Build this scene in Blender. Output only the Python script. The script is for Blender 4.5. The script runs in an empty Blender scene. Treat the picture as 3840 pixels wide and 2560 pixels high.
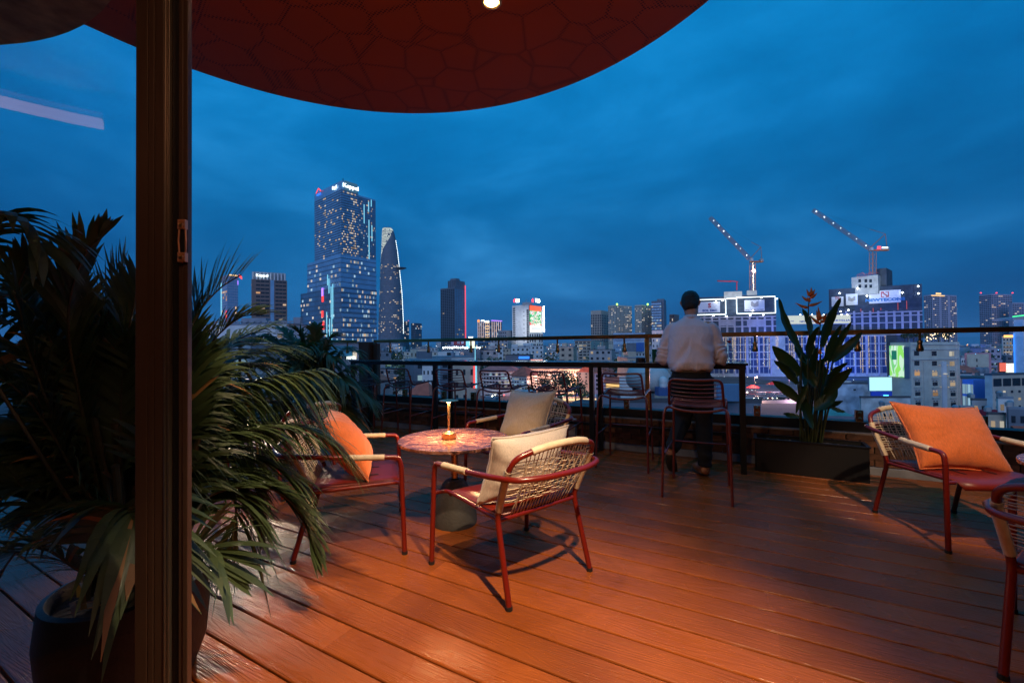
import bpy, bmesh, math, random
from mathutils import Vector, Matrix, noise as mnoise
random.seed(11)
D = bpy.data
S = bpy.context.scene
COL = S.collection
rad = math.radians

# ---------------------------------------------------------------- camera
EYE = 1.2
FPX, PW, PH = 1615.7, 3840.0, 2560.0
_cp, _sp = math.cos(rad(-0.76)), math.sin(rad(-0.76))
_cr, _sr = math.cos(rad(-0.5265)), math.sin(rad(-0.5265))
RC = (Matrix(((_cr, -_sr, 0), (_sr, _cr, 0), (0, 0, 1)))
      @ Matrix(((1, 0, 0), (0, _cp, -_sp), (0, _sp, _cp)))
      @ Matrix(((1, 0, 0), (0, 0, -1), (0, 1, 0))))
cam_d = D.cameras.new('camera')
cam = D.objects.new('camera', cam_d)
COL.objects.link(cam)
cam_d.sensor_width = 36.0
cam_d.lens = FPX / PW * 36.0
cam_d.clip_start, cam_d.clip_end = 0.05, 30000
cam.matrix_world = Matrix((
    (RC[0][0], -RC[1][0], -RC[2][0], 0),
    (RC[0][1], -RC[1][1], -RC[2][1], 0),
    (RC[0][2], -RC[1][2], -RC[2][2], EYE),
    (0, 0, 0, 1)))
S.camera = cam

# ---------------------------------------------------------------- dusk sky
wd = D.worlds.new("World")
S.world = wd
wd.use_nodes = True
wn, wl = wd.node_tree.nodes, wd.node_tree.links
wn.clear()
def wnode(t, **kw):
    n = wn.new(t)
    for k, v in kw.items():
        setattr(n, k, v)
    return n
w_out = wnode('ShaderNodeOutputWorld')
w_bg = wnode('ShaderNodeBackground')
w_tc = wnode('ShaderNodeTexCoord')
w_sep = wnode('ShaderNodeSeparateXYZ')
wl.new(w_tc.outputs['Generated'], w_sep.inputs[0])
w_ramp = wnode('ShaderNodeValToRGB')
cr = w_ramp.color_ramp
cr.elements[0].position, cr.elements[0].color = 0.0, (0.006, 0.080, 0.245, 1)
cr.elements[1].position, cr.elements[1].color = 1.0, (0.004, 0.25, 0.60, 1)
for p_, c_ in ((0.09, (0.003, 0.088, 0.270, 1)), (0.25, (0.001, 0.112, 0.325, 1)), (0.42, (0.001, 0.162, 0.450, 1)), (0.62, (0.002, 0.215, 0.560, 1))):
    e_ = cr.elements.new(p_); e_.color = c_
wl.new(w_sep.outputs['Z'], w_ramp.inputs[0])
w_map = wnode('ShaderNodeMapping')
w_map.inputs['Scale'].default_value = (1.0, 1.0, 2.6)
w_map.inputs['Rotation'].default_value = (0.15, 0.35, 0.4)
wl.new(w_tc.outputs['Generated'], w_map.inputs[0])
w_n1 = wnode('ShaderNodeTexNoise')
w_n1.inputs['Scale'].default_value = 1.9
w_n1.inputs['Detail'].default_value = 6
w_n1.inputs['Roughness'].default_value = 0.55
w_n1.inputs['Distortion'].default_value = 0.35
wl.new(w_map.outputs[0], w_n1.inputs['Vector'])
w_mr = wnode('ShaderNodeMapRange')
w_mr.inputs['From Min'].default_value = 0.30
w_mr.inputs['From Max'].default_value = 0.75
w_mr.inputs['To Min'].default_value = 0.0
w_mr.inputs['To Max'].default_value = 1.0
wl.new(w_n1.outputs['Fac'], w_mr.inputs['Value'])
w_cl = wnode('ShaderNodeValToRGB')
w_cl.color_ramp.elements[0].color = (0.74, 0.70, 0.73, 1)
w_cl.color_ramp.elements[1].color = (1.4, 1.42, 1.34, 1)
wl.new(w_mr.outputs[0], w_cl.inputs[0])
w_mul = wnode('ShaderNodeMix', data_type='RGBA', blend_type='MULTIPLY')
w_mul.inputs['Factor'].default_value = 1.0
wl.new(w_ramp.outputs[0], w_mul.inputs['A'])
wl.new(w_cl.outputs[0], w_mul.inputs['B'])
w_add = wnode('ShaderNodeMix', data_type='RGBA', blend_type='ADD')
w_pow = wnode('ShaderNodeMath', operation='POWER')
w_pow.inputs[1].default_value = 3.0
wl.new(w_mr.outputs[0], w_pow.inputs[0])
w_fm = wnode('ShaderNodeMath', operation='MULTIPLY')
w_fm.inputs[1].default_value = 1.25
wl.new(w_pow.outputs[0], w_fm.inputs[0])
wl.new(w_fm.outputs[0], w_add.inputs['Factor'])
wl.new(w_mul.outputs['Result'], w_add.inputs['A'])
w_add.inputs['B'].default_value = (0.020, 0.062, 0.10, 1)
wl.new(w_add.outputs['Result'], w_bg.inputs['Color'])
w_bg.inputs['Strength'].default_value = 1.14
wl.new(w_bg.outputs[0], w_out.inputs['Surface'])

# ---------------------------------------------------------------- afterglow and terrace lamps
def lamp(name, kind, loc, energy, color, aim=None, **kw):
    l = D.lights.new(name, kind)
    l.energy, l.color = energy, color
    for k, v in kw.items():
        setattr(l, k, v)
    o = D.objects.new(name, l)
    COL.objects.link(o)
    o.location = loc
    if aim is not None:
        o.rotation_euler = (Vector(aim) - Vector(loc)).to_track_quat('-Z', 'Y').to_euler()
    return o
lamp('afterglow_sun', 'SUN', (0, -10, 20), 1.15, (0.62, 0.66, 1.0), aim=(2.5, 0, 15.5), angle=rad(50))
WARM = (1.0, 0.70, 0.43)
SPOTS = [  # position, aim, watts, cone, blend
    ((0.62, 0.55, 3.0), (0.04, 1.55, 0), 740, 55, 0.9),
    ((-0.09, 2.22, 2.98), (0.3, 3.2, 0), 52, 125, 0.9),
    ((2.05, 1.0, 3.0), (2.9, 2.9, 0.5), 310, 28, 0.7),
    ((-0.35, 1.25, 3.0), (-1.05, 2.65, 0.5), 260, 42, 0.8),
]
for i_, (p_, a_, w_, c_, b_) in enumerate(SPOTS):
    lamp('canopy_spot', 'SPOT', p_, w_, WARM, aim=a_, spot_size=rad(c_), spot_blend=b_, shadow_soft_size=0.035)

lamp('bar_room_fill', 'AREA', (0.6, -0.9, 2.86), 17, (1.0, 0.56, 0.30), aim=(0.7, 1.6, 0.9), shape='RECTANGLE', size=1.6, size_y=0.5)  # added fill, stands in for warm light spilling out of the bar
lamp('garden_spot_light', 'SPOT', (-2.95, 4.67, 1.29), 150, (1.0, 0.78, 0.55), aim=(-1.1, 1.9, 0), spot_size=rad(50), spot_blend=.5, shadow_soft_size=.04)
S.render.engine = 'CYCLES'
S.cycles.use_denoising = True
S.cycles.max_bounces = 6
S.cycles.diffuse_bounces = 3
S.cycles.glossy_bounces = 3
S.cycles.transmission_bounces = 4
S.cycles.transparent_max_bounces = 12
S.cycles.sample_clamp_indirect = 4.0
S.cycles.caustics_reflective = False
S.cycles.caustics_refractive = False
S.view_settings.view_transform = 'Standard'
S.view_settings.look = 'None'
S.view_settings.exposure = 0.0
S.view_settings.gamma = 1.0

# ---------------------------------------------------------------- helpers
def ray(px, py):
    return RC.transposed() @ Vector(((px - PW / 2) / FPX, (py - PH / 2) / FPX, 1.0))
def at(px, py, Y):
    """the point that the photograph shows at a pixel, Y metres ahead"""
    d = ray(px, py)
    t = Y / d.y
    return Vector((d.x * t, Y, EYE + d.z * t))
def on(px, py, z=0.0):
    d = ray(px, py)
    t = (z - EYE) / d.z
    return Vector((d.x * t, d.y * t, z))
AR = rad(27.0)
UV_, NV_ = Vector((math.cos(AR), -math.sin(AR), 0)), Vector((math.sin(AR), math.cos(AR), 0))
def un(u, n, z=0.0):
    return UV_ * u + NV_ * n + Vector((0, 0, z))
def atn(px, py, n):
    d = ray(px, py)
    t = n / (d.x * NV_.x + d.y * NV_.y)
    return Vector((d.x * t, d.y * t, EYE + d.z * t))

class MB:
    def __init__(self):
        self.v, self.f, self.m = [], [], []
    def add(self, vs, fs, mi=0):
        o = len(self.v)
        self.v += [tuple(p) for p in vs]
        self.f += [tuple(i + o for i in f) for f in fs]
        self.m += [mi] * len(fs)
        return self
    def box(self, c, s, rz=0.0, mi=0, rot=None):
        hx, hy, hz = s[0] / 2, s[1] / 2, s[2] / 2
        vs = [Vector((x, y, z)) for z in (-hz, hz) for x, y in ((-hx, -hy), (hx, -hy), (hx, hy), (-hx, hy))]
        M = rot if rot is not None else Matrix.Rotation(rz, 3, 'Z')
        vs = [M @ p + Vector(c) for p in vs]
        return self.add(vs, [(3, 2, 1, 0), (4, 5, 6, 7), (0, 1, 5, 4), (1, 2, 6, 5), (2, 3, 7, 6), (3, 0, 4, 7)], mi)
    def hexa(self, a, b, c, d, h, mi=0):
        """prism on the quad abcd, raised by vector h"""
        q = [Vector(p) for p in (a, b, c, d)]
        return self.add(q + [p + Vector(h) for p in q], [(3, 2, 1, 0), (4, 5, 6, 7), (0, 1, 5, 4), (1, 2, 6, 5), (2, 3, 7, 6), (3, 0, 4, 7)], mi)
    def quad(self, a, b, c, d, mi=0):
        return self.add([a, b, c, d], [(0, 1, 2, 3)], mi)
    def prism(self, poly, z0, z1, mi=0):
        n = len(poly)
        vs = [(p[0], p[1], z0) for p in poly] + [(p[0], p[1], z1) for p in poly]
        fs = [tuple(reversed(range(n))), tuple(range(n, 2 * n))] + [(i, (i + 1) % n, n + (i + 1) % n, n + i) for i in range(n)]
        return self.add(vs, fs, mi)
    def lathe(self, prof, n=24, c=(0, 0, 0), mi=0, M=None):
        vs, fs = [], []
        for r, z in prof:
            for i in range(n):
                a = 2 * math.pi * i / n
                p = Vector((r * math.cos(a), r * math.sin(a), z))
                vs.append((M @ p if M is not None else p) + Vector(c))
        k = len(prof)
        for j in range(k - 1):
            for i in range(n):
                fs.append((j * n + i, j * n + (i + 1) % n, (j + 1) * n + (i + 1) % n, (j + 1) * n + i))
        fs.append(tuple(reversed(range(n))))
        fs.append(tuple(range((k - 1) * n, k * n)))
        return self.add(vs, fs, mi)
    def tube(self, pts, r, n=8, closed=False, mi=0, flat=1.0):
        pts = [Vector(p) for p in pts]
        k = len(pts)
        rs = r if isinstance(r, (list, tuple)) else [r] * k
        tang = []
        for i in range(k):
            a = pts[(i - 1) % k] if (closed or i > 0) else pts[i]
            b = pts[(i + 1) % k] if (closed or i < k - 1) else pts[i]
            t = b - a
            tang.append(t.normalized() if t.length > 1e-9 else Vector((0, 0, 1)))
        ref = Vector((0, 0, 1)) if abs(tang[0].z) < 0.9 else Vector((1, 0, 0))
        nx = (ref - tang[0] * ref.dot(tang[0])).normalized()
        vs, fs = [], []
        for i in range(k):
            nx = nx - tang[i] * nx.dot(tang[i])
            nx = nx.normalized() if nx.length > 1e-6 else tang[i].orthogonal().normalized()
            ny = tang[i].cross(nx)
            for j in range(n):
                a = 2 * math.pi * j / n
                vs.append(pts[i] + nx * (math.cos(a) * rs[i] * flat) + ny * (math.sin(a) * rs[i]))
        for i in range(k if closed else k - 1):
            i2 = (i + 1) % k
            for j in range(n):
                fs.append((i * n + j, i * n + (j + 1) % n, i2 * n + (j + 1) % n, i2 * n + j))
        if not closed:
            fs.append(tuple(reversed(range(n))))
            fs.append(tuple(range((k - 1) * n, k * n)))
        return self.add(vs, fs, mi)
    def mesh(self, name, mats, smooth=False, sharp=None):
        me = D.meshes.new(name)
        me.from_pydata(self.v, [], self.f)
        for m in (mats if isinstance(mats, (list, tuple)) else [mats]):
            me.materials.append(m)
        if len(me.materials) > 1:
            me.polygons.foreach_set('material_index', self.m)
        if smooth:
            me.polygons.foreach_set('use_smooth', [True] * len(me.polygons))
            if sharp is not None:
                me.set_sharp_from_angle(angle=rad(sharp))
        me.update()
        return me
    def build(self, name, mats, parent=None, world=False, smooth=False, sharp=None, bevel=0.0, kind=None, label=None):
        """world=True: vertices are in world space, the object is made local to its parent (an unscaled, z-turned root)"""
        if world and parent is not None:
            M = Matrix.Rotation(-parent.rotation_euler.z, 3, 'Z')
            p0 = parent.location
            self.v = [tuple(M @ (Vector(p) - p0)) for p in self.v]
        o = D.objects.new(name, self.mesh(name, mats, smooth, sharp))
        COL.objects.link(o)
        if parent is not None:
            o.parent = parent
        if bevel:
            b = o.modifiers.new('bevel', 'BEVEL')
            b.width, b.segments, b.limit_method = bevel, 2, 'ANGLE'
        if kind:
            o['kind'] = kind
        if label:
            o['label'] = label
        return o

def tag(o, label, cat, group=None):
    o['label'], o['category'] = label, cat
    if group:
        o['group'] = group
    return o
def thing(name, label, cat, loc=(0, 0, 0), rz=0.0, group=None):
    o = D.objects.new(name, None)
    COL.objects.link(o)
    o.location = loc
    o.rotation_euler = (0, 0, rz)
    o.empty_display_size = 0.1
    return tag(o, label, cat, group)
def inst(name, me, parent=None, loc=(0, 0, 0), rot=(0, 0, 0), scale=None, kind=None):
    o = D.objects.new(name, me)
    COL.objects.link(o)
    o.location, o.rotation_euler = loc, rot
    if scale is not None:
        o.scale = scale
    if parent is not None:
        o.parent = parent
    if kind:
        o['kind'] = kind
    return o
def dup(root, loc, rz, label=None, group=None):
    def cp(o, par):
        c = o.copy()
        COL.objects.link(c)
        if par is not None:
            c.parent = par
        for ch in o.children:
            cp(ch, c)
        return c
    r = cp(root, None)
    r.location, r.rotation_euler = loc, (0, 0, rz)
    if label: r['label'] = label
    if group: r['group'] = group
    return r
def structure(o):
    o['kind'] = 'structure'
    return o
def fillet(pts, r, n=6):
    """round the inner corners of a polyline"""
    pts = [Vector(p) for p in pts]
    out = [pts[0]]
    for i in range(1, len(pts) - 1):
        a, b, c = pts[i - 1], pts[i], pts[i + 1]
        d1, d2 = (a - b), (c - b)
        rr = min(r, d1.length * 0.49, d2.length * 0.49)
        p, q = b + d1.normalized() * rr, b + d2.normalized() * rr
        for k in range(n + 1):
            t = k / n
            out.append(p * (1 - t) ** 2 + b * 2 * t * (1 - t) + q * t * t)
    out.append(pts[-1])
    return out
def spline(pts, n=8):
    pts = [Vector(p) for p in pts]
    P = [pts[0] * 2 - pts[1]] + pts + [pts[-1] * 2 - pts[-2]]
    out = []
    for i in range(1, len(P) - 2):
        for k in range(n):
            t = k / n
            a, b, c, d = P[i - 1], P[i], P[i + 1], P[i + 2]
            out.append(0.5 * ((2 * b) + (c - a) * t + (2 * a - 5 * b + 4 * c - d) * t * t + (3 * b - a - 3 * c + d) * t ** 3))
    out.append(pts[-1])
    return out
def resample(pts, step):
    pts = [Vector(p) for p in pts]
    L = [0.0]
    for a, b in zip(pts, pts[1:]):
        L.append(L[-1] + (b - a).length)
    n = max(2, int(L[-1] / step))
    out, j = [], 0
    for i in range(n + 1):
        s = L[-1] * i / n
        while j < len(L) - 2 and L[j + 1] < s:
            j += 1
        t = (s - L[j]) / max(1e-9, L[j + 1] - L[j])
        out.append(pts[j].lerp(pts[j + 1], min(1, max(0, t))))
    return out
def cut(pts, test):
    return [p for p in pts if test(p)]

# ---------------------------------------------------------------- materials
def new_mat(name):
    m = D.materials.new(name)
    m.use_nodes = True
    nt = m.node_tree
    return m, nt.nodes, nt.links, nt.nodes['Principled BSDF']
def mat(name, col, rough=0.5, metal=0.0, var=0.0, scale=8.0, bump=0.0, bscale=60.0, coat=0.0, spec=0.5, rand=0.0, gen=False):
    m, n, l, b = new_mat(name)
    b.inputs['Base Color'].default_value = (*col, 1)
    b.inputs['Roughness'].default_value = rough
    b.inputs['Metallic'].default_value = metal
    b.inputs['Specular IOR Level'].default_value = spec
    if coat:
        b.inputs['Coat Weight'].default_value = coat
        b.inputs['Coat Roughness'].default_value = 0.12
    if var or bump or rand:
        tc = n.new('ShaderNodeTexCoord')
    if var or rand:
        src = None
        if var:
            nz = n.new('ShaderNodeTexNoise')
            nz.inputs['Scale'].default_value = scale
            nz.inputs['Detail'].default_value = 4
            l.new(tc.outputs['Object'], nz.inputs['Vector'])
            mr = n.new('ShaderNodeMapRange')
            mr.inputs['From Min'].default_value, mr.inputs['From Max'].default_value = 0.3, 0.7
            mr.inputs['To Min'].default_value, mr.inputs['To Max'].default_value = 1 - var, 1 + var
            l.new(nz.outputs['Fac'], mr.inputs['Value'])
            src = mr.outputs[0]
        if rand:
            oi = n.new('ShaderNodeObjectInfo')
            m2 = n.new('ShaderNodeMapRange')
            m2.inputs['To Min'].default_value, m2.inputs['To Max'].default_value = 1 - rand, 1 + rand
            l.new(oi.outputs['Random'], m2.inputs['Value'])
            if src is None:
                src = m2.outputs[0]
            else:
                mm = n.new('ShaderNodeMath'); mm.operation = 'MULTIPLY'
                l.new(src, mm.inputs[0]); l.new(m2.outputs[0], mm.inputs[1])
                src = mm.outputs[0]
        vm = n.new('ShaderNodeVectorMath'); vm.operation = 'SCALE'
        vm.inputs[0].default_value = col
        l.new(src, vm.inputs['Scale'])
        l.new(vm.outputs[0], b.inputs['Base Color'])
    if bump:
        nb = n.new('ShaderNodeTexNoise')
        nb.inputs['Scale'].default_value = bscale
        nb.inputs['Detail'].default_value = 3
        l.new(tc.outputs['Object'], nb.inputs['Vector'])
        bp = n.new('ShaderNodeBump')
        bp.inputs['Strength'].default_value = bump
        bp.inputs['Distance'].default_value = 0.01
        l.new(nb.outputs['Fac'], bp.inputs['Height'])
        l.new(bp.outputs[0], b.inputs['Normal'])
    return m
def glow(name, col, strength, light=False, rand=0.0):
    m, n, l, b = new_mat(name)
    b.inputs['Base Color'].default_value = (0.02, 0.02, 0.02, 1)
    b.inputs['Roughness'].default_value = 0.4
    b.inputs['Emission Color'].default_value = (*col, 1)
    b.inputs['Emission Strength'].default_value = strength
    if rand:
        oi = n.new('ShaderNodeObjectInfo')
        m2 = n.new('ShaderNodeMapRange')
        m2.inputs['To Min'].default_value, m2.inputs['To Max'].default_value = strength * (1 - rand), strength * (1 + rand)
        l.new(oi.outputs['Random'], m2.inputs['Value'])
        l.new(m2.outputs[0], b.inputs['Emission Strength'])
    m.cycles.emission_sampling = 'AUTO' if light else 'NONE'
    return m
def clear_glass(name, tint=(1, 1, 1), refl=1.0, rough=0.0, ior=1.45, drops=False):
    m, n, l, b = new_mat(name)
    n.remove(b)
    out = n['Material Output']
    tr = n.new('ShaderNodeBsdfTransparent'); tr.inputs[0].default_value = (*tint, 1)
    gl = n.new('ShaderNodeBsdfGlossy'); gl.inputs['Roughness'].default_value = rough
    fr = n.new('ShaderNodeFresnel'); fr.inputs['IOR'].default_value = ior
    mu = n.new('ShaderNodeMath'); mu.operation = 'MULTIPLY'; mu.inputs[1].default_value = refl
    mx = n.new('ShaderNodeMixShader')
    geo = n.new('ShaderNodeNewGeometry')
    fb = n.new('ShaderNodeMath'); fb.operation = 'SUBTRACT'; fb.inputs[0].default_value = 1.0
    l.new(geo.outputs['Backfacing'], fb.inputs[1])
    m2 = n.new('ShaderNodeMath'); m2.operation = 'MULTIPLY'
    l.new(fr.outputs[0], mu.inputs[0]); l.new(mu.outputs[0], m2.inputs[0]); l.new(fb.outputs[0], m2.inputs[1])
    l.new(m2.outputs[0], mx.inputs[0])
    l.new(tr.outputs[0], mx.inputs[1]); l.new(gl.outputs[0], mx.inputs[2])
    l.new(mx.outputs[0], out.inputs['Surface'])
    return m
# ================================================================ TERRACE
def deck_material():
    m, n, l, b = new_mat('deck_wood')
    tc = n.new('ShaderNodeTexCoord')
    oi = n.new('ShaderNodeObjectInfo')
    off = n.new('ShaderNodeVectorMath'); off.operation = 'SCALE'
    off.inputs[0].default_value = (37.0, 13.0, 0.0)
    l.new(oi.outputs['Random'], off.inputs['Scale'])
    ad = n.new('ShaderNodeVectorMath'); ad.operation = 'ADD'
    l.new(tc.outputs['Object'], ad.inputs[0]); l.new(off.outputs[0], ad.inputs[1])
    def mapped(sc):
        mp = n.new('ShaderNodeMapping'); mp.inputs['Scale'].default_value = sc
        l.new(ad.outputs[0], mp.inputs[0]); return mp.outputs[0]
    def noise(vec, scale, detail, dist=0.0):
        z = n.new('ShaderNodeTexNoise'); z.inputs['Scale'].default_value = scale
        z.inputs['Detail'].default_value = detail; z.inputs['Distortion'].default_value = dist
        l.new(vec, z.inputs['Vector']); return z.outputs['Fac']
    def mth(op, a, v):
        q = n.new('ShaderNodeMath'); q.operation = op
        l.new(a, q.inputs[0])
        if isinstance(v, (int, float)): q.inputs[1].default_value = v
        else: l.new(v, q.inputs[1])
        return q.outputs[0]
    rings = mth('SINE', mth('MULTIPLY', noise(mapped((0.55, 5.0, 1)), 1.7, 2.0, 0.4), 130.0), 0.0)
    fine = noise(mapped((2.0, 90.0, 1)), 2.2, 5.0, 0.3)
    h = mth('ADD', mth('MULTIPLY', rings, 0.18), fine)
    bp = n.new('ShaderNodeBump'); bp.inputs['Strength'].default_value = 0.7; bp.inputs['Distance'].default_value = 0.004
    l.new(h, bp.inputs['Height']); l.new(bp.outputs[0], b.inputs['Normal'])
    blot = noise(ad.outputs[0], 3.0, 4.0)
    rp = n.new('ShaderNodeValToRGB')
    rp.color_ramp.elements[0].position, rp.color_ramp.elements[0].color = 0.3, (0.215, 0.052, 0.010, 1)
    rp.color_ramp.elements[1].position, rp.color_ramp.elements[1].color = 0.7, (0.330, 0.085, 0.015, 1)
    l.new(mth('ADD', mth('MULTIPLY', blot, 0.75), mth('MULTIPLY', fine, 0.25)), rp.inputs[0])
    hs = n.new('ShaderNodeHueSaturation')
    mr = n.new('ShaderNodeMapRange'); mr.inputs['To Min'].default_value, mr.inputs['To Max'].default_value = 0.82, 1.15
    l.new(oi.outputs['Random'], mr.inputs['Value']); l.new(mr.outputs[0], hs.inputs['Value'])
    l.new(rp.outputs[0], hs.inputs['Color']); l.new(hs.outputs[0], b.inputs['Base Color'])
    wet = noise(ad.outputs[0], 1.4, 3.0)
    r2 = n.new('ShaderNodeMapRange'); r2.inputs['From Min'].default_value, r2.inputs['From Max'].default_value = 0.35, 0.68
    r2.inputs['To Min'].default_value, r2.inputs['To Max'].default_value = 0.17, 0.42
    l.new(wet, r2.inputs['Value']); l.new(r2.outputs[0], b.inputs['Roughness'])
    b.inputs['Specular IOR Level'].default_value = 0.3
    return m
M_DECK = deck_material()
M_BLACK = mat('black_paint', (0.012, 0.012, 0.014), 0.45)
M_DARK = mat('dark_metal', (0.025, 0.026, 0.032), 0.4, 0.6)
M_BRONZE = mat('bronze', (0.36, 0.21, 0.10), 0.28, 1.0, var=0.25, scale=5)
M_BRASS = mat('brass', (0.72, 0.47, 0.2), 0.3, 1.0, var=0.12, scale=12)
M_PILLAR = mat('pillar_wood', (0.16, 0.055, 0.03), 0.5, var=0.3, scale=4)
M_STONE = mat('pale_stone', (0.25, 0.26, 0.30), 0.6, var=0.25, scale=6, bump=0.3)
M_LEDGE = mat('ledge_stone', (0.24, 0.19, 0.17), 0.55, var=0.2)
M_MORTAR = mat('mortar', (0.10, 0.085, 0.075), 0.9, bump=0.5)
M_BRICK = mat('brick', (0.13, 0.055, 0.03), 0.8, var=0.45, scale=14, bump=0.6, bscale=35, rand=0.4)
M_GLASS = clear_glass('balustrade_glass', (0.93, 0.975, 0.97), 0.55)
M_PANE = clear_glass('door_glass', (0.93, 0.93, 0.96), 1.1)

# ---- deck of separate planks
deck = structure(thing('deck_floor', 'wet red brown deck of long planks across the rooftop terrace', 'floor'))
del deck['category']
YW = rad(29.13)
PD, QD = Vector((math.cos(YW), -math.sin(YW), 0)), Vector((math.sin(YW), math.cos(YW), 0))
PITCH, PW_, PL = 0.1625, 0.1540, 2.416
deck.rotation_euler = (0, 0, -YW)
prof = [(-PW_ / 2, -0.022), (-PW_ / 2, -0.006), (-PW_ / 2 + 0.0022, -0.0018), (-PW_ / 2 + 0.007, 0), (PW_ / 2 - 0.007, 0), (PW_ / 2 - 0.0022, -0.0018), (PW_ / 2, -0.006), (PW_ / 2, -0.022)]
pm = MB()
k_ = len(prof)
pm.add([(-0.5, y, z) for y, z in prof] + [(0.5, y, z) for y, z in prof],
       [tuple(range(k_)), tuple(reversed(range(k_, 2 * k_)))] + [((i + 1) % k_, i, k_ + i, k_ + (i + 1) % k_) for i in range(k_)])
plank_meshes = {}
def plank(x0, x1, q):
    L = round(x1 - x0, 2)
    if L not in plank_meshes:
        c = MB(); c.v = [(x * L, y, z) for x, y, z in pm.v]; c.f = pm.f; c.m = pm.m
        plank_meshes[L] = c.mesh('plank', M_DECK)
    inst('plank', plank_meshes[L], deck, ((x0 + x1) / 2, q, 0))
for k in range(-14, 34):
    q = 1.629 + PITCH * (k + 0.5)
    j0 = 0.08 if k % 2 == 0 else 0.90
    # run of this row inside the parapets: n < 5.1 and u > -5.35
    def inside(p):
        w = PD * p + QD * q
        return w.dot(NV_) < 5.10 and w.dot(UV_) > -5.33 and w.y > -0.2
    cells = [j0 + 2.42 * i for i in range(-4, 4)]
    for a in cells:
        p0, p1 = a, a + PL
        ps = [p0 + (p1 - p0) * i / 48 for i in range(49)]
        ok = [p for p in ps if inside(p)]
        if len(ok) < 3:
            continue
        if ok[0] > 5.5 or ok[-1] < -7:
            continue
        plank(ok[0], ok[-1], q)
sb = MB()
c0, c1, c2, c3 = un(-5.3, -1.5), un(5, -1.5), un(5, 5.1), un(-5.3, 5.1)
sb.hexa(*[Vector((p.x, p.y, -0.20)) for p in (c0, c1, c2, c3)], (0, 0, 0.172))
sb.build('deck_subframe', M_BLACK, deck, world=True)

# ---- parapets: brick with stone base, pale ledge and black upstand
def parapet(label, A, B, inner):
    """A to B along the inner face; inner = unit vector from the wall toward the terrace"""
    A, B = Vector(A), Vector(B)
    d = (B - A); L = d.length; d.normalize()
    out = -Vector(inner)
    t = thing('parapet_wall', label, 'wall', (A.x, A.y, 0), math.atan2(d.y, d.x))
    s = 1 if Matrix.Rotation(math.pi / 2, 3, 'Z') @ d == out else (1 if (d.x * out.y - d.y * out.x) > 0 else -1)
    MB().box((L / 2, s * 0.10, 0.22), (L, 0.16, 0.27)).build('wall_core', M_MORTAR, t)
    MB().box((L / 2, s * 0.085, 0.035), (L, 0.20, 0.075)).build('stone_base', M_STONE, t, bevel=0.004)
    MB().box((L / 2, s * 0.08, 0.366), (L, 0.18, 0.018)).build('ledge', M_LEDGE, t, bevel=0.003)
    MB().box((L / 2, s * 0.115, 0.424), (L, 0.14, 0.094)).build('upstand', M_BLACK, t, bevel=0.003)
    bm_ = MB().box((0, 0, 0), (0.198, 0.03, 0.054)).mesh('brick', M_BRICK)
    for r in range(5):
        z = 0.088 + 0.0575 * r
        if z > 0.35: break
        x = 0.02 + (0.104 if r % 2 else 0)
        while x < L - 0.12:
            inst('brick', bm_, t, (x + 0.1, s * (0.008 + random.uniform(-0.003, 0.003)), z + 0.02), (0, random.uniform(-.01, .01), random.uniform(-.01, .01)))
            x += 0.2085
    return t
parapet('long low brick parapet with black upstand running under the glass balustrade', un(-5.12, 5.035), un(3.2, 5.035), -NV_)
parapet('short brick parapet on the left beyond the corner pillar and palms', un(-5.26, 1.6), un(-5.26, 4.98), UV_)

# ---- corner pillar
t = thing('corner_pillar', 'dark red brown timber pillar at the far left corner of the terrace', 'pillar', un(-5.18, 5.09), -AR)
MB().box((0, 0, 0.65), (0.21, 0.19, 1.30)).build('shaft', M_PILLAR, t, bevel=0.006)
MB().box((0, 0, 0.37), (0.235, 0.215, 0.02)).build('band', M_LEDGE, t, bevel=0.003)
MB().box((0.155, 0.03, 0.645), (0.09, 0.1, 1.28)).build('side_post', M_PILLAR, t, bevel=0.02)

# ---- glass balustrades
def balustrade(label, O, rz, u0, u1, joints, brackets, clamps, posts, railmat=M_BRONZE):
    t = thing('glass_balustrade', label, 'balustrade', O, rz)
    edges = [u0] + joints + [u1]
    for a, b in zip(edges, edges[1:]):
        g = MB().box(((a + b) / 2, 0, 0.862), (b - a - 0.012, 0.012, 0.78)).build('glass_pane', M_GLASS, t)
    MB().box(((u0 + u1) / 2, -0.02, 1.312), (u1 - u0, 0.055, 0.046)).build('handrail', railmat, t, bevel=0.004)
    br = MB()
    br.tube([(0, -0.024, 1.29), (0, -0.024, 1.20)], 0.011, 10)
    br.lathe([(0.014, 1.128), (0.024, 1.131), (0.028, 1.145), (0.026, 1.163), (0.019, 1.185), (0.018, 1.20), (0.022, 1.222), (0.019, 1.226)], 12, (0, 0, 0), M=Matrix.Translation((0, -0.024, 0)) @ Matrix.Diagonal((1, 0.62, 1, 1)))
    bme = br.mesh('rail_bracket', M_BRONZE, True, 40)
    for u in brackets:
        inst('rail_bracket', bme, t, (u, 0, 0))
    cl = MB().box((0, -0.016, 0.523), (0.058, 0.02, 0.105)).box((0, 0.016, 0.523), (0.058, 0.02, 0.105)).mesh('glass_clamp', M_BRONZE)
    bo = MB().lathe([(0.016, 0), (0.016, 0.006), (0.010, 0.012)], 12, M=Matrix.Rotation(rad(90), 3, 'X')).mesh('bolt', M_BRONZE)
    for u in clamps:
        c = inst('glass_clamp', cl, t, (u, 0, 0))
        for z in (0.498, 0.549):
            inst('bolt', bo, c, (0, -0.026, z))
    for u in posts:
        MB().box((u, 0.02, 0.88), (0.05, 0.02, 0.82)).build('post', M_BRASS, t, bevel=0.002)
    return t
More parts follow.
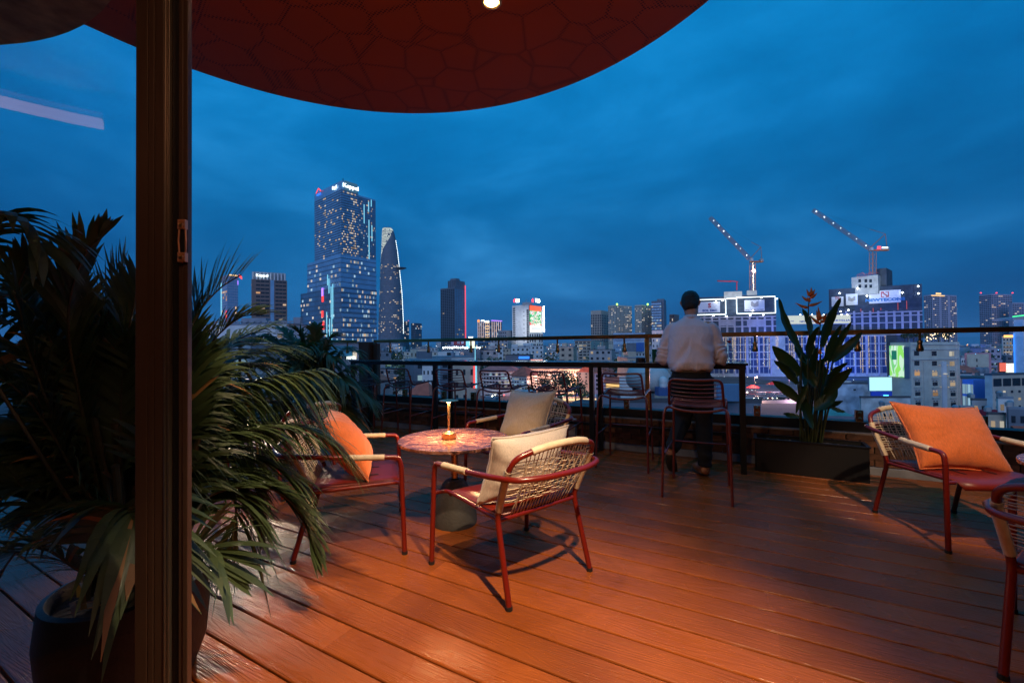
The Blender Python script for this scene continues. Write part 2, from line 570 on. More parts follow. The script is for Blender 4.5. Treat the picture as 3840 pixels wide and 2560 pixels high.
balustrade('long clear glass balustrade with bronze handrail facing the skyline', un(0, 5.12), -AR, -5.04, 3.2,
           [-2.545, -0.86, 1.75], [-4.72, -3.98, -3.24, -2.80, -1.955, -1.12, 0.214, 1.057, 1.502, 2.35],
           [-4.45, -3.72, -3.222, -2.55, -1.938, -1.105, 0.224, 1.062, 1.9], [-0.87])
balustrade('short clear glass balustrade at the left end behind the palms', un(-5.34, 0), rad(90) - AR, 1.6, 4.98,
           [3.3], [4.80, 3.9, 2.9], [4.6, 3.7, 2.8], [])

# ---- round perforated canopy
def canopy_material():
    m, n, l, b = new_mat('perforated_canopy')
    tc = n.new('ShaderNodeTexCoord')
    vo = n.new('ShaderNodeTexVoronoi'); vo.feature = 'DISTANCE_TO_EDGE'; vo.inputs['Scale'].default_value = 4.2
    vo.inputs['Randomness'].default_value = 0.9
    l.new(tc.outputs['Object'], vo.inputs['Vector'])
    ed = n.new('ShaderNodeMapRange'); ed.inputs['From Min'].default_value, ed.inputs['From Max'].default_value = 0.01, 0.075
    ed.inputs['To Min'].default_value, ed.inputs['To Max'].default_value = 0.38, 0.0
    l.new(vo.outputs['Distance'], ed.inputs['Value'])
    nz = n.new('ShaderNodeTexNoise'); nz.inputs['Scale'].default_value = 1.3
    l.new(tc.outputs['Object'], nz.inputs['Vector'])
    mp = n.new('ShaderNodeMapping'); mp.inputs['Rotation'].default_value = (0, 0, rad(45))
    l.new(tc.outputs['Object'], mp.inputs[0])
    gv = n.new('ShaderNodeTexVoronoi'); gv.feature = 'F1'; gv.inputs['Scale'].default_value = 62; gv.inputs['Randomness'].default_value = 0.0
    gv.voronoi_dimensions = '2D'
    l.new(mp.outputs[0], gv.inputs['Vector'])
    lt = n.new('ShaderNodeMath'); lt.operation = 'LESS_THAN'
    l.new(gv.outputs['Distance'], lt.inputs[0]); l.new(ed.outputs[0], lt.inputs[1])
    mx = n.new('ShaderNodeMix'); mx.data_type = 'RGBA'
    mx.inputs['A'].default_value = (0.44, 0.080, 0.008, 1); mx.inputs['B'].default_value = (0.09, 0.015, 0.004, 1)
    l.new(lt.outputs[0], mx.inputs['Factor'])
    l.new(mx.outputs['Result'], b.inputs['Base Color'])
    b.inputs['Roughness'].default_value = 0.42
    return m
M_CANOPY = canopy_material()
M_CANOPY_RIM = mat('canopy_rim', (0.34, 0.05, 0.02), 0.45)
HC = 1.8
t = thing('round_canopy', 'large round red perforated metal canopy overhead', 'canopy', (-0.381 * HC, 0.747 * HC, EYE + HC))
MB().lathe([(1.081 * HC - 0.004, 0.0), (1.081 * HC - 0.004, 0.012)], 128).build('perforated_panel', M_CANOPY, t)
MB().lathe([(1.081 * HC, 0.0125), (1.081 * HC, 0.05), (1.081 * HC - 0.02, 0.055)], 128).build('rim', M_CANOPY_RIM, t)
M_LED = glow('downlight_led', (1.0, 0.62, 0.3), 60)
for i_, (p_, a_, *_r) in enumerate(SPOTS):
    lab = ['round recessed downlight in the canopy above the front chair', 'round recessed downlight glowing at the top edge of the picture', 'round recessed downlight above the right hand chairs', 'round recessed downlight above the orange cushion beside the palm'][i_]
    d_ = thing('downlight', lab, 'downlight', (p_[0], p_[1], EYE + HC - 0.0005), 0, 'downlights in the canopy')
    inn = MB()
    k2 = 28
    ring = [(0.052, -0.003), (0.040, -0.010), (0.036, -0.003)]
    inn.lathe([(0.052, 0.0), (0.052, -0.004), (0.040, -0.010), (0.034, -0.002)], k2)
    inn.build('trim_ring', M_BRASS, d_, smooth=True, sharp=30)
    MB().lathe([(0.033, -0.0035), (0.033, -0.0015)], k2).build('lamp_disc', M_LED, d_)
    # the spot itself hangs just under its fitting
for o_ in [o for o in D.objects if o.name.startswith('canopy_spot')]:
    o_.location.z = EYE + HC - 0.03

# ---- indoor brass disc near the lens
def hammered():
    m, n, l, b = new_mat('hammered_brass')
    tc = n.new('ShaderNodeTexCoord')
    nz = n.new('ShaderNodeTexNoise'); nz.inputs['Scale'].default_value = 9; nz.inputs['Detail'].default_value = 5
    l.new(tc.outputs['Object'], nz.inputs['Vector'])
    rp = n.new('ShaderNodeValToRGB')
    rp.color_ramp.elements[0].position, rp.color_ramp.elements[0].color = 0.35, (0.26, 0.13, 0.045, 1)
    rp.color_ramp.elements[1].position, rp.color_ramp.elements[1].color = 0.7, (0.62, 0.36, 0.14, 1)
    l.new(nz.outputs['Fac'], rp.inputs[0]); l.new(rp.outputs[0], b.inputs['Base Color'])
    b.inputs['Metallic'].default_value = 0.35; b.inputs['Roughness'].default_value = 0.5
    bp = n.new('ShaderNodeBump'); bp.inputs['Strength'].default_value = 0.4; bp.inputs['Distance'].default_value = 0.02
    l.new(nz.outputs['Fac'], bp.inputs['Height']); l.new(bp.outputs[0], b.inputs['Normal'])
    return m
HB = 1.73
t = thing('brass_disc_pendant', 'hammered brass ceiling disc at the top left corner', 'pendant', (-1.719 * HB, 0.346 * HB, EYE + HB))
MB().lathe([(1.048 * HB, 0.0), (1.048 * HB, 0.012), (1.0, 0.05)], 96).build('disc', hammered(), t)
MB().tube([(0, 0, 0.05), (0, 0, 0.56)], 0.012).build('hanging_rod', M_BRASS, t)

# ---- sliding door frame with its glass leaf
M_JAMB = mat('brown_aluminium', (0.105, 0.060, 0.040), 0.38, 0.35, var=0.12, scale=3)
M_CHROME = mat('worn_chrome', (0.42, 0.34, 0.27), 0.3, 0.9)
t = thing('door_frame', 'dark brown aluminium sliding door frame standing close to the lens', 'door frame', (-0.875, 1.0, 0))
ZT = 2.86
def strip(name, x0, x1, y0, y1, m, z0=0.0, z1=ZT, bev=0.0015, par=t):
    return MB().box(((x0 + x1) / 2, (y0 + y1) / 2, (z0 + z1) / 2), (x1 - x0, y1 - y0, z1 - z0)).build(name, m, par, bevel=bev)
strip('jamb', 0.0, 0.0285, 0.0, 0.07, M_JAMB)
strip('jamb', 0.030, 0.0435, 0.0, 0.07, M_JAMB)
strip('jamb', 0.045, 0.0655, 0.0, 0.07, M_JAMB)
strip('groove_back', 0.028, 0.046, 0.006, 0.066, M_BLACK)
strip('edge_trim', 0.067, 0.072, -0.002, 0.06, M_CHROME)
strip('edge_trim', 0.0735, 0.080, -0.001, 0.05, M_CHROME)
strip('channel', 0.080, 0.101, 0.008, 0.014, M_BLACK)
strip('stop_strip', 0.101, 0.111, 0.0, 0.012, M_JAMB)
strip('stop_strip', 0.112, 0.1235, -0.002, 0.012, M_JAMB)
M_COPPER = mat('copper_plate', (0.72, 0.33, 0.18), 0.4, 0.55, var=0.2, scale=25)
kp = thing('lock_keeper', 'small worn copper lock keeper screwed to the door frame', 'lock plate', (-0.875 + 0.1165, 0.992, 1.452))
kb = MB()
kb.box((0, 0, 0.038), (0.018, 0.010, 0.022)).box((0, 0, -0.038), (0.018, 0.010, 0.022))
kb.tube([(-0.0072, -0.001, 0.028), (-0.0082, -0.002, 0.0), (-0.0072, -0.001, -0.028)], 0.0022, 6)
kb.tube([(0.0075, -0.001, 0.028), (0.0105, -0.004, 0.0), (0.0078, -0.001, -0.028)], 0.0024, 6)
kb.build('plate', M_COPPER, kp, bevel=0.001)
MB().box((0, 0.003, 0), (0.012, 0.004, 0.056)).build('slot', M_BLACK, kp)
sc_ = MB().lathe([(0.0058, 0), (0.0052, 0.002), (0.002, 0.003)], 16, M=Matrix.Rotation(rad(90), 3, 'X')).box((0, -0.0031, 0), (0.007, 0.0006, 0.0012)).box((0, -0.0031, 0), (0.0012, 0.0006, 0.007)).mesh('screw', M_BRASS)
for z in (0.036, -0.038):
    inst('screw', sc_, kp, (0, -0.0052, z))
gl_ = thing('door_leaf', 'large clear glass leaf of the sliding door in front of the potted palm', 'glass door', (-0.875, 1.02, 0))
MB().box((-0.755, 0, 1.43), (1.506, 0.010, 2.82)).build('glass_pane', M_PANE, gl_)
MB().box((-0.755, 0, 0.012), (1.506, 0.03, 0.022)).build('bottom_rail', M_JAMB, gl_)
# ---- indoor cove of light that the glass mirrors
M_WALL_IN = mat('indoor_plaster', (0.30, 0.17, 0.11), 0.7, var=0.1)
M_COVE = glow('cove_led', (1.0, 0.46, 0.28), 3.0, light=False)
t = thing('indoor_cove', 'curved indoor ceiling fascia with a thin warm strip of light behind the lens', 'ceiling cove', (-1.6, 1.0, 0))
cv, cl2 = MB(), MB()
arc = [(2.22 * math.cos(rad(a)), 2.22 * math.sin(rad(a)), 0) for a in range(196, 239, 2)]
for a, b in zip(arc, arc[1:]):
    cv.hexa((a[0], a[1], 2.82), (b[0], b[1], 2.82), (b[0] * 1.05, b[1] * 1.05, 2.82), (a[0] * 1.05, a[1] * 1.05, 2.82), (0, 0, 0.09))
    cl2.hexa((a[0] * .995, a[1] * .995, 2.72), (b[0] * .995, b[1] * .995, 2.72), (b[0] * 1.02, b[1] * 1.02, 2.72), (a[0] * 1.02, a[1] * 1.02, 2.72), (0, 0, 0.055))
cv.build('fascia', M_WALL_IN, t)
cl2.build('light_strip', M_COVE, t)
# ================================================================ FURNITURE
M_RED = mat('red_paint', (0.15, 0.009, 0.0045), 0.3, 0.0, coat=0.15)
M_RED_SEAT = mat('red_seat_paint', (0.17, 0.013, 0.006), 0.4)
M_STOOL = mat('maroon_paint', (0.13, 0.016, 0.014), 0.32, coat=0.4)
M_CORD = mat('beige_cord', (0.62, 0.50, 0.36), 0.6, var=0.12, scale=30)
M_FOOT = mat('rubber_foot', (0.01, 0.01, 0.01), 0.6)
def fabric(name, col):
    m, n, l, b = new_mat(name)
    tc = n.new('ShaderNodeTexCoord')
    mp = n.new('ShaderNodeMapping'); mp.inputs['Scale'].default_value = (1, 1, 0.25)
    l.new(tc.outputs['Object'], mp.inputs[0])
    nz = n.new('ShaderNodeTexNoise'); nz.inputs['Scale'].default_value = 190; nz.inputs['Detail'].default_value = 3
    l.new(mp.outputs[0], nz.inputs['Vector'])
    mr = n.new('ShaderNodeMapRange'); mr.inputs['From Min'].default_value, mr.inputs['From Max'].default_value = 0.3, 0.7
    mr.inputs['To Min'].default_value, mr.inputs['To Max'].default_value = 0.82, 1.12
    l.new(nz.outputs['Fac'], mr.inputs['Value'])
    vm = n.new('ShaderNodeVectorMath'); vm.operation = 'SCALE'; vm.inputs[0].default_value = col
    l.new(mr.outputs[0], vm.inputs['Scale']); l.new(vm.outputs[0], b.inputs['Base Color'])
    b.inputs['Roughness'].default_value = 0.85
    b.inputs['Sheen Weight'].default_value = 0.25
    n2 = n.new('ShaderNodeTexNoise'); n2.inputs['Scale'].default_value = 7; n2.inputs['Detail'].default_value = 2
    l.new(tc.outputs['Object'], n2.inputs['Vector'])
    ad = n.new('ShaderNodeMath'); ad.operation = 'MULTIPLY_ADD'; ad.inputs[1].default_value = 0.06
    l.new(nz.outputs['Fac'], ad.inputs[0]); l.new(n2.outputs['Fac'], ad.inputs[2])
    bp = n.new('ShaderNodeBump'); bp.inputs['Strength'].default_value = 0.5; bp.inputs['Distance'].default_value = 0.02
    l.new(ad.outputs[0], bp.inputs['Height']); l.new(bp.outputs[0], b.inputs['Normal'])
    return m
M_ORANGE = fabric('orange_fabric', (0.66, 0.150, 0.028))
M_ORANGE_PIPE = fabric('orange_piping', (0.62, 0.15, 0.04))
M_CREAM = fabric('cream_fabric', (0.60, 0.53, 0.46))
M_GREY = fabric('grey_beige_fabric', (0.42, 0.37, 0.30))

def ribbed(mb, pts, r=0.0188, step=0.0042):
    q = resample(pts, step / 2)
    mb.tube(q, [r if i % 2 else r - 0.0021 for i in range(len(q))], 10)
    return mb
def make_lounge_chair():
    t = thing('lounge_chair', '', 'armchair')
    R = 0.0142
    for s in (-1, 1):
        l_ = MB().tube([(s * .347, .30, .016), (s * .337, .283, .502)], R, 12).build('leg', M_RED, t, smooth=True, sharp=50)
        MB().lathe([(0.0165, 0.0), (0.0165, 0.018)], 12, (s * .347, .30, 0)).build('foot_cap', M_FOOT, l_)
        l_ = MB().tube(fillet([(s * .274, -.305, .016), (s * .262, -.205, .385), (s * .268, -.235, .46)], 0.07), R, 12).build('leg', M_RED, t, smooth=True, sharp=50)
        MB().lathe([(0.0165, 0.0), (0.0165, 0.018)], 12, (s * .274, -.305, 0)).build('foot_cap', M_FOOT, l_)
        MB().tube(fillet([(s * .340, .287, .395), (s * .262, .275, .395), (s * .255, .10, .388), (s * .258, -.20, .378)], 0.05), 0.0115, 10).build('seat_rail', M_RED, t, smooth=True, sharp=50)
    MB().tube([(-.262, -.207, .372), (.262, -.207, .372)], 0.0125, 10).build('cross_bar', M_RED, t, smooth=True, sharp=50)
    arm = fillet([(-.337, .283, .502), (-.335, .272, .562), (-.322, .0, .575), (-.315, -.24, .596)], 0.06)[:-1]
    back = spline([(-.315, -.24, .596), (-.270, -.365, .602), (-.14, -.425, .606), (0, -.438, .607), (.14, -.425, .606), (.270, -.365, .602), (.315, -.24, .596)], 6)
    armr = [Vector((-p.x, p.y, p.z)) for p in reversed(arm)]
    MB().tube(arm + back + armr, R, 12).build('arm_rail', M_RED, t, smooth=True, sharp=50)
    half = fillet([(-.268, -.235, .46), (-.282, -.30, .60), (-.272, -.345, .690), (-.13, -.385, .733), (0, -.392, .738)], 0.085, 8)
    hoop = half + [Vector((-p.x, p.y, p.z)) for p in reversed(half[:-1])]
    MB().tube(hoop, R, 12).build('back_hoop', M_RED, t, smooth=True, sharp=50)
    hp = resample(hoop, 0.006)
    for s in (-1, 1):
        w = [p for p in hp if p.x * s > 0.1 and p.z < 0.635]
        ribbed(MB(), [Vector((s * .264, -.222, .425))] + (w if s < 0 else list(reversed(w)))).build('cord_wrap', M_CORD, t, smooth=True)
        a_ = [Vector((p.x, p.y, p.z)) for p in resample(arm, 0.005) if -0.03 < p.y < 0.19 and p.z > 0.555]
        if s > 0: a_ = [Vector((-p.x, p.y, p.z)) for p in a_]
        ribbed(MB(), a_).build('cord_wrap', M_CORD, t, smooth=True)
    ribbed(MB(), [p for p in hp if abs(p.x) < 0.185 and p.z > 0.66]).build('cord_wrap', M_CORD, t, smooth=True)
    web = MB()
    def hz(x):
        c = min((p for p in hp if p.z > 0.60), key=lambda p: abs(p.x - x)); return c
    nv = 19
    for i in range(nv):
        x = -0.205 + 0.41 * i / (nv - 1)
        top = hz(x); bot = Vector((x * 0.93, -0.212, 0.384))
        sl = random.uniform(-0.012, 0.012)
        pts = []
        for k in range(9):
            f = k / 8
            p = top.lerp(bot, f)
            wv = 0.0045 * (1 if (k + i) % 2 else -1) if 2 <= k <= 6 else 0
            pts.append(p + Vector((sl * math.sin(f * math.pi), wv - 0.012 * math.sin(f * math.pi), 0)))
        web.tube(pts, 0.0026, 5)
    sd = {s: sorted([p for p in hp if p.x * s > 0.15 and p.z < 0.69], key=lambda p: p.z) for s in (-1, 1)}
    for j in range(15):
        z = 0.455 + 0.0155 * j
        a = min(sd[-1], key=lambda p: abs(p.z - z)); b = min(sd[1], key=lambda p: abs(p.z - z))
        pts = []
        for k in range(11):
            f = k / 10
            wv = 0.004 * (1 if (k + j) % 2 else -1) if 1 <= k <= 9 else 0
            pts.append(a.lerp(b, f) + Vector((0, wv - 0.03 * math.sin(f * math.pi), random.uniform(-.003, .003))))
        web.tube(pts, 0.0024, 5)
    web.build('cord_webbing', M_CORD, t, smooth=True, kind='stuff')
    # bent metal seat sheet with a rolled front lip
    st = MB()
    ys = [(-.215, .398), (-.10, .402), (.05, .404), (.18, .405), (.225, .403), (.262, .394), (.285, .376), (.292, .352)]
    for k, (y, z) in enumerate(ys):
        w = 0.252 - (0.02 if k == len(ys) - 1 else 0)
        st.v += [(-w, y, z), (-w * .5, y, z - .002), (0, y, z - .003), (w * .5, y, z - .002), (w, y, z)]
    for k in range(len(ys) - 1):
        for c in range(4):
            st.f.append((k * 5 + c, k * 5 + c + 1, k * 5 + c + 6, k * 5 + c + 5)); st.m.append(0)
    so = st.build('seat', M_RED_SEAT, t, smooth=True)
    sd_ = so.modifiers.new('thickness', 'SOLIDIFY'); sd_.thickness = 0.005
    for x in (-0.09, 0.09):
        MB().box((x, 0.10, 0.4065), (0.010, 0.10, 0.002)).build('slot', M_FOOT, so)
    return t
def heading(f):
    return math.atan2(-f[0], f[1])
CHAIRS = [
    ((0.0, 2.394), (-.62, .78), 'red lounge chair nearest the middle, woven beige back turned to the lens'),
    ((-1.022, 2.783), (.961, .276), 'red lounge chair facing right, half covered by the palm fronds'),
    ((0.045, 3.594), (-.747, -.664), 'red lounge chair behind the round table holding a grey beige cushion'),
    ((2.84, 2.772), (-.025, -1.0), 'red lounge chair against the parapet on the right holding an orange cushion'),
    ((2.148, 1.483), (.85, .527), 'red lounge chair cut off by the right edge of the picture'),
    ((-1.98, 3.80), (-.9, .43), 'red lounge chair mostly hidden behind the palm on the left'),
]
proto = make_lounge_chair()
chairs = []
for i, (p, f, lab) in enumerate(CHAIRS):
    if i == 0:
        c = proto; c.location = (p[0], p[1], 0); c.rotation_euler = (0, 0, heading(f)); c['label'] = lab; c['group'] = 'red lounge chairs with woven backs'
    else:
        c = dup(proto, (p[0], p[1], 0), heading(f), lab, 'red lounge chairs with woven backs')
    chairs.append(c)

def make_cushion(label, w, h, th, m_face, m_pipe, chair_i, loc, lean, roll=0.0, yaw=0.0, seed=0):
    """square scatter cushion; local x along the chair width, z up the back, leaning by 'lean' degrees"""
    n = 26
    mb = MB()
    def edge(u, v):
        x = u * (1 - 0.085 * (1 - v * v) - 0.02 * (1 - abs(v)))
        z = v * (1 - 0.085 * (1 - u * u) - 0.02 * (1 - abs(u)))
        return x * w / 2, z * h / 2
    def P(u, v, s):
        x, z = edge(u, v)
        d = (1 - abs(u) ** 3.2) ** 0.6 * (1 - abs(v) ** 3.2) ** 0.6
        wob = mnoise.noise(Vector((u * 1.7 + seed * 9, v * 1.7, s * 3.1))) * 0.012 * d
        rad_w = 0.004 * math.sin(14 * math.atan2(v, u) + seed) * (max(abs(u), abs(v)) ** 3) * (1 - max(abs(u), abs(v)))* 6
        return Vector((x, s * (d * th / 2) + wob + rad_w, z))
    idx = {}
    for s in (-1, 1):
        for i in range(n + 1):
            for j in range(n + 1):
                bd = i in (0, n) or j in (0, n)
                key = (0 if bd else s, i, j)
                if key in idx: continue
                idx[key] = len(mb.v)
                mb.v.append(tuple(P(-1 + 2 * i / n, -1 + 2 * j / n, s)))
    def ix(s, i, j):
        return idx[(0 if (i in (0, n) or j in (0, n)) else s, i, j)]
    for s in (-1, 1):
        for i in range(n):
            for j in range(n):
                q = (ix(s, i, j), ix(s, i + 1, j), ix(s, i + 1, j + 1), ix(s, i, j + 1))
                mb.f.append(q if s < 0 else tuple(reversed(q))); mb.m.append(0)
    o = mb.build('cushion', m_face, None, smooth=True)
    tag(o, label, 'cushion')
    per = [edge(-1 + 2 * i / 20, -1) for i in range(20)] + [edge(1, -1 + 2 * i / 20) for i in range(20)] + [edge(1 - 2 * i / 20, 1) for i in range(20)] + [edge(-1, 1 - 2 * i / 20) for i in range(20)]
    MB().tube([(x, 0, z) for x, z in per], 0.0052, 8, closed=True).build('piping', m_pipe, o, smooth=True)
    ch = chairs[chair_i]
    Mx = (Matrix.Translation(ch.location) @ Matrix.Rotation(ch.rotation_euler.z, 4, 'Z') @ Matrix.Translation(loc)
          @ Matrix.Rotation(rad(yaw), 4, 'Z') @ Matrix.Rotation(rad(lean), 4, 'X') @ Matrix.Rotation(rad(roll), 4, 'Y'))
    o.matrix_world = Mx
    o.location, o.rotation_euler = Mx.to_translation(), Mx.to_euler()
    return o
make_cushion('cream linen cushion standing on the front chair', .52, .39, .18, M_CREAM, M_CREAM, 0, (-0.02, -.12, .585), 22, 0, 0, 1)
make_cushion('orange cushion slumped on the chair beside the palm', .50, .46, .20, M_ORANGE, M_ORANGE_PIPE, 1, (0.0, -.04, .595), 36, 0, 0, 2)
make_cushion('grey beige cushion on the chair behind the round table', .54, .46, .18, M_GREY, M_GREY, 2, (0.0, -.09, .615), 24, 3, 0, 3)
make_cushion('large orange cushion leaning on the chair at the right', .56, .47, .19, M_ORANGE, M_ORANGE_PIPE, 3, (-0.02, -.06, .585), 34, -5, 0, 4)

# ---- round tables
def marble():
    m, n, l, b = new_mat('red_marble')
    tc = n.new('ShaderNodeTexCoord')
    nz = n.new('ShaderNodeTexNoise'); nz.inputs['Scale'].default_value = 15; nz.inputs['Detail'].default_value = 9; nz.inputs['Distortion'].default_value = 1.4
    mp = n.new('ShaderNodeMapping'); mp.inputs['Scale'].default_value = (0.8, 2.2, 1); mp.inputs['Rotation'].default_value = (0, 0, 0.5)
    l.new(tc.outputs['Object'], mp.inputs[0]); l.new(mp.outputs[0], nz.inputs['Vector'])
    rp = n.new('ShaderNodeValToRGB')
    e = rp.color_ramp.elements
    e[0].position, e[0].color = 0.36, (0.030, 0.012, 0.012, 1)
    e[1].position, e[1].color = 0.50, (0.18, 0.070, 0.048, 1)
    for p, c in ((0.57, (0.26, 0.11, 0.075, 1)), (0.64, (0.32, 0.17, 0.13, 1)), (0.69, (0.50, 0.36, 0.29, 1)), (0.8, (0.6, 0.48, 0.40, 1))):
        x = e.new(p); x.color = c
    l.new(nz.outputs['Fac'], rp.inputs[0]); l.new(rp.outputs[0], b.inputs['Base Color'])
    b.inputs['Roughness'].default_value = 0.16
    return m
M_MARBLE = marble()
M_CONCRETE = mat('grey_concrete', (0.055, 0.053, 0.05), 0.75, var=0.2, scale=9, bump=0.3)
M_COLUMN = mat('copper_column', (0.48, 0.28, 0.16), 0.25, 1.0)
def round_table(label, x, y):
    t = thing('round_table', label, 'table', (x, y, 0), 0, 'round marble lounge tables')
    MB().lathe([(0.372, .553), (0.378, .556), (0.38, .568), (0.378, .575)], 72).build('tabletop', M_MARBLE, t, smooth=True, sharp=35)
    MB().lathe([(0.024, .29), (0.024, .552)], 24).build('column', M_COLUMN, t, smooth=True, sharp=35)
    MB().lathe([(0.15, 0.0), (0.152, 0.02), (0.150, .06), (0.138, .14), (0.115, .21), (0.085, .265), (0.06, .29), (0.04, .298)], 40).build('base', M_CONCRETE, t, smooth=True, sharp=60)
    MB().lathe([(0.034, .292), (0.034, .302), (0.026, .306)], 24).build('collar', M_DARK, t)
    return t
TBL = Vector((-0.405, 2.985, 0))
round_table('round red marble table with a small lit lamp on it', TBL.x, TBL.y)
round_table('round red marble table just entering at the right edge', 3.0, 2.08)

# ---- table lamp
lp = on(1690, 1650, .575)
t = thing('table_lamp', 'small brass cordless lamp glowing on the round marble table', 'lamp', (-0.44, 2.975, 0.575))
MB().lathe([(0.047, 0.0), (0.049, 0.003), (0.049, 0.040), (0.046, 0.043), (0.02, 0.047), (0.009, 0.055)], 40).build('base', M_BRASS, t, smooth=True, sharp=35)
MB().lathe([(0.0075, 0.05), (0.0072, 0.13), (0.0085, 0.135), (0.0082, 0.18), (0.0125, 0.25)], 24).build('stem', mat('lit_brass', (0.85, 0.62, 0.33), 0.25, 1.0), t, smooth=True, sharp=35)
MB().lathe([(0.0115, 0.2505), (0.0115, 0.2515)], 20).build('light_disc', glow('lamp_led', (1.0, 0.66, 0.30), 60), t)
MB().lathe([(0.058, 0.258), (0.066, 0.259), (0.066, 0.2625), (0.03, 0.268)], 48).build('shade', M_BRASS, t, smooth=True, sharp=35)
lamp('table_lamp_light', 'AREA', (-0.44, 2.975, 0.575 + 0.2525), 15.0, (1.0, 0.56, 0.24), aim=(-0.44, 2.975, 0), shape='DISK', size=0.11)

# ---- bar counter along the balustrade
M_COUNTER = mat('black_counter', (0.02, 0.02, 0.024), 0.18, coat=0.3)
t = thing('bar_counter', 'long narrow black bar counter in front of the glass balustrade', 'counter', un(0, 4.74), -AR)
MB().box((-2.43, 0, 1.019), (5.13, 0.40, 0.022)).build('counter_top', M_COUNTER, t, bevel=0.003)
MB().box((-2.43, -0.17, 0.990), (5.09, 0.04, 0.034)).box((-2.43, 0.17, 0.990), (5.09, 0.04, 0.034)).build('apron', M_DARK, t)
for u in (-4.95, -3.46, -1.36, 0.085):
    MB().box((u, -0.17, 0.4865), (0.05, 0.05, 0.973)).build('leg', M_DARK, t, bevel=0.002)
    MB().box((u, 0.17, 0.4865), (0.05, 0.05, 0.973)).build('leg', M_DARK, t, bevel=0.002)
MB().box((-2.43, 0.15, 0.30), (5.02, 0.03, 0.03)).build('foot_rail', M_DARK, t)

def make_stool():
    t = thing('bar_stool', '', 'bar stool')
    R = 0.0105
    for s in (-1, 1):
        MB().tube(fillet([(s * .25, -.27, .0), (s * .236, -.215, .655), (s * .222, -.19, .700), (s * .198, -.165, .703)], 0.045), R, 10).build('leg', M_STOOL, t, smooth=True, sharp=50)
        MB().tube(fillet([(s * .225, .275, .0), (s * .213, .245, .690), (s * .21, .228, .742), (s * .208, .15, .742)], 0.04), R, 10).build('leg', M_STOOL, t, smooth=True, sharp=50)
        MB().tube([(s * .241, -.245, .325), (s * .224, .262, .345)], 0.007, 8).build('side_rail', M_STOOL, t, smooth=True)
    MB().tube([(-.222, .262, .345), (.222, .262, .345)], 0.007, 8).build('foot_rest', M_STOOL, t, smooth=True)
    h = fillet([(-.208, .15, .742), (-.203, -.125, .716), (-.200, -.165, .745), (-.190, -.232, .935), (0, -.240, .927)], 0.05, 6)
    loop = h + [Vector((-p.x, p.y, p.z)) for p in reversed(h[:-1])]
    MB().tube(loop, R, 10).build('seat_loop', M_STOOL, t, smooth=True, sharp=50)
    MB().tube(spline([(-.198, -.165, .703), (-.11, -.178, .683), (0, -.183, .676), (.11, -.178, .683), (.198, -.165, .703)], 5), R, 10).build('rear_bar', M_STOOL, t, smooth=True)
    for k in range(11):
        f = k / 10
        y = .20 - .31 * f
        z = .741 - .026 * max(0, (.15 - y) / .275) if y < .15 else .741
        sag = 0.012 + 0.022 * math.sin(math.pi * min(1, f * 1.1))
        MB().tube(spline([(-.205, y, z), (-.1, y, z - sag * .8), (0, y, z - sag), (.1, y, z - sag * .8), (.205, y, z)], 4), 0.0038, 6).build('wire', M_STOOL, t, smooth=True)
    for k in range(5):
        f = (k + 0.9) / 5.9
        y, z, x = -.165 - .067 * f, .745 + .19 * f, .199 - .009 * f
        MB().tube(spline([(-x, y, z), (-x * .5, y - .016, z - .008), (0, y - .022, z - .011), (x * .5, y - .016, z - .008), (x, y, z)], 4), 0.0038, 6).build('wire', M_STOOL, t, smooth=True)
    return t
ST = [(-4.60, 4.61, 2, 'maroon wire bar stool in the far left corner before the pillar'),
      (-3.93, 4.60, -2, 'maroon wire bar stool second from the corner pillar'),
      (-3.10, 4.58, 2, 'maroon wire bar stool third from the corner pillar, directly beyond the lamp'),
      (-2.44, 4.56, -3, 'maroon wire bar stool fourth from the corner pillar'),
      (-1.77, 4.52, -2, 'maroon wire bar stool just beyond the grey cushion'),
      (-0.975, 4.47, 2, 'maroon wire bar stool beside the standing man, to his left'),
      (-0.26, 3.88, 0, 'maroon wire bar stool pulled out behind the standing man')]
sp = make_stool()
for i, (u, n_, a_, lab) in enumerate(ST):
    w = un(u, n_)
    if i == 0:
        sp.location = w; sp.rotation_euler = (0, 0, -AR + rad(a_)); sp['label'] = lab; sp['group'] = 'maroon wire bar stools along the counter'
    else:
        dup(sp, w, -AR + rad(a_), lab, 'maroon wire bar stools along the counter')

# ---- things on the counter
CT = 1.030
w = atn(2403, 1352, 4.70)
t = thing('ash_tray', 'round dark ashtray on the bar counter beside the man', 'ashtray', (w.x, w.y, CT))
MB().lathe([(0.050, 0), (0.052, 0.004), (0.052, 0.045), (0.047, 0.045), (0.045, 0.010)], 32).build('bowl', mat('smoked_glass', (0.03, 0.02, 0.018), 0.12, coat=0.5), t, smooth=True, sharp=40)
w = atn(2456, 1352, 4.70)
t = thing('drink_can', 'tall dark green drinking glass on the bar counter left of the man', 'drinking glass', (w.x, w.y, CT))
MB().lathe([(0.024, 0), (0.027, 0.002), (0.031, 0.135), (0.029, 0.135), (0.0285, 0.125)], 28).build('body', mat('green_glass', (0.01, 0.075, 0.035), 0.15, coat=0.5), t, smooth=True, sharp=40)
nap = MB()
nap.add([(-0.018, -0.0325, 0.004), (0.014, -0.0325, 0.004), (0.017, -0.0345, 0.072), (-0.004, -0.0345, 0.050)], [(0, 1, 2, 3)])
nap.build('paper_label', mat('white_paper', (0.7, 0.68, 0.66), 0.7), t)
w = atn(2735, 1356, 4.72)
t = thing('water_bottle', 'clear plastic water bottle with red cap right of the man', 'bottle', (w.x, w.y, CT))
M_PET = clear_glass('clear_plastic', (0.82, 0.92, 0.97), 2.2, 0.03, 1.5)
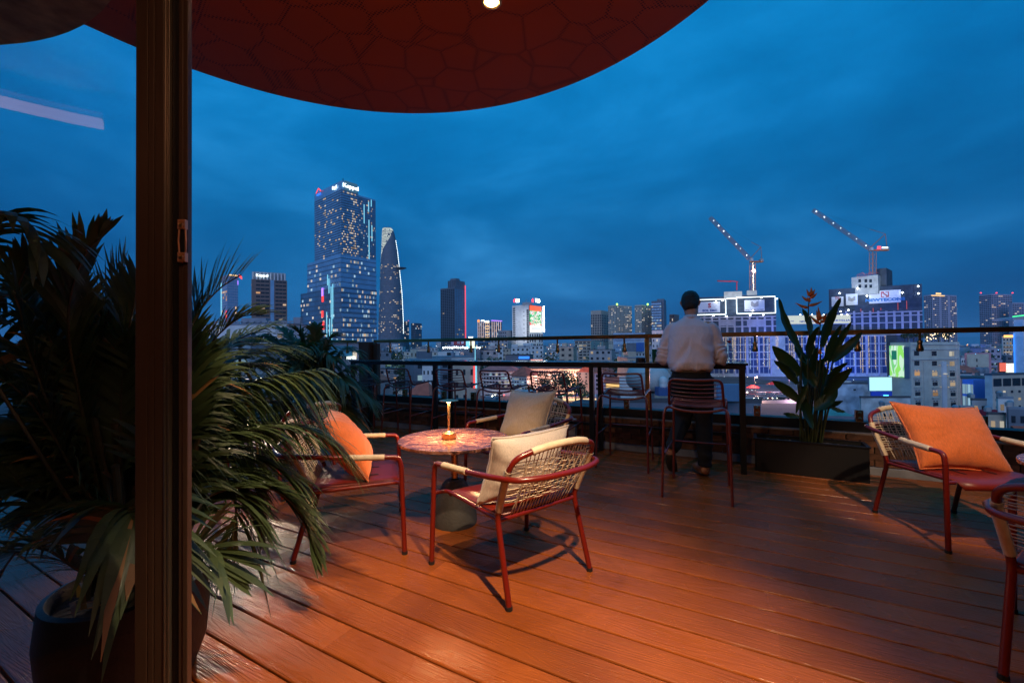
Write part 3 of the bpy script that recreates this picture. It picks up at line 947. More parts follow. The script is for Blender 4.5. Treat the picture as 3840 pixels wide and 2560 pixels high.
MB().lathe([(0.030, 0), (0.034, 0.004), (0.034, 0.05), (0.0325, 0.055), (0.034, 0.06), (0.034, 0.095), (0.0325, 0.10), (0.034, 0.105), (0.033, 0.14), (0.020, 0.175), (0.013, 0.188), (0.013, 0.20)], 28).build('body', M_PET, t, smooth=True, sharp=50)
MB().lathe([(0.0155, 0.192), (0.0155, 0.212), (0.013, 0.214)], 20).build('cap', mat('red_cap', (0.45, 0.02, 0.02), 0.4), t)
w = atn(2772, 1360, 4.72)
t = thing('glass_dish', 'small clear glass dish at the right end of the bar counter', 'dish', (w.x, w.y, CT))
MB().lathe([(0.035, 0), (0.042, 0.003), (0.045, 0.028), (0.042, 0.028), (0.038, 0.008)], 28).build('bowl', M_PET, t, smooth=True, sharp=50)

# ---- socket boxes under the counter
w = un(-1.82, 5.005)
t = thing('switch_box', 'pale grey electrical box on the brick parapet behind the grey cushion', 'electrical box', (w.x, w.y, 0.10), -AR)
MB().box((0, -0.02, 0.115), (0.27, 0.09, 0.23)).build('case', mat('grey_plastic', (0.42, 0.40, 0.38), 0.5), t, bevel=0.006)
w = un(-3.05, 5.0)
t = thing('switch_box', 'small dark electrical box on the brick parapet beyond the lamp', 'electrical box', (w.x, w.y, 0.17), -AR)
MB().box((0, -0.01, 0.08), (0.10, 0.06, 0.17)).build('case', M_BLACK, t, bevel=0.004)
# ================================================================ PLANTS
def leaf_mat(name, col, rough=0.42, trans=0.25):
    m, n, l, b = new_mat(name)
    oi = n.new('ShaderNodeObjectInfo')
    geo = n.new('ShaderNodeNewGeometry')
    tc = n.new('ShaderNodeTexCoord')
    nz = n.new('ShaderNodeTexNoise'); nz.inputs['Scale'].default_value = 6; nz.inputs['Detail'].default_value = 3
    l.new(tc.outputs['Object'], nz.inputs['Vector'])
    ad = n.new('ShaderNodeMath'); ad.operation = 'ADD'
    l.new(nz.outputs['Fac'], ad.inputs[0]); l.new(geo.outputs['Random Per Island'], ad.inputs[1])
    mr = n.new('ShaderNodeMapRange'); mr.inputs['From Max'].default_value = 1.6
    mr.inputs['From Min'].default_value = 0.3
    mr.inputs['To Min'].default_value, mr.inputs['To Max'].default_value = 0.6, 1.5
    l.new(ad.outputs[0], mr.inputs['Value'])
    vm = n.new('ShaderNodeVectorMath'); vm.operation = 'SCALE'; vm.inputs[0].default_value = col
    l.new(mr.outputs[0], vm.inputs['Scale']); l.new(vm.outputs[0], b.inputs['Base Color'])
    b.inputs['Roughness'].default_value = rough
    tr = n.new('ShaderNodeBsdfTranslucent')
    tr.inputs['Color'].default_value = (col[0] * 1.6, col[1] * 1.7, col[2] * 0.8, 1)
    mx = n.new('ShaderNodeMixShader'); mx.inputs[0].default_value = trans
    l.new(b.outputs[0], mx.inputs[1]); l.new(tr.outputs[0], mx.inputs[2])
    l.new(mx.outputs[0], n['Material Output'].inputs['Surface'])
    return m
M_FROND = leaf_mat('palm_leaf', (0.058, 0.088, 0.034))
M_FROND_DRY = leaf_mat('dry_palm_leaf', (0.30, 0.15, 0.05), 0.6)
M_STEM = mat('palm_stem', (0.06, 0.055, 0.022), 0.5, var=0.3)
M_POT = mat('black_pot', (0.018, 0.018, 0.020), 0.5, var=0.3, bump=0.15)
M_SOIL = mat('soil', (0.04, 0.027, 0.018), 0.95, bump=0.8, bscale=40)

def frond(root, pts, L=0.30, n=34, droop=0.6, width=0.0062, start=0.22, sweep=0.9, up=0.25, dry=0.03, curl=0.0):
    ctl = spline(pts, 10)
    pl = resample(ctl, 0.02)
    N = len(pl)
    n = int(n * 1.55)
    mb = MB()
    mb.tube(pl[::2] if N > 8 else pl, [0.0068 * (1 - 0.8 * i / max(1, len(pl[::2]) - 1)) + 0.0012 for i in range(len(pl[::2]))] if N > 8 else 0.004, 6, mi=1)
    for i in range(n):
        f = start + (1 - start) * i / (n - 1)
        x = f * (N - 1)
        j = min(N - 2, int(x))
        p = pl[j].lerp(pl[j + 1], x - j)
        tg = (pl[min(N - 1, j + 2)] - pl[max(0, j - 2)]).normalized()
        side = tg.cross(Vector((0, 0, 1)))
        side = side.normalized() if side.length > 0.05 else Vector((1, 0, 0))
        nrm = side.cross(tg).normalized()
        g = (f - start) / (1 - start)
        ll = L * (0.42 + 0.58 * math.sin(math.pi * min(1.0, 0.18 + 0.72 * g))) * random.uniform(0.86, 1.12)
        if g > 0.9: ll *= 0.75
        for s in (-1, 1):
            sw = sweep * (0.75 + 0.55 * g) + random.uniform(-.10, .10)
            d = (side * s * math.cos(sw) + tg * math.sin(sw) + nrm * (up + random.uniform(-.12, .12))).normalized()
            wv = (d.cross(nrm)).normalized()
            m_i = 2 if random.random() < dry else 0
            dr = droop * random.uniform(0.7, 1.3)
            bend = side * s * curl
            vs, fs = [], []
            K = 6
            for k in range(K + 1):
                q = k / K
                c = p + d * (ll * q) + Vector((0, 0, -dr * (ll * q) ** 2 / 0.28)) - bend * (q * q * ll)
                w = width * (0.35 + 1.1 * math.sin(math.pi * min(1, 0.12 + 0.80 * q))) * (1 - 0.9 * max(0, q - 0.75) / 0.25)
                vs += [c - wv * w + nrm * w * 0.35, c + wv * w + nrm * w * 0.35]
            for k in range(K):
                fs.append((2 * k, 2 * k + 1, 2 * k + 3, 2 * k + 2))
            mb.add(vs, fs, m_i)
    return mb.build('frond', [M_FROND, M_STEM, M_FROND_DRY], root, world=True)

PP = Vector((-1.42, 1.60, 0))
pt = thing('planter_pot', 'round black planter pot at the lower left behind the glass', 'plant pot', PP)
MB().lathe([(0.20, 0.0), (0.235, 0.10), (0.245, 0.22), (0.232, 0.345), (0.215, 0.35), (0.205, 0.335), (0.20, 0.30)], 48).build('pot', M_POT, pt, smooth=True, sharp=50)
MB().lathe([(0.198, 0.30), (0.198, 0.305)], 32).build('soil', M_SOIL, pt)
palm = thing('potted_palm', 'big areca palm in a black pot, fronds arching over the chair at left', 'palm', PP + Vector((0, 0, 0.305)))
def pxs(l):
    return [at(*q) for q in l]
root_p = PP + Vector((0, 0, 0.33))
def fr(l, **kw):
    a = pxs(l)
    b = root_p + Vector((random.uniform(-.09, .09), random.uniform(-.09, .09), 0))
    return frond(palm, [b] + a, **kw)
fr([(700, 1800, 1.62), (760, 1660, 1.75), (1000, 1600, 1.95), (1170, 1615, 2.08), (1290, 1715, 2.15)], L=.30, n=46, droop=.75, start=.34, width=.0066)
fr([(640, 1720, 1.65), (740, 1530, 1.8), (950, 1430, 2.0), (1170, 1392, 2.1)], L=.36, n=40, droop=1.1, start=.36)
fr([(600, 1700, 1.6), (660, 1380, 1.65), (735, 1190, 1.7), (820, 1085, 1.75), (905, 1030, 1.8)], L=.34, n=38, droop=.15, start=.35, up=.35)
fr([(620, 1720, 1.62), (720, 1420, 1.8), (860, 1290, 2.0), (1010, 1225, 2.15)], L=.32, n=34, droop=.5, start=.4)
fr([(680, 2000, 1.6), (800, 1850, 1.72), (1010, 1830, 1.85), (1130, 1930, 1.9), (1175, 2080, 1.9)], L=.20, n=42, droop=.40, start=.42, curl=.3)
fr([(660, 2180, 1.5), (720, 2060, 1.48), (790, 2070, 1.46), (835, 2150, 1.45)], L=.26, n=26, droop=.3, start=.3, width=.009)
fr([(680, 2050, 1.6), (780, 1870, 1.75), (880, 1880, 1.8), (870, 2040, 1.8)], L=.26, n=30, droop=.8, start=.4)
fr([(660, 1880, 1.62), (760, 1740, 1.8), (950, 1715, 1.95), (1100, 1790, 2.0)], L=.30, n=38, droop=.8, start=.34)
fr([(660, 1900, 1.62), (780, 1790, 1.78), (960, 1790, 1.9), (1080, 1880, 1.95)], L=.27, n=34, droop=.6, start=.36)
fr([(640, 1850, 1.62), (760, 1600, 1.85), (900, 1510, 2.05), (1080, 1520, 2.2), (1180, 1580, 2.25)], L=.30, n=36, droop=.7, start=.36)
fr([(620, 1800, 1.62), (720, 1500, 1.8), (850, 1390, 1.95), (980, 1370, 2.05)], L=.34, n=34, droop=.9, start=.34)
# crown fronds right of the door post
fr([(640, 1750, 1.65), (690, 1400, 1.72), (730, 1200, 1.76), (800, 1090, 1.8)], L=.24, n=40, droop=.2, start=.35, up=.2)
fr([(640, 1750, 1.68), (720, 1450, 1.8), (790, 1290, 1.86), (900, 1190, 1.9), (985, 1180, 1.92)], L=.26, n=40, droop=.45, start=.38)
fr([(640, 1750, 1.7), (740, 1470, 1.9), (880, 1350, 2.05), (1030, 1310, 2.15), (1110, 1350, 2.2)], L=.27, n=42, droop=.6, start=.38)
fr([(650, 1800, 1.7), (740, 1560, 1.9), (860, 1450, 2.05), (1000, 1440, 2.15), (1100, 1500, 2.2)], L=.27, n=42, droop=.7, start=.36)
fr([(650, 1850, 1.7), (730, 1660, 1.85), (840, 1590, 1.95), (960, 1610, 2.05), (1040, 1690, 2.1)], L=.25, n=42, droop=.6, start=.36)
fr([(650, 1850, 1.66), (720, 1720, 1.78), (800, 1690, 1.86), (900, 1740, 1.92), (960, 1840, 1.94)], L=.22, n=40, droop=.6, start=.36)
fr([(600, 1700, 1.66), (650, 1450, 1.7), (700, 1330, 1.74), (790, 1250, 1.78)], L=.24, n=38, droop=.4, start=.36)
fr([(650, 1900, 1.66), (730, 1820, 1.76), (830, 1820, 1.82), (930, 1900, 1.86), (960, 1990, 1.87)], L=.2, n=38, droop=.5, start=.36)
# fronds behind the glass
fr([(380, 1900, 1.52), (300, 1500, 1.48), (255, 1210, 1.45), (300, 990, 1.43), (385, 880, 1.42)], L=.20, n=42, droop=.12, start=.45, sweep=1.05)
fr([(150, 1700, 1.4), (-160, 1150, 1.34), (-60, 860, 1.3), (80, 830, 1.28), (150, 930, 1.27)], L=.26, n=24, droop=.9, start=.5, width=.009)
fr([(440, 1850, 1.55), (455, 1500, 1.58), (480, 1260, 1.6), (520, 1060, 1.6)], L=.30, n=36, droop=.3, start=.36)
fr([(330, 1850, 1.5), (180, 1600, 1.42), (40, 1440, 1.36), (-120, 1390, 1.3)], L=.30, n=34, droop=.5, start=.3)
fr([(425, 2150, 1.45), (440, 1990, 1.38), (465, 1905, 1.33), (495, 1960, 1.29), (512, 2060, 1.27)], L=.30, n=24, droop=.5, start=.45, width=.010)
fr([(330, 2150, 1.45), (180, 2060, 1.36), (60, 2070, 1.31), (-20, 2200, 1.29)], L=.24, n=26, droop=.5, start=.35)
fr([(400, 1850, 1.55), (370, 1450, 1.6), (400, 1200, 1.62), (470, 1000, 1.65)], L=.30, n=36, droop=.2, start=.4)
fr([(300, 1800, 1.5), (120, 1350, 1.42), (60, 1120, 1.4), (110, 980, 1.4)], L=.28, n=32, droop=.4, start=.4)
for tx, ty, ty2 in ((120, 1150, 1.5), (250, 1250, 1.75), (330, 1180, 1.8), (440, 1300, 1.85), (60, 1300, 1.5), (200, 1450, 1.7), (360, 1450, 1.8), (480, 1500, 1.8), (100, 1600, 1.5), (280, 1650, 1.7), (20, 1750, 1.45), (430, 1650, 1.75), (150, 1850, 1.45), (520, 1350, 1.8), (580, 1500, 1.75), (640, 1620, 1.75), (560, 1250, 1.75), (40, 1050, 1.6), (170, 1080, 1.7), (300, 1330, 1.6), (420, 1150, 1.75), (90, 1400, 1.65), (230, 1560, 1.6), (400, 1560, 1.65), (20, 1580, 1.6), (330, 1750, 1.6), (130, 1720, 1.6), (470, 1400, 1.7), (240, 1130, 1.75)):
    mx_ = (tx * .45 + 410 * .55)
    fr([(mx_, (ty + 2150) / 2 - 80, (ty2 + 1.6) / 2), (tx * .8 + 410 * .2, ty + 90, ty2), (tx, ty, ty2 + .03), (tx + (tx - 400) * .12, ty + 70, ty2 + .05)], L=.23, n=34, droop=.6, start=.35)
cs = MB()
for i in range(13):
    a = random.uniform(0, 6.28); r = random.uniform(0, .12)
    b = root_p + Vector((math.cos(a) * r, math.sin(a) * r, -.03))
    cs.tube(spline([b, b + Vector((math.cos(a) * .03, math.sin(a) * .03, .3)), b + Vector((math.cos(a) * .10, math.sin(a) * .10, random.uniform(.5, .8)))], 4), 0.011, 7)
cs.build('cane_cluster', M_STEM, palm, world=True, kind='stuff')
lit = MB()
for i in range(26):
    a = random.uniform(0, 6.28); r = random.uniform(0.02, .18)
    p = root_p + Vector((math.cos(a) * r, math.sin(a) * r, random.uniform(-.02, .05)))
    d = Vector((random.uniform(-1, 1), random.uniform(-1, 1), random.uniform(-.2, .5))).normalized()
    w = d.cross(Vector((0, 0, 1))).normalized() * 0.008
    lit.add([p - w, p + w, p + d * .07 + w * .6, p + d * .12, p + d * .07 - w * .6], [(0, 1, 2, 3, 4)])
lit.build('dry_leaves', M_FROND_DRY, palm, world=True, kind='stuff')

# second palm by the left parapet
P2 = un(-4.50, 3.10)
pt2 = thing('planter_pot', 'black planter pot of the far palm by the left parapet', 'plant pot', P2)
MB().lathe([(0.17, 0.0), (0.20, 0.2), (0.22, 0.42), (0.20, 0.42), (0.19, 0.38)], 32).build('pot', M_POT, pt2, smooth=True, sharp=50)
MB().lathe([(0.188, 0.375), (0.188, 0.38)], 24).build('soil', M_SOIL, pt2)
palm2 = thing('potted_palm', 'dark palm further back beside the corner pillar', 'palm', P2 + Vector((0, 0, .38)))
for tx, ty, dY in ((965, 1262, 0), (1035, 1232, .1), (1105, 1238, -.1), (1190, 1226, .1), (1270, 1262, 0), (1335, 1322, .1), (1385, 1400, .1), (1392, 1500, 0), (1330, 1590, -.2), (950, 1360, 0), (1000, 1480, -.2), (1250, 1345, -.2), (1150, 1310, -.25), (1300, 1440, -.3), (1075, 1400, -.3), (1210, 1520, -.3), (1060, 1300, .2), (1160, 1420, -.35), (1340, 1470, -.1), (1240, 1300, .15)):
    b = P2 + Vector((random.uniform(-.06, .06), random.uniform(-.06, .06), .40))
    e = at(tx, ty, 4.75 + dY)
    c = at(1165 + (tx - 1165) * .35, 1440 + (ty - 1440) * .45, 4.75)
    mid = c.lerp(e, .55) + Vector((0, 0, .10))
    frond(palm2, [b, b.lerp(c, .6) + Vector((0, 0, .05)), c, mid, e], L=.34, n=34, droop=.7, start=.40, width=.0085)

# ---- heliconia in a long black planter
w0 = un(0.215, 4.78)
pl_ = thing('planter_box', 'long black rectangular planter box standing against the parapet', 'planter', un(0.62, 4.845), -AR - rad(2))
for nm, c, s in (('side', (0, -.115, .15), (.86, .015, .30)), ('side', (0, .115, .15), (.86, .015, .30)), ('end', (-.4225, 0, .15), (.015, .215, .30)), ('end', (.4225, 0, .15), (.015, .215, .30))):
    MB().box(c, s).build(nm, M_BLACK, pl_, bevel=.002)
MB().box((0, 0, .135), (.829, .214, .27)).build('soil', M_SOIL, pl_)
rim = MB()
rim.box((0, -.119, .306), (.88, .028, .012)).box((0, .119, .306), (.88, .028, .012)).box((-.427, 0, .306), (.026, .209, .012)).box((.427, 0, .306), (.026, .209, .012))
rim.build('rim', M_DARK, pl_)
peb = MB()
for i in range(150):
    x, y = random.uniform(-.40, .40), random.uniform(-.095, .095)
    r = random.uniform(.008, .016)
    peb.lathe([(r * .6, -r * .4), (r, 0), (r * .6, r * .5)], 7, (x, y, .274))
peb.build('pebbles', mat('pebble', (0.22, 0.15, 0.11), 0.7, var=.5, scale=30), pl_, smooth=True, kind='stuff')
M_HLEAF = leaf_mat('heliconia_leaf', (0.030, 0.062, 0.016), 0.38, 0.14)
M_HSTEM = mat('heliconia_stem', (0.06, 0.075, 0.025), 0.45, var=.3)
M_BRACT = mat('orange_bract', (0.85, 0.20, 0.03), 0.4, var=.2)
hel = thing('heliconia_plant', 'tall heliconia with broad leaves and orange flowers in the long planter', 'plant', un(0.60, 4.85, .27))
def hp(x, y, n=4.84):
    return atn(2750 + .5102 * x, 1050 + .5102 * y, n)
def leaf(b, tp, wpx, dn=0.0, bow=0.05, twist=0.0, fold=0.35):
    n0 = 4.84 + dn
    B, T = hp(*b, n0), hp(*tp, n0 + dn * .6)
    wm = 0.86 * wpx * .5102 / FPX * B.y / 2
    ax = (T - B); Ln = ax.length; ax.normalize()
    vd = -Vector((B.x, B.y, B.z - EYE)).normalized()
    sd = ax.cross(vd).normalized()
    sd = (Matrix.Rotation(twist, 3, ax) @ sd)
    nr = sd.cross(ax).normalized()
    mb = MB()
    K = 14
    for k in range(K + 1):
        q = k / K
        c = B + ax * (Ln * q) + nr * (-bow * math.sin(q * math.pi * .9)) + Vector((0, 0, -.02 * q * q))
        w = wm * (math.sin(math.pi * (0.06 + 0.92 * q) ** 0.85) ** 0.75 if q < 1 else 0)
        w = max(w, .0015)
        rp_ = 0.004 * math.sin(q * 21 + twist * 5)
        mb.v += [tuple(c - sd * w + nr * (fold * w + rp_)), tuple(c - sd * w * .5 + nr * fold * w * .42), tuple(c), tuple(c + sd * w * .5 + nr * fold * w * .42), tuple(c + sd * w + nr * (fold * w - rp_))]
    for k in range(K):
        for c in range(4):
            mb.f.append((k * 5 + c, k * 5 + c + 1, k * 5 + c + 6, k * 5 + c + 5)); mb.m.append(0)
    o = mb.build('leaf', M_HLEAF, hel, world=True, smooth=True)
    return B
LEAVES = [((500, 540), (345, 110), 96, -.05), ((645, 490), (800, 112), 104, -.04), ((575, 400), (498, 192), 62, .05), ((545, 580), (640, 325), 96, -.08), ((668, 600), (802, 312), 74, .02),
          ((700, 600), (872, 290), 66, .06), ((728, 600), (945, 362), 80, .03), ((490, 700), (285, 468), 118, -.02), ((475, 760), (293, 578), 96, -.06), ((485, 890), (285, 726), 88, -.04),
          ((600, 780), (520, 590), 90, -.06), ((672, 780), (850, 593), 92, -.02), ((672, 840), (877, 633), 108, -.07), ((605, 950), (762, 782), 108, -.08), ((600, 950), (805, 868), 62, -.05),
          ((515, 870), (592, 1078), 112, -.11), ((545, 770), (462, 965), 50, -.12), ((485, 1005), (372, 960), 52, -.06), ((560, 620), (458, 432), 72, .05), ((600, 700), (690, 560), 96, .03),
          ((540, 780), (470, 520), 110, .06), ((600, 860), (660, 600), 110, .06), ((560, 900), (480, 760), 96, .04), ((650, 900), (700, 700), 90, .07), ((590, 620), (560, 430), 60, .08),
          ((705, 925), (825, 945), 44, -.08), ((560, 720), (620, 480), 86, -.02)]
stems = MB()
for b, tp, w_, dn in LEAVES:
    B = leaf(b, tp, w_, dn, bow=random.uniform(.02, .06), twist=random.choice((-1, 1)) * random.uniform(.25, .95))
    bx = 540 + (b[0] - 540) * .55 + random.uniform(-25, 25)
    g0 = hp(bx, 1186, 4.86 + dn * .3)
    g0.z = .27
    stems.tube(spline([g0, g0.lerp(B, .55) + Vector((0, 0, .02)), B], 6), [.0085] * 6 + [.006] * 7 if False else .0075, 7)
stems.build('stalks', M_HSTEM, hel, world=True, smooth=True)
def bract(a, b, w=.015, n=4.80):
    A, Bp = hp(*a, n), hp(*b, n)
    m_ = (A + Bp) / 2 + Vector((0, 0, -.008))
    MB().tube(spline([A, m_, Bp], 5), [.35 * w, .7 * w, w, w, .95 * w, .85 * w, .7 * w, .55 * w, .4 * w, .25 * w, .05 * w], 7).build('bract', M_BRACT, hel, world=True, smooth=True)
MB().tube(spline([hp(545, 1180, 4.82), hp(548, 700, 4.80), hp(556, 420, 4.80), hp(552, 210, 4.80), hp(560, 150, 4.80), hp(572, 100, 4.80)], 8), .005, 7).build('flower_stalk', M_HSTEM, hel, world=True, smooth=True)
MB().tube(spline([hp(600, 1180, 4.82), hp(610, 720, 4.80), hp(625, 470, 4.80), hp(640, 320, 4.80), hp(650, 270, 4.80)], 8), .005, 7).build('flower_stalk', M_HSTEM, hel, world=True, smooth=True)
for a, b in (((553, 205), (455, 166)), ((553, 188), (658, 153)), ((558, 152), (500, 114)), ((562, 132), (618, 92)), ((566, 118), (538, 66)), ((570, 112), (600, 66)), ((572, 104), (573, 52)), ((565, 160), (545, 120)),
             ((640, 325), (556, 252)), ((640, 290), (622, 192)), ((648, 285), (692, 240)), ((644, 315), (690, 262)), ((640, 545), (632, 500)), ((632, 300), (610, 220))):
    bract(a, b)
# ================================================================ THE STANDING MAN
M_SKIN = mat('skin', (0.42, 0.21, 0.13), 0.5, var=.08)
M_HAIR = mat('black_hair', (0.008, 0.007, 0.007), 0.5, bump=.8, bscale=160)
M_TROUSER = mat('black_trousers', (0.005, 0.0055, 0.008), 0.9, bump=.2, bscale=25)
M_SHOE = mat('brown_leather', (0.22, 0.075, 0.025), 0.4, var=.3)
M_SOLE = mat('shoe_sole', (0.03, 0.025, 0.02), 0.7)
def shirt_mat():
    m, n, l, b = new_mat('pale_shirt')
    b.inputs['Base Color'].default_value = (0.60, 0.56, 0.64, 1)
    b.inputs['Roughness'].default_value = 0.8
    b.inputs['Sheen Weight'].default_value = 0.15
    tc = n.new('ShaderNodeTexCoord')
    nz = n.new('ShaderNodeTexNoise'); nz.inputs['Scale'].default_value = 7; nz.inputs['Detail'].default_value = 3; nz.inputs['Distortion'].default_value = .8
    mp = n.new('ShaderNodeMapping'); mp.inputs['Scale'].default_value = (1.5, 1, 0.55)
    l.new(tc.outputs['Object'], mp.inputs[0]); l.new(mp.outputs[0], nz.inputs['Vector'])
    bp = n.new('ShaderNodeBump'); bp.inputs['Strength'].default_value = .45; bp.inputs['Distance'].default_value = .05
    l.new(nz.outputs['Fac'], bp.inputs['Height']); l.new(bp.outputs[0], b.inputs['Normal'])
    return m
M_SHIRT = shirt_mat()
def rings(mb, secs, n=24, power=2.3):
    """closed loft; each section: centre, x half-width, y half-depth, tangent"""
    vs, fs = [], []
    for c, a, b, tg in secs:
        tg = Vector(tg).normalized()
        ex = Vector((1, 0, 0)) - tg * tg.x
        ex.normalize()
        ey = tg.cross(ex)
        for i in range(n):
            th = 2 * math.pi * i / n
            cx, sx = math.cos(th), math.sin(th)
            x = math.copysign(abs(cx) ** (2 / power), cx) * a
            y = math.copysign(abs(sx) ** (2 / power), sx) * b
            vs.append(Vector(c) + ex * x + ey * y)
    k = len(secs)
    for j in range(k - 1):
        for i in range(n):
            fs.append((j * n + i, j * n + (i + 1) % n, (j + 1) * n + (i + 1) % n, (j + 1) * n + i))
    fs.append(tuple(reversed(range(n)))); fs.append(tuple(range((k - 1) * n, k * n)))
    mb.add(vs, fs)
def limb(mb, pts, rs, n=14):
    q = spline(pts, 6)
    r = []
    for i in range(len(q)):
        x = i / 6
        j = min(len(rs) - 2, int(x)); f = min(1, x - j)
        r.append(rs[j] * (1 - f) + rs[j + 1] * f)
    mb.tube(q, r, n)
def fuse(mb, name, m, parent, voxel, smooth=4, fold=None):
    o = mb.build(name, m, parent, smooth=True)
    r = o.modifiers.new('r', 'REMESH'); r.mode = 'VOXEL'; r.voxel_size = voxel
    sm = o.modifiers.new('s', 'SMOOTH'); sm.factor = .5; sm.iterations = smooth
    dg = bpy.context.evaluated_depsgraph_get()
    me = D.meshes.new_from_object(o.evaluated_get(dg))
    o.modifiers.clear()
    old = o.data; o.data = me; D.meshes.remove(old)
    me.materials.clear(); me.materials.append(m)
    if fold:
        ns = [Vector(v.normal) for v in me.vertices]
        for v, nn in zip(me.vertices, ns):
            v.co = v.co + nn * fold(v.co)
    me.polygons.foreach_set('use_smooth', [True] * len(me.polygons))
    me.update()
    return o
# local frame: x to the man's right, y ahead (to the counter), z up; origin on the deck under the pelvis
MO = un(-0.345, 4.37)
person_rz = -AR
# --- skin: one continuous body
bd = MB()
rings(bd, [((0, .0, .90), .155, .11, (0, 0, 1)), ((0, .01, 1.02), .145, .10, (0, .1, 1)), ((0, .035, 1.18), .155, .11, (0, .2, 1)), ((0, .075, 1.32), .165, .105, (0, .3, 1)), ((0, .105, 1.40), .12, .075, (0, .35, 1)), ((0, .13, 1.455), .058, .058, (0, .4, 1)), ((0, .155, 1.51), .053, .056, (0, .35, 1)), ((0, .175, 1.545), .055, .06, (0, .3, 1))])
HC_ = Vector((-.012, .215, 1.612))
Rh = Matrix.Rotation(rad(-24), 3, 'X')  # bowed head
def hd(p): return HC_ + Rh @ Vector(p)
hm = MB()
for z, a, b, oy in ((-.115, .030, .034, .045), (-.10, .047, .060, .028), (-.07, .060, .080, .012), (-.035, .069, .090, .004), (0.0, .0745, .096, 0.0), (.035, .076, .098, -.004), (.07, .070, .090, -.006), (.098, .052, .066, -.006), (.115, .022, .030, -.006)):
    pass
secs = []
for z, a, b, oy in ((-.115, .030, .034, .045), (-.10, .047, .060, .028), (-.07, .060, .080, .012), (-.035, .069, .090, .004), (0.0, .0745, .096, 0.0), (.035, .076, .098, -.004), (.07, .070, .090, -.006), (.098, .052, .066, -.006), (.115, .022, .030, -.006)):
    secs.append((hd((0, oy, z)), a, b, Rh @ Vector((0, 0, 1))))
rings(bd, secs, 22, 2.1)
bd.tube([hd((0, .085, .005)), hd((0, .106, -.022)), hd((0, .112, -.035)), hd((0, .09, -.045))], [.008, .013, .015, .008], 8)   # nose
bd.tube([hd((-.022, .092, -.068)), hd((0, .098, -.067)), hd((.022, .092, -.068))], [.005, .009, .005], 8)                    # mouth
for s in (-1, 1):
    bd.tube([hd((s * .074, -.008, -.028)), hd((s * .083, -.016, -.010)), hd((s * .088, -.022, .012)), hd((s * .083, -.012, .026)), hd((s * .076, .0, .020))], [.007, .010, .011, .010, .006], 8)  # ears
SH = {}
for s in (-1, 1):
    sh, el, wr = Vector((s * .168, .085, 1.362)), Vector((s * .255, .055, 1.085)), Vector((s * .10, .285, 1.058))
    SH[s] = (sh, el, wr)
    limb(bd, [Vector((s * .10, .09, 1.37)), sh, sh.lerp(el, .5), el, el.lerp(wr, .5), wr], [.06, .055, .045, .038, .036, .027])
    d = (wr - el).normalized()
    up = Vector((0, 0, 1)); sd = d.cross(up).normalized()
    pc = wr + d * .05
    bd.tube([wr - d * .01, wr + d * .03, wr + d * .085], [.027, .036, .034], 10)
    for q in range(4):
        o_ = sd * (.027 - .018 * q)
        ln = (.075, .083, .078, .062)[q]
        b0 = wr + d * .08 + o_
        bd.tube([b0 - d * .02, b0 + d * ln * .45 - up * .004, b0 + d * ln * .8 - up * .016, b0 + d * ln - up * .026], [.0098, .0092, .0085, .007], 8)
    tb = wr + d * .025 - sd * s * .026
    bd.tube([tb, tb + d * .03 - sd * s * .022, tb + d * .058 - sd * s * .026 - up * .012], [.0125, .0105, .008], 8)
# legs: right leg carries the weight, left leg crossed behind with the toe on the deck
HIP = {1: Vector((.088, 0, .90)), -1: Vector((-.088, 0, .90))}
KNEE = {1: Vector((.105, .035, .50)), -1: Vector((-.075, .05, .51))}
ANK = {1: Vector((.112, -.01, .085)), -1: Vector((-.165, -.155, .235))}
for s in (-1, 1):
    limb(bd, [HIP[s], HIP[s].lerp(KNEE[s], .5), KNEE[s], KNEE[s].lerp(ANK[s], .45), ANK[s]], [.095, .075, .055, .05, .038])
limb(bd, [Vector((.112, -.01, .085)), Vector((.10, -.02, .05)), Vector((.06, .06, .035)), Vector((.0, .17, .03))], [.036, .036, .034, .024])
limb(bd, [Vector((-.165, -.155, .235)), Vector((-.17, -.15, .20)), Vector((-.165, -.09, .10)), Vector((-.16, -.03, .035))], [.036, .036, .034, .024])
body = fuse(bd, 'person', M_SKIN, None, .0055, 3)
body.location = MO; body.rotation_euler = (0, 0, person_rz)
tag(body, 'person in a pale shirt and black trousers leaning on the bar counter, seen from behind', 'person')
# --- shirt, rolled to the elbows, loose at the waist
sm = MB()
rings(sm, [((0, -.018, .965), .172, .130, (0, 0, 1)), ((0, -.018, .985), .190, .146, (0, 0, 1)), ((0, -.008, 1.03), .205, .158, (0, .08, 1)), ((0, .008, 1.10), .198, .150, (0, .15, 1)), ((0, .03, 1.19), .196, .140, (0, .22, 1)), ((0, .06, 1.28), .202, .132, (0, .28, 1)), ((0, .082, 1.35), .196, .115, (0, .32, 1)), ((0, .098, 1.40), .160, .092, (0, .36, 1)), ((0, .112, 1.435), .105, .075, (0, .4, 1)), ((0, .124, 1.462), .066, .066, (0, .4, 1))], 36, 2.5)
for s in (-1, 1):
    sh, el, wr = SH[s]
    k = el.lerp(wr, .42)
    limb(sm, [Vector((s * .11, .085, 1.355)), sh + Vector((s * .004, 0, -.01)), sh.lerp(el, .5) + Vector((s * .012, -.008, 0)), el + Vector((s * .006, -.016, -.004)), k], [.070, .066, .059, .057, .050], 18)
    dd = (wr - el).normalized()
    sm.tube([el.lerp(wr, .26), el.lerp(wr, .40)], [.058, .058], 16)
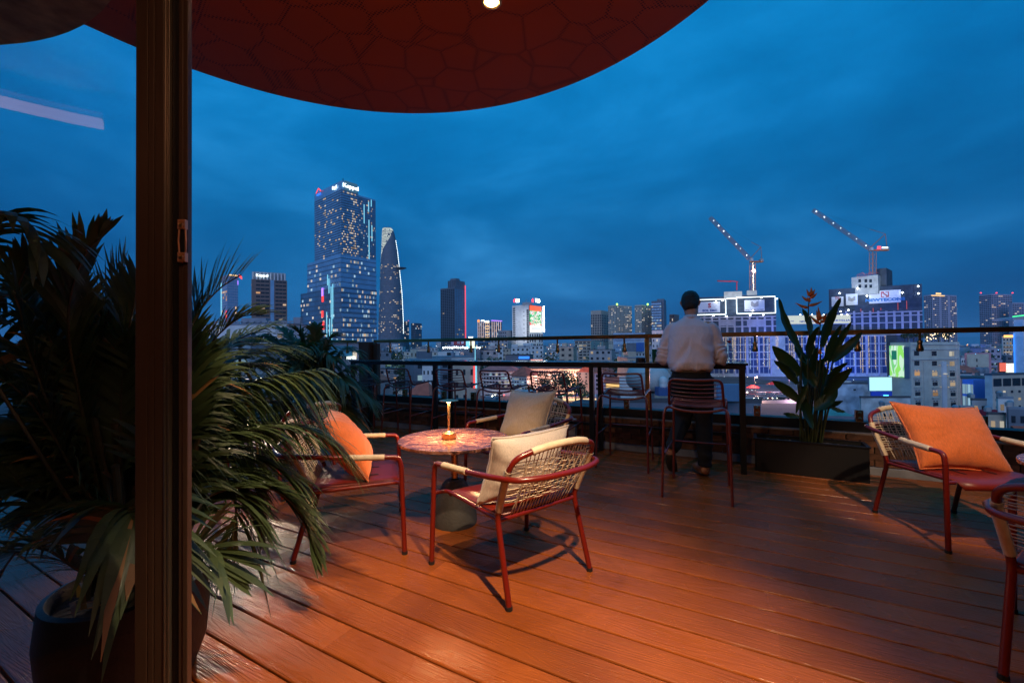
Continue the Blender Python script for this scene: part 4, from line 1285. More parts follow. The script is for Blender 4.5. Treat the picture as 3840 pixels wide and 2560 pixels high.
def fold(p):
    v = 0.0
    # long diagonal pulls from the shoulder blades to the waist, bunching above the belt
    v += .0075 * math.sin(38 * (abs(p.x) * .9 + (p.z - 1.05) * .42) + 5 * mnoise.noise(p * 5)) * max(0, min(1, (1.40 - p.z) / .25)) * (1 if p.y < .06 else .4)
    v += .009 * mnoise.noise(Vector((p.x * 9, p.y * 9, p.z * 4)))
    v += .008 * mnoise.noise(Vector((p.x * 5 + 7, p.y * 6, p.z * 15))) * max(0, min(1, (1.10 - p.z) / .12))
    if abs(p.x) > .19:
        v += .0065 * math.sin(95 * p.z + 30 * p.y + 9 * mnoise.noise(p * 8)) * max(0, min(1, (1.30 - p.z) / .1))
    return v
shirt = fuse(sm, 'shirt', M_SHIRT, body, .0085, 3, fold)
cb = MB()
ccx = [hd((0, 0, 0))]
cl_pts = []
for i in range(25):
    a = 2 * math.pi * i / 24
    cl_pts.append(Vector((math.cos(a) * .067, .136 + math.sin(a) * .066, 1.478 + .018 * -math.sin(a))))
for i in range(24):
    a, b = cl_pts[i], cl_pts[i + 1]
    dn = Vector((0, -.014, -.034))
    cb.add([a * 1.0, b * 1.0, b + dn + (b - Vector((0, .136, b.z))).normalized() * .010, a + dn + (a - Vector((0, .136, a.z))).normalized() * .010], [(0, 1, 2, 3)])
co = cb.build('collar', M_SHIRT, body, smooth=True)
so_ = co.modifiers.new('t', 'SOLIDIFY'); so_.thickness = .004
# --- trousers and belt
tm = MB()
rings(tm, [((0, -.012, .80), .150, .120, (0, 0, 1)), ((0, -.014, .88), .176, .138, (0, 0, 1)), ((0, -.012, .945), .168, .128, (0, 0, 1)), ((0, -.008, 1.0), .160, .118, (0, 0, 1))], 30, 2.4)
for s in (-1, 1):
    h, k, a = HIP[s], KNEE[s], ANK[s]
    limb(tm, [h + Vector((0, -.012, 0)), h.lerp(k, .5) + Vector((0, -.01, 0)), k, k.lerp(a, .5) + Vector((0, -.008, 0)), a + (a - k).normalized() * .0], [.112, .098, .076, .068, .060], 18)
def tfold(p):
    return .006 * mnoise.noise(Vector((p.x * 12, p.y * 12, p.z * 9))) + .005 * math.sin(60 * p.z + 20 * p.x) * (1 if p.z < .3 else .25)
fuse(tm, 'trousers', M_TROUSER, body, .0095, 3, tfold)
bl = MB(); rings(bl, [((0, -.010, .955), .176, .135, (0, 0, 1)), ((0, -.010, .988), .174, .133, (0, 0, 1))], 36, 2.4)
bl.build('belt', mat('brown_belt', (0.06, 0.03, 0.015), .5), body, smooth=True, sharp=40)
# --- hair
hr = MB()
secs = []
for z, a, b, oy in ((-.095, .040, .026, -.050), (-.075, .060, .046, -.046), (-.045, .074, .066, -.034), (-.01, .080, .078, -.026), (.03, .0845, .098, -.012), (.068, .081, .099, -.006), (.10, .064, .080, -.004), (.122, .034, .045, -.002), (.128, .012, .015, -.002)):
    secs.append((hd((0, oy, z)), a, b, Rh @ Vector((0, 0, 1))))
rings(hr, secs, 28, 2.15)
fuse(hr, 'hair', M_HAIR, body, .006, 2, lambda p: .004 * mnoise.noise(p * 50) + .0035 * mnoise.noise(Vector((p.x * 150, p.y * 150, p.z * 60))))
# --- glasses temple
gm = MB()
for s in (-1, 1):
    gm.tube([hd((s * .080, -.008, .022)), hd((s * .082, .04, .024)), hd((s * .074, .088, .020))], .0022, 6)
    gm.tube([hd((s * (.037 + .030 * math.cos(a)), .100, .010 + .020 * math.sin(a))) for a in [i * 2 * math.pi / 16 for i in range(16)]], .0018, 5, closed=True)
gm.build('glasses', M_DARK, body, smooth=True, kind='stuff')
# --- shoes
def shoe(path, sole_dir):
    u = MB()
    limb(u, path, [.044, .047, .045, .042, .024], 16)
    o = fuse(u, 'shoe', M_SHOE, body, .006, 3)
    s_ = MB()
    q = [Vector(p) + Vector(sole_dir) * .036 for p in path]
    qs = spline(q, 5)
    s_.tube(qs, [.036 + .010 * math.sin(i / (len(qs) - 1) * math.pi) - (.016 if i > len(qs) - 3 else 0) for i in range(len(qs))], 14, flat=.35)
    s_.build('sole', M_SOLE, o, smooth=True)
shoe([(.118, -.035, .058), (.10, .0, .052), (.065, .06, .046), (.035, .12, .042), (.005, .18, .036)], (0, 0, -1))
shoe([(-.172, -.178, .235), (-.172, -.155, .19), (-.168, -.115, .13), (-.163, -.075, .078), (-.158, -.035, .040)], (0, -.72, -.62))
# ================================================================ THE CITY
GZ = -23.5
M_GROUND = mat('city_ground', (0.055, 0.052, 0.055), 0.85, var=.4, scale=.05)
g_ = MB(); g_.lathe([(6200, GZ - .5), (6200, GZ)], 64)
structure(g_.build('city_ground', M_GROUND))
def cmat(name, col, rough=.75, **k):
    return mat(name, col, rough, **k)
WALLS = {
    'white': cmat('white_render', (.60, .60, .60), var=.12, scale=.4), 'cream': cmat('cream_render', (.56, .50, .40), var=.12, scale=.4),
    'grey': cmat('grey_render', (.34, .34, .35), var=.15, scale=.4), 'beige': cmat('beige_render', (.47, .38, .29), var=.15, scale=.4),
    'pink': cmat('pink_render', (.58, .26, .30), var=.1, scale=.4), 'brown': cmat('brown_cladding', (.17, .10, .08), .5, var=.1, scale=.3),
    'blueglass': cmat('blue_curtain_wall', (.26, .44, .62), .25, metal=.3, var=.15, scale=.1), 'darkglass': cmat('dark_curtain_wall', (.15, .25, .36), .25, metal=.3, var=.2, scale=.1),
    'concrete': cmat('bare_concrete', (.42, .42, .40), .85, var=.2, scale=.3), 'slate': cmat('slate_render', (.14, .16, .20), var=.15, scale=.3),
    'net': cmat('safety_net', (.045, .06, .085), .8, var=.35, scale=.25), 'lilac': cmat('lilac_render', (.40, .36, .46), var=.12, scale=.4), 'worn': cmat('worn_white_render', (.44, .46, .47), .85, var=.45, scale=.35)}
ROOFS = {'tile': cmat('red_roof_tile', (.42, .10, .055), .7, var=.3, scale=.6), 'metal': cmat('metal_roof', (.20, .23, .28), .45, var=.2, scale=.3), 'dark': cmat('dark_roof', (.07, .07, .08), .8, var=.3, scale=.3), 'teal': cmat('teal_roof', (.07, .23, .21), .6, var=.2, scale=.6)}
M_WIN = mat('dark_window_glass', (.018, .024, .034), .12, spec=.6)
M_LINE = cmat('slab_edge', (.10, .12, .15), .5)
LIT = [glow('lit_window_warm', (1.0, .68, .42), .48, rand=.6), glow('lit_window_white', (1.0, .84, .68), .52, rand=.6), glow('lit_window_cool', (.55, .82, 1.0), .48, rand=.6), glow('lit_window_amber', (1.0, .5, .2), .5, rand=.5)]
G_WHITE = glow('white_neon', (.80, .95, 1.0), 3.2)
G_LED = glow('white_floodlight', (.85, .95, 1.0), 14)
G_RED = glow('red_neon', (1.0, .05, .04), 1.6)
G_CYAN = glow('cyan_neon', (.25, .75, 1.0), 1.0)
G_BLUE = glow('blue_neon', (.03, .22, 1.0), 1.6)
G_PURP = glow('purple_neon', (.45, .2, 1.0), 1.8)
G_GOLD = glow('gold_neon', (1.0, .62, .25), 1.5)
G_GREEN = glow('green_neon', (.08, 1.0, .35), 1.4)
G_LIME = glow('lime_beacon', (.35, 1.0, .1), 4)
M_BOARD = mat('white_hoarding', (.74, .74, .80), .6)
M_INK_BLUE = mat('blue_print', (.02, .10, .32), .6)
M_INK_RED = mat('red_print', (.55, .03, .06), .6)
M_INK_GREY = mat('grey_print', (.16, .14, .14), .6)

def pxdir(px):
    d = ray(px, 1305)
    return d.x / d.y
win_cache = {}
def win_mesh(w, h, m):
    k = (round(w, 1), round(h, 1), m.name)
    if k not in win_cache:
        win_cache[k] = MB().box((0, 0, 0), (w, .16, h)).mesh('window', m)
    return win_cache[k]
class Bld:
    """block whose near vertical corner is seen at xc; its left face runs to xl, its right face to xr"""
    def __init__(s, name, label, cat, xl, xc, xr, ytop, Y, a, wall, zb=GZ, group=None, roof=None, ref=None, zt=None):
        k = pxdir(xc)
        s.C = Vector((k * Y, Y, 0))
        a = rad(a)
        s.d = {'L': Vector((-math.cos(a), math.sin(a), 0)), 'R': Vector((math.sin(a), math.cos(a), 0))}
        s.len = {}
        for f, x in (('L', xl), ('R', xr)):
            kk = pxdir(x); dd = s.d[f]
            den = dd.x - kk * dd.y
            t = (kk * Y - s.C.x) / den if abs(den) > 1e-6 else 10
            s.len[f] = max(.5, t)
        s.out = {'L': -s.d['R'], 'R': -s.d['L']}
        s.zb, s.zt = zb, (zt if zt is not None else at(xc, ytop, Y).z)
        s.root = thing(name, label, cat, s.C + Vector((0, 0, zb)), 0, group) if ref is None else ref
        c, l, r = s.C, s.d['L'] * s.len['L'], s.d['R'] * s.len['R']
        s.wallm = WALLS[wall] if isinstance(wall, str) else wall
        m = MB()
        q = [c, c + r, c + r + l, c + l]
        m.hexa(*[Vector((p.x, p.y, zb)) for p in q], (0, 0, s.zt - zb))
        m.build('wall', s.wallm, s.root, world=True)
        if roof:
            rm = MB()
            cc = (q[0] + q[2]) / 2
            q2 = [cc + (p - cc) * 1.015 for p in q]
            rm.hexa(*[Vector((p.x, p.y, s.zt + .01)) for p in q2], (0, 0, .5))
            rm.build('roof', ROOFS[roof], s.root, world=True)
    def pt(s, f, t, z, o=0.0):
        p = s.C + s.d[f] * t + s.out[f] * o
        return Vector((p.x, p.y, z))
    def rz(s, f):
        x = -s.d['L'] if f == 'L' else s.d['R']
        return math.atan2(x.y, x.x)
    def s_at(s, f, px):
        kk = pxdir(px); dd = s.d[f]
        return (kk * s.C.y - s.C.x) / (dd.x - kk * dd.y)
    def z_at(s, f, px, py):
        p = s.pt(f, s.s_at(f, px), 0)
        return at(px, py, p.y).z
    def slab(s, name, f, t0, t1, z0, z1, m, o0=.0, o1=.12, kind=None, par=None):
        a, b = s.pt(f, t0, z0, o0), s.pt(f, t1, z0, o0)
        c, d = s.pt(f, t1, z0, o1), s.pt(f, t0, z0, o1)
        mb = MB().hexa(a, b, c, d, (0, 0, z1 - z0)) if f == 'L' else MB().hexa(d, c, b, a, (0, 0, z1 - z0))
        return mb.build(name, m, par or s.root, world=True, kind=kind)
    def px_slab(s, name, f, x0, y0, x1, y1, m, o0=0.0, o1=.25, kind=None):
        """panel covering the photo rectangle x0..x1 (y taken at its middle)"""
        t0, t1 = s.s_at(f, x0), s.s_at(f, x1)
        xm = (x0 + x1) / 2
        z0, z1 = s.z_at(f, xm, y1), s.z_at(f, xm, y0)
        return s.slab(name, f, min(t0, t1), max(t0, t1), z0, z1, m, o0, o1, kind)
    def windows(s, f, nb, nf, z0=None, z1=None, t0=0.0, t1=None, wf=.7, hf=.6, lit=.12, cap=40, pal=(0, 1, 1), cluster=None, dark=M_WIN, off=.02, bands=False, singles=0):
        z0 = s.zb if z0 is None else z0
        z1 = s.zt if z1 is None else z1
        t1 = s.len[f] if t1 is None else t1
        bw, fh = (t1 - t0) / nb, (z1 - z0) / nf
        dk, extra = MB(), {}
        cells = [(i, j) for i in range(nb) for j in range(nf)]
        on_ = set()
        for c in cells:
            pr = lit * (2.2 if mnoise.noise(Vector((c[0] * .35, c[1] * 1.9, nb * .7 + nf))) > .12 else .45)
            if cluster: pr = lit * cluster(c[0] / nb, c[1] / nf)
            if random.random() < pr: on_.add(c)
        ob = list(on_); random.shuffle(ob)
        objs = set(ob[:cap])
        sing = set(random.sample([c for c in cells if c not in on_], min(singles, len(cells) - len(on_)))) if singles else set()
        for (i, j) in cells:
            tc, zc = t0 + (i + .5) * bw, z0 + (j + .5) * fh
            w, h = bw * wf, fh * hf
            if (i, j) in objs or (i, j) in sing:
                m = LIT[random.choice(pal)] if (i, j) in objs else dark
                inst('window', win_mesh(w, h, m), s.root, s.pt(f, tc, zc, .06) - s.root.location, (0, 0, s.rz(f)))
            else:
                mb = dk
                if (i, j) in on_:
                    mb = extra.setdefault(random.choice(pal), MB())
                a, b = s.pt(f, tc - w / 2, zc - h / 2, off), s.pt(f, tc + w / 2, zc - h / 2, off)
                c_, d_ = s.pt(f, tc + w / 2, zc - h / 2, off + .1), s.pt(f, tc - w / 2, zc - h / 2, off + .1)
                if f == 'L': mb.hexa(a, b, c_, d_, (0, 0, h))
                else: mb.hexa(d_, c_, b, a, (0, 0, h))
        if dk.v: dk.build('window_grid', dark, s.root, world=True, kind='stuff')
        for k, mb in extra.items():
            mb.build('lit_window_grid', LIT[k], s.root, world=True, kind='stuff')
        if bands:
            bm = MB()
            for j in range(nf + 1):
                z = z0 + j * fh
                a, b = s.pt(f, t0, z - .22, 0), s.pt(f, t1, z - .22, 0)
                c_, d_ = s.pt(f, t1, z - .22, .3), s.pt(f, t0, z - .22, .3)
                if f == 'L': bm.hexa(a, b, c_, d_, (0, 0, .44))
                else: bm.hexa(d_, c_, b, a, (0, 0, .44))
            bm.build('floor_bands', M_LINE, s.root, world=True, kind='stuff')
    def text(s, txt, f, px, py, hpx, m, o=.35, name='lettering', bold=.02, wpx=None):
        t = s.s_at(f, px)
        p = s.pt(f, t, 0, o)
        h = hpx * p.y / FPX
        z = at(px, py, p.y).z
        return put_text(txt, Vector((p.x, p.y, z)), s.rz(f), h, m, s.root, name, bold, (wpx * p.y / FPX / max(.2, abs(math.cos(s.rz(f))))) if wpx else None)
def put_text(txt, p, rz, h, m, root, name='lettering', bold=.02, width=None):
    """standing letters centred on p, facing out of the wall"""
    cu = D.curves.new(name, 'FONT')
    cu.body = txt; cu.size = 1.0; cu.align_x = 'CENTER'; cu.align_y = 'CENTER'; cu.extrude = .03; cu.offset = bold; cu.resolution_u = 2
    o = D.objects.new(name, cu); COL.objects.link(o)
    dg = bpy.context.evaluated_depsgraph_get()
    me = D.meshes.new_from_object(o.evaluated_get(dg))
    D.objects.remove(o); D.curves.remove(cu)
    me.materials.clear(); me.materials.append(m)
    xs = [v.co.x for v in me.vertices]; ys = [v.co.y for v in me.vertices]
    hh = max(ys) - min(ys); ww = max(xs) - min(xs)
    sy = h / hh; sx = (width / ww) if width else sy
    me.transform(Matrix.Rotation(rad(90), 4, 'X') @ Matrix.Diagonal((sx, sy, sy, 1)) @ Matrix.Translation((-(max(xs) + min(xs)) / 2, -(max(ys) + min(ys)) / 2, 0)))
    o = D.objects.new(name, me); COL.objects.link(o)
    o.parent = root
    o.location = Matrix.Rotation(-root.rotation_euler.z, 3, 'Z') @ (Vector(p) - root.location)
    o.rotation_euler = (0, 0, rz - root.rotation_euler.z)
    o['kind'] = 'stuff'
    return o

# ---- 1 the tall stepped glass tower
T1 = Bld('office_tower', 'tall stepped blue glass tower, brightest of the skyline, lit signs along its crown', 'skyscraper', 1181, 1283, 1346, 677, 400, 40, 'blueglass')
zA = T1.zt
wing = Bld('x', '', '', 1270, 1283, 1411, 0, 400, 40, 'blueglass', ref=T1.root, zt=zA - 9.0)
tB = Bld('x', '', '', 1153, 1279, 1412, 0, 398.5, 40, 'blueglass', ref=T1.root, zt=at(1283, 955, 400).z)
tC = Bld('x', '', '', 1128, 1281, 1413, 0, 397.2, 40, 'darkglass', ref=T1.root, zt=at(1283, 1075, 400).z)
zB, zC = tB.zt, tC.zt
crown = at(1283, 712, 400).z
T1.windows('L', 18, 26, zB, crown, lit=.16, cap=55, wf=.78, hf=.55, bands=True, dark=WALLS['blueglass'], cluster=lambda u, v: 1.6 if (.25 < u < .35 or .55 < u < .66 or .75 < u < .82) else .25)
T1.windows('R', 13, 26, zB, crown, lit=.26, cap=80, wf=.8, hf=.55, bands=True, dark=WALLS['blueglass'], cluster=lambda u, v: (1.5 if .5 < u < .85 else .7) * (1.4 if v < .55 else .6))
wing.windows('R', 18, 25, zB, wing.zt - 2, t0=T1.len['R'], lit=.12, cap=45, wf=.7, hf=.55, bands=True, dark=WALLS['darkglass'], pal=(0, 0, 1, 2))
tB.windows('L', 18, 6, zC, zB - 3, lit=.12, cap=18, wf=.8, hf=.5, bands=True, dark=WALLS['blueglass'], pal=(1, 2, 2))
tB.windows('R', 20, 6, zC, zB - 3, lit=.16, cap=25, wf=.8, hf=.5, bands=True, dark=WALLS['blueglass'], pal=(1, 2, 2))
tC.windows('L', 26, 18, -25, zC - 1, lit=.16, cap=70, wf=.82, hf=.5, bands=True, dark=WALLS['darkglass'], pal=(1, 1, 2), cluster=lambda u, v: 1.4 if (v * 18) % 3 < 1.2 else .5)
tC.windows('R', 28, 18, -25, zC - 1, lit=.24, cap=90, wf=.8, hf=.55, bands=True, dark=WALLS['blueglass'], pal=(1, 2, 2, 0))
for f, x, y0, y1 in (('R', 1367, 767, 838), ('R', 1384, 757, 795), ('R', 1394, 750, 775), ('R', 1385, 825, 1000), ('R', 1396, 845, 905), ('R', 1392, 1080, 1185), ('R', 1399, 1110, 1180)):
    wing.px_slab('neon_strip', f, x - 1.2, y0, x + 1.2, y1, G_CYAN, .3, .6)
for x, y0, y1 in ((1231, 1030, 1070), (1236, 1045, 1100), (1244, 1075, 1190), (1250, 1065, 1195), (1227, 1170, 1270), (1238, 1195, 1270), (1246, 1190, 1275)):
    tC.px_slab('neon_strip', 'L', x - 1.1, y0, x + 1.1, y1, G_CYAN, .3, .6)
for x, y0, y1, m in ((1211, 1080, 1110, G_PURP), (1212, 1110, 1132, G_RED), (1211, 1165, 1190, G_RED), (1214, 1205, 1235, G_RED)):
    tC.px_slab('led_panel', 'L', x - 3, y0, x + 3, y1, m, .3, .6)
T1.px_slab('crown_glow', 'R', 1294, 684, 1342, 720, glow('crown_glass', (.10, .32, .55), .35), .1, .2)
T1.text('Keppel', 'R', 1317, 703, 19, G_WHITE, .8, wpx=40)
T1.text('Keppel', 'L', 1259, 704, 15, G_WHITE, .8, wpx=24)
T1.text('RESCO', 'L', 1200, 729, 8, G_BLUE, .8, wpx=24)
ro = MB()
z_, t_ = T1.z_at('L', 1200, 724), T1.s_at('L', 1200)
for a, b in ((9, 0), (0, -9)):
    p, q = T1.pt('L', t_ + a * .55, z_ + (0 if a else 3.6), .9), T1.pt('L', t_ + b * .55, z_ + (0 if b else 3.6), .9)
    ro.hexa(p, q, q + T1.out['L'] * .3, p + T1.out['L'] * .3, (0, 0, 1.3))
ro.build('roof_emblem', G_RED, T1.root, world=True)
ant = MB()
for x in (1300, 1303):
    p = T1.pt('R', T1.s_at('R', x), zA, -6); ant.tube([p, p + Vector((0, 0, 5))], .18, 5)
ant.build('antenna', M_DARK, T1.root, world=True)

# ---- 2 the curved tower with a helipad
cY = 818.0
T2 = thing('curved_tower', 'curved tapering tower with a white lit crown and a round helipad', 'skyscraper', Vector((pxdir(1467) * cY, cY, GZ)))
prof2 = [(1265, 1420, 1514), (1200, 1421, 1513), (1100, 1425, 1508), (1005, 1427, 1498), (950, 1430, 1492), (905, 1432, 1485), (880, 1433, 1480), (862, 1434, 1474), (855, 1436, 1468)]
def t2sec(y):
    for (a, b) in zip(prof2, prof2[1:]):
        if b[0] <= y <= a[0]:
            f = (a[0] - y) / (a[0] - b[0]); return a[1] + (b[1] - a[1]) * f, a[2] + (b[2] - a[2]) * f
    return prof2[-1][1:]
lo = MB(); NS = 36
ys_ = [1290] + [1265 - 6 * i for i in range(68)] + [855]
ys_ = [y for y in ys_ if y >= 855]
ringz = []
for y in ys_:
    xl, xr = t2sec(min(y, 1265))
    cx = at((xl + xr) / 2, y, cY); hw = (xr - xl) / 2 * cY / FPX
    z = cx.z if y < 1280 else GZ
    ringz.append((cx.x, hw, z))
for (x, hw, z) in ringz:
    for i in range(NS):
        a = 2 * math.pi * i / NS
        lo.v.append((x + hw * math.cos(a), cY + hw * .8 * math.sin(a), z))
for j in range(len(ringz) - 1):
    for i in range(NS):
        lo.f.append((j * NS + i, j * NS + (i + 1) % NS, (j + 1) * NS + (i + 1) % NS, (j + 1) * NS + i)); lo.m.append(0)
lo.f.append(tuple(range((len(ringz) - 1) * NS, len(ringz) * NS))); lo.m.append(0)
lo.build('wall', WALLS['slate'], T2, world=True, smooth=False)
def t2pt(ang, y, k=1.004):
    xl, xr = t2sec(y); c = at((xl + xr) / 2, y, cY); hw = (xr - xl) / 2 * cY / FPX
    return Vector((c.x + hw * math.cos(ang) * k, cY + hw * .8 * math.sin(ang) * k, c.z))
crn, bnd = MB(), MB()
for i in range(26):
    a = math.pi * (1.0 + (i + .5) / 26)
    q = i / 25
    yb = 990 - 130 * min(1, q * 1.15) ** 0.8 if q < .86 else 868
    y = 858
    while y < yb:
        if random.random() < .88:
            p0, p1 = t2pt(a - .026, y + 4), t2pt(a + .026, y + 4)
            p2, p3 = t2pt(a + .026, y), t2pt(a - .026, y)
            crn.quad(p0, p1, p2, p3)
        y += 5
crn.build('lit_crown', glow('crown_white', (.9, 1.0, .85), 1.5), T2, world=True, kind='stuff')
for y in range(870, 1262, 6):
    n_ = 22
    ring = [t2pt(math.pi * (1 + i / n_), y, 1.006) for i in range(n_ + 1)]
    for a, b in zip(ring, ring[1:]):
        bnd.hexa(a, b, b * 1.0003, a * 1.0003, (0, 0, .7))
bnd.build('floor_bands', M_LINE, T2, world=True, kind='stuff')
edge = MB()
for y in range(905, 1255, 7):
    p = t2pt(math.pi * 1.97, y, 1.01)
    edge.box((p.x, p.y, p.z), (.8, .8, 2.4))
edge.build('edge_lights', G_WHITE, T2, world=True, kind='stuff')
for i in range(110):
    y = random.choice([1003, 1004, 1025, 1026, 1045, 1090, 1098, 1135, 1145, 1160, 1190, 1215, 1230, 1245]) + random.choice((-6, 0, 0, 6))
    a = math.pi * (1.08 + .84 * random.random())
    p = t2pt(a, y, 1.012)
    inst('window', win_mesh(random.choice((1.6, 2.6)), 1.5, LIT[random.choice((0, 1, 1))]), T2, p - T2.location, (0, 0, a - math.pi * 1.5))
hpd = at(1507, 1007, cY)
hm_ = MB(); hm_.lathe([(3, -3.0), (9.5, -.6), (10, 0), (9.6, .3)], 28, (hpd.x, hpd.y - 6, hpd.z)); hm_.box((hpd.x - 8, hpd.y - 4, hpd.z - 2), (10, 6, 2))
hm_.build('helipad', WALLS['slate'], T2, world=True)

# ---- 3 brown tower and its pale neighbour, left
T3 = Bld('office_tower', 'brown banded office tower at the left with a lit sign under its pale crown', 'office tower', 896, 943, 1077, 1046, 420, 66, 'brown')
T3.windows('L', 3, 24, -20, T3.zt, wf=.86, hf=.45, lit=.06, cap=6, dark=WALLS['blueglass'], pal=(3,))
w3 = T3.len['R']
for a, b in ((.12, .5), (.66, .98)):
    T3.windows('R', 3, 24, -20, T3.zt, t0=w3 * a, t1=w3 * b, wf=.9, hf=.42, lit=.10, cap=12, pal=(3, 0), dark=M_WIN)
T3.slab('stair_strip', 'R', w3 * .525, w3 * .63, -20, T3.zt, WALLS['blueglass'], 0, .2)
cr3 = Bld('x', '', '', 903, 945, 1068, 1018, 423, 66, 'grey', ref=T3.root, zb=T3.zt)
cl_ = MB()
for i in range(10):
    p = T3.pt('R', w3 * (i + .3) / 10, T3.zt); cl_.box((p.x, p.y + .8, T3.zt + 3.5), (1.1, 1.1, 7))
cl_.build('crown_columns', WALLS['white'], T3.root, world=True, kind='stuff')
T3.text('Keppel', 'R', 984, 1034, 12, G_WHITE, 1.0, wpx=36)
T3.px_slab('emblem', 'L', 900, 1033, 910, 1043, G_RED, .4, .8)
for b_ in (T3,):
    pass
T4 = Bld('office_tower', 'pale blue slim tower behind the brown one, edged in red and pink neon', 'office tower', 830, 852, 893, 1030, 600, 40, 'lilac')
T4.windows('L', 4, 26, 0, T4.zt - 6, lit=.2, cap=14, pal=(0, 3), dark=WALLS['blueglass'])
T4.windows('R', 6, 26, 0, T4.zt - 6, lit=.05, cap=6, dark=WALLS['blueglass'])
for f, x, y0, y1, m in (('L', 831, 1060, 1205, G_CYAN), ('L', 850, 1165, 1205, G_RED), ('R', 892, 1052, 1068, G_PURP), ('R', 884, 1150, 1190, G_GOLD)):
    T4.px_slab('neon_strip', f, x - 1, y0, x + 1, y1, m, .3, .8)
T4.px_slab('roof_sign', 'R', 856, 1030, 890, 1034, G_GOLD, .3, .8)

# ---- 5 white low block beyond the left palm
T5 = Bld('white_block', 'long white flat roofed block beyond the palms, pipes on its roof', 'building', 640, 1075, 1152, 1216, 150, 8, 'white', roof='metal')
T5.windows('L', 9, 3, T5.zt - 13, T5.zt - 2, wf=.35, hf=.45, lit=.3, cap=8, pal=(0,), singles=10)
T5.windows('R', 2, 3, T5.zt - 13, T5.zt - 2, wf=.22, hf=.5, lit=0, singles=4)
rp_ = MB()
for i in range(14):
    p = at(800 + 24 * i, 1210, 156); rp_.box((p.x, p.y, T5.zt + 1.4), (2.0, .35, .5)); rp_.box((p.x, p.y, T5.zt + .9), (.3, .3, 1.2))
p = at(1118, 1200, 153); rp_.box((p.x, p.y, T5.zt + 1.5), (2.4, 2, 2.2)); rp_.box((at(960, 1200, 158).x, 158, T5.zt + 1.7), (9, 3, 2.2))
rp_.build('roof_pipes', ROOFS['metal'], T5.root, world=True, kind='stuff')
T5b = Bld('hotel', 'blue grey hotel below the pillar with standing white letters on its roof edge', 'hotel', 1120, 1345, 1362, 1290, 105, 4, 'slate', roof='dark')
T5b.windows('L', 8, 4, T5b.zt - 14, T5b.zt - 1, wf=.5, hf=.5, lit=.25, cap=8, pal=(1, 2), singles=14)
T5b.px_slab('blue_awning', 'L', 1190, 1297, 1322, 1335, mat('teal_sheet', (.03, .22, .32), .5), .1, .4)
T5b.text('HOTEL', 'L', 1326, 1341, 11, glow('hotel_letters', (.95, 1, .9), 3), 1.2, wpx=36)

# ---- 6,7 more towers
T6 = Bld('office_tower', 'slim dark tower just right of the curved tower', 'office tower', 1510, 1516, 1534, 1204, 900, 30, 'slate'); T6.windows('R', 3, 14, 0, T6.zt, lit=.15, cap=5); T6.px_slab('beacon', 'R', 1530, 1201, 1533, 1203, G_RED, .5, 1.0)
T6 = Bld('office_tower', 'small flat topped dark tower between the curved tower and the red edged one', 'office tower', 1542, 1558, 1582, 1211, 850, 30, 'slate'); T6.windows('R', 5, 12, 0, T6.zt, lit=.2, cap=10, pal=(0, 1, 2)); T6.windows('L', 3, 12, 0, T6.zt, lit=.1, cap=4)
T7 = Bld('residential_tower', 'dark unfinished tower with a red light line down its right edge', 'tower', 1653, 1706, 1746, 1077, 650, 32, 'slate')
T7b = Bld('x', '', '', 1681, 1712, 1745, 1050, 655, 32, 'slate', ref=T7.root)
T7c = Bld('x', '', '', 1690, 1712, 1726, 1043, 665, 32, 'slate', ref=T7.root)
T7.windows('L', 7, 40, -10, T7.zt - 2, wf=.72, hf=.6, lit=.008, cap=4, bands=True)
T7.windows('R', 6, 40, -10, T7.zt - 2, wf=.6, hf=.6, lit=.01, cap=4, dark=WALLS['blueglass'])
T7b.windows('L', 4, 7, T7.zt, T7b.zt, wf=.6, hf=.5, lit=0)
rl = MB()
for i in range(58):
    y = 1072 + i * 3.4
    p = T7.pt('R', T7.len['R'] - .5, at(1744, y, T7.pt('R', T7.len['R'], 0).y).z, .6); rl.box((p.x, p.y, p.z), (1.5, 1.0, .95))
rl.build('red_light_line', G_RED, T7.root, world=True, kind='stuff')

# ---- 8 purple and gold lit block
T8 = Bld('office_block', 'low office block outlined in gold and purple light, sign on its roof', 'office block', 1793, 1838, 1883, 1203, 600, 40, 'darkglass')
T8.windows('L', 7, 9, -5, T8.zt - 2, lit=.25, cap=20, pal=(0, 2)); T8.windows('R', 7, 9, -5, T8.zt - 2, lit=.25, cap=20, pal=(0, 2))
for x in range(1794, 1838, 7): T8.px_slab('light_fin', 'L', x - .5, 1206, x + .5, 1268, glow('cream_fin', (1, .75, .7), .7) if x == 1794 else D.materials['cream_fin'], .3, .8)
for x in range(1845, 1884, 8): T8.px_slab('light_fin', 'R', x - .7, 1206, x + .7, 1268, D.materials['cream_fin'], .3, .8)
for y in (1210, 1221, 1232, 1243, 1254, 1264): T8.px_slab('lit_floor', 'L', 1823, y, 1836, y + 2, G_GOLD, .6, 1.2)
T8.px_slab('roof_light', 'R', 1842, 1201, 1882, 1204, G_PURP, .4, 1.0); T8.px_slab('roof_light', 'L', 1806, 1200, 1818, 1204, G_WHITE, .4, 1.0)
T8.text('DOJI', 'L', 1829, 1206, 8, G_WHITE, 1.6, wpx=18); T8.px_slab('emblem', 'L', 1794, 1199, 1800, 1207, glow('orange_emblem', (1, .3, .05), 2), .6, 1.4)

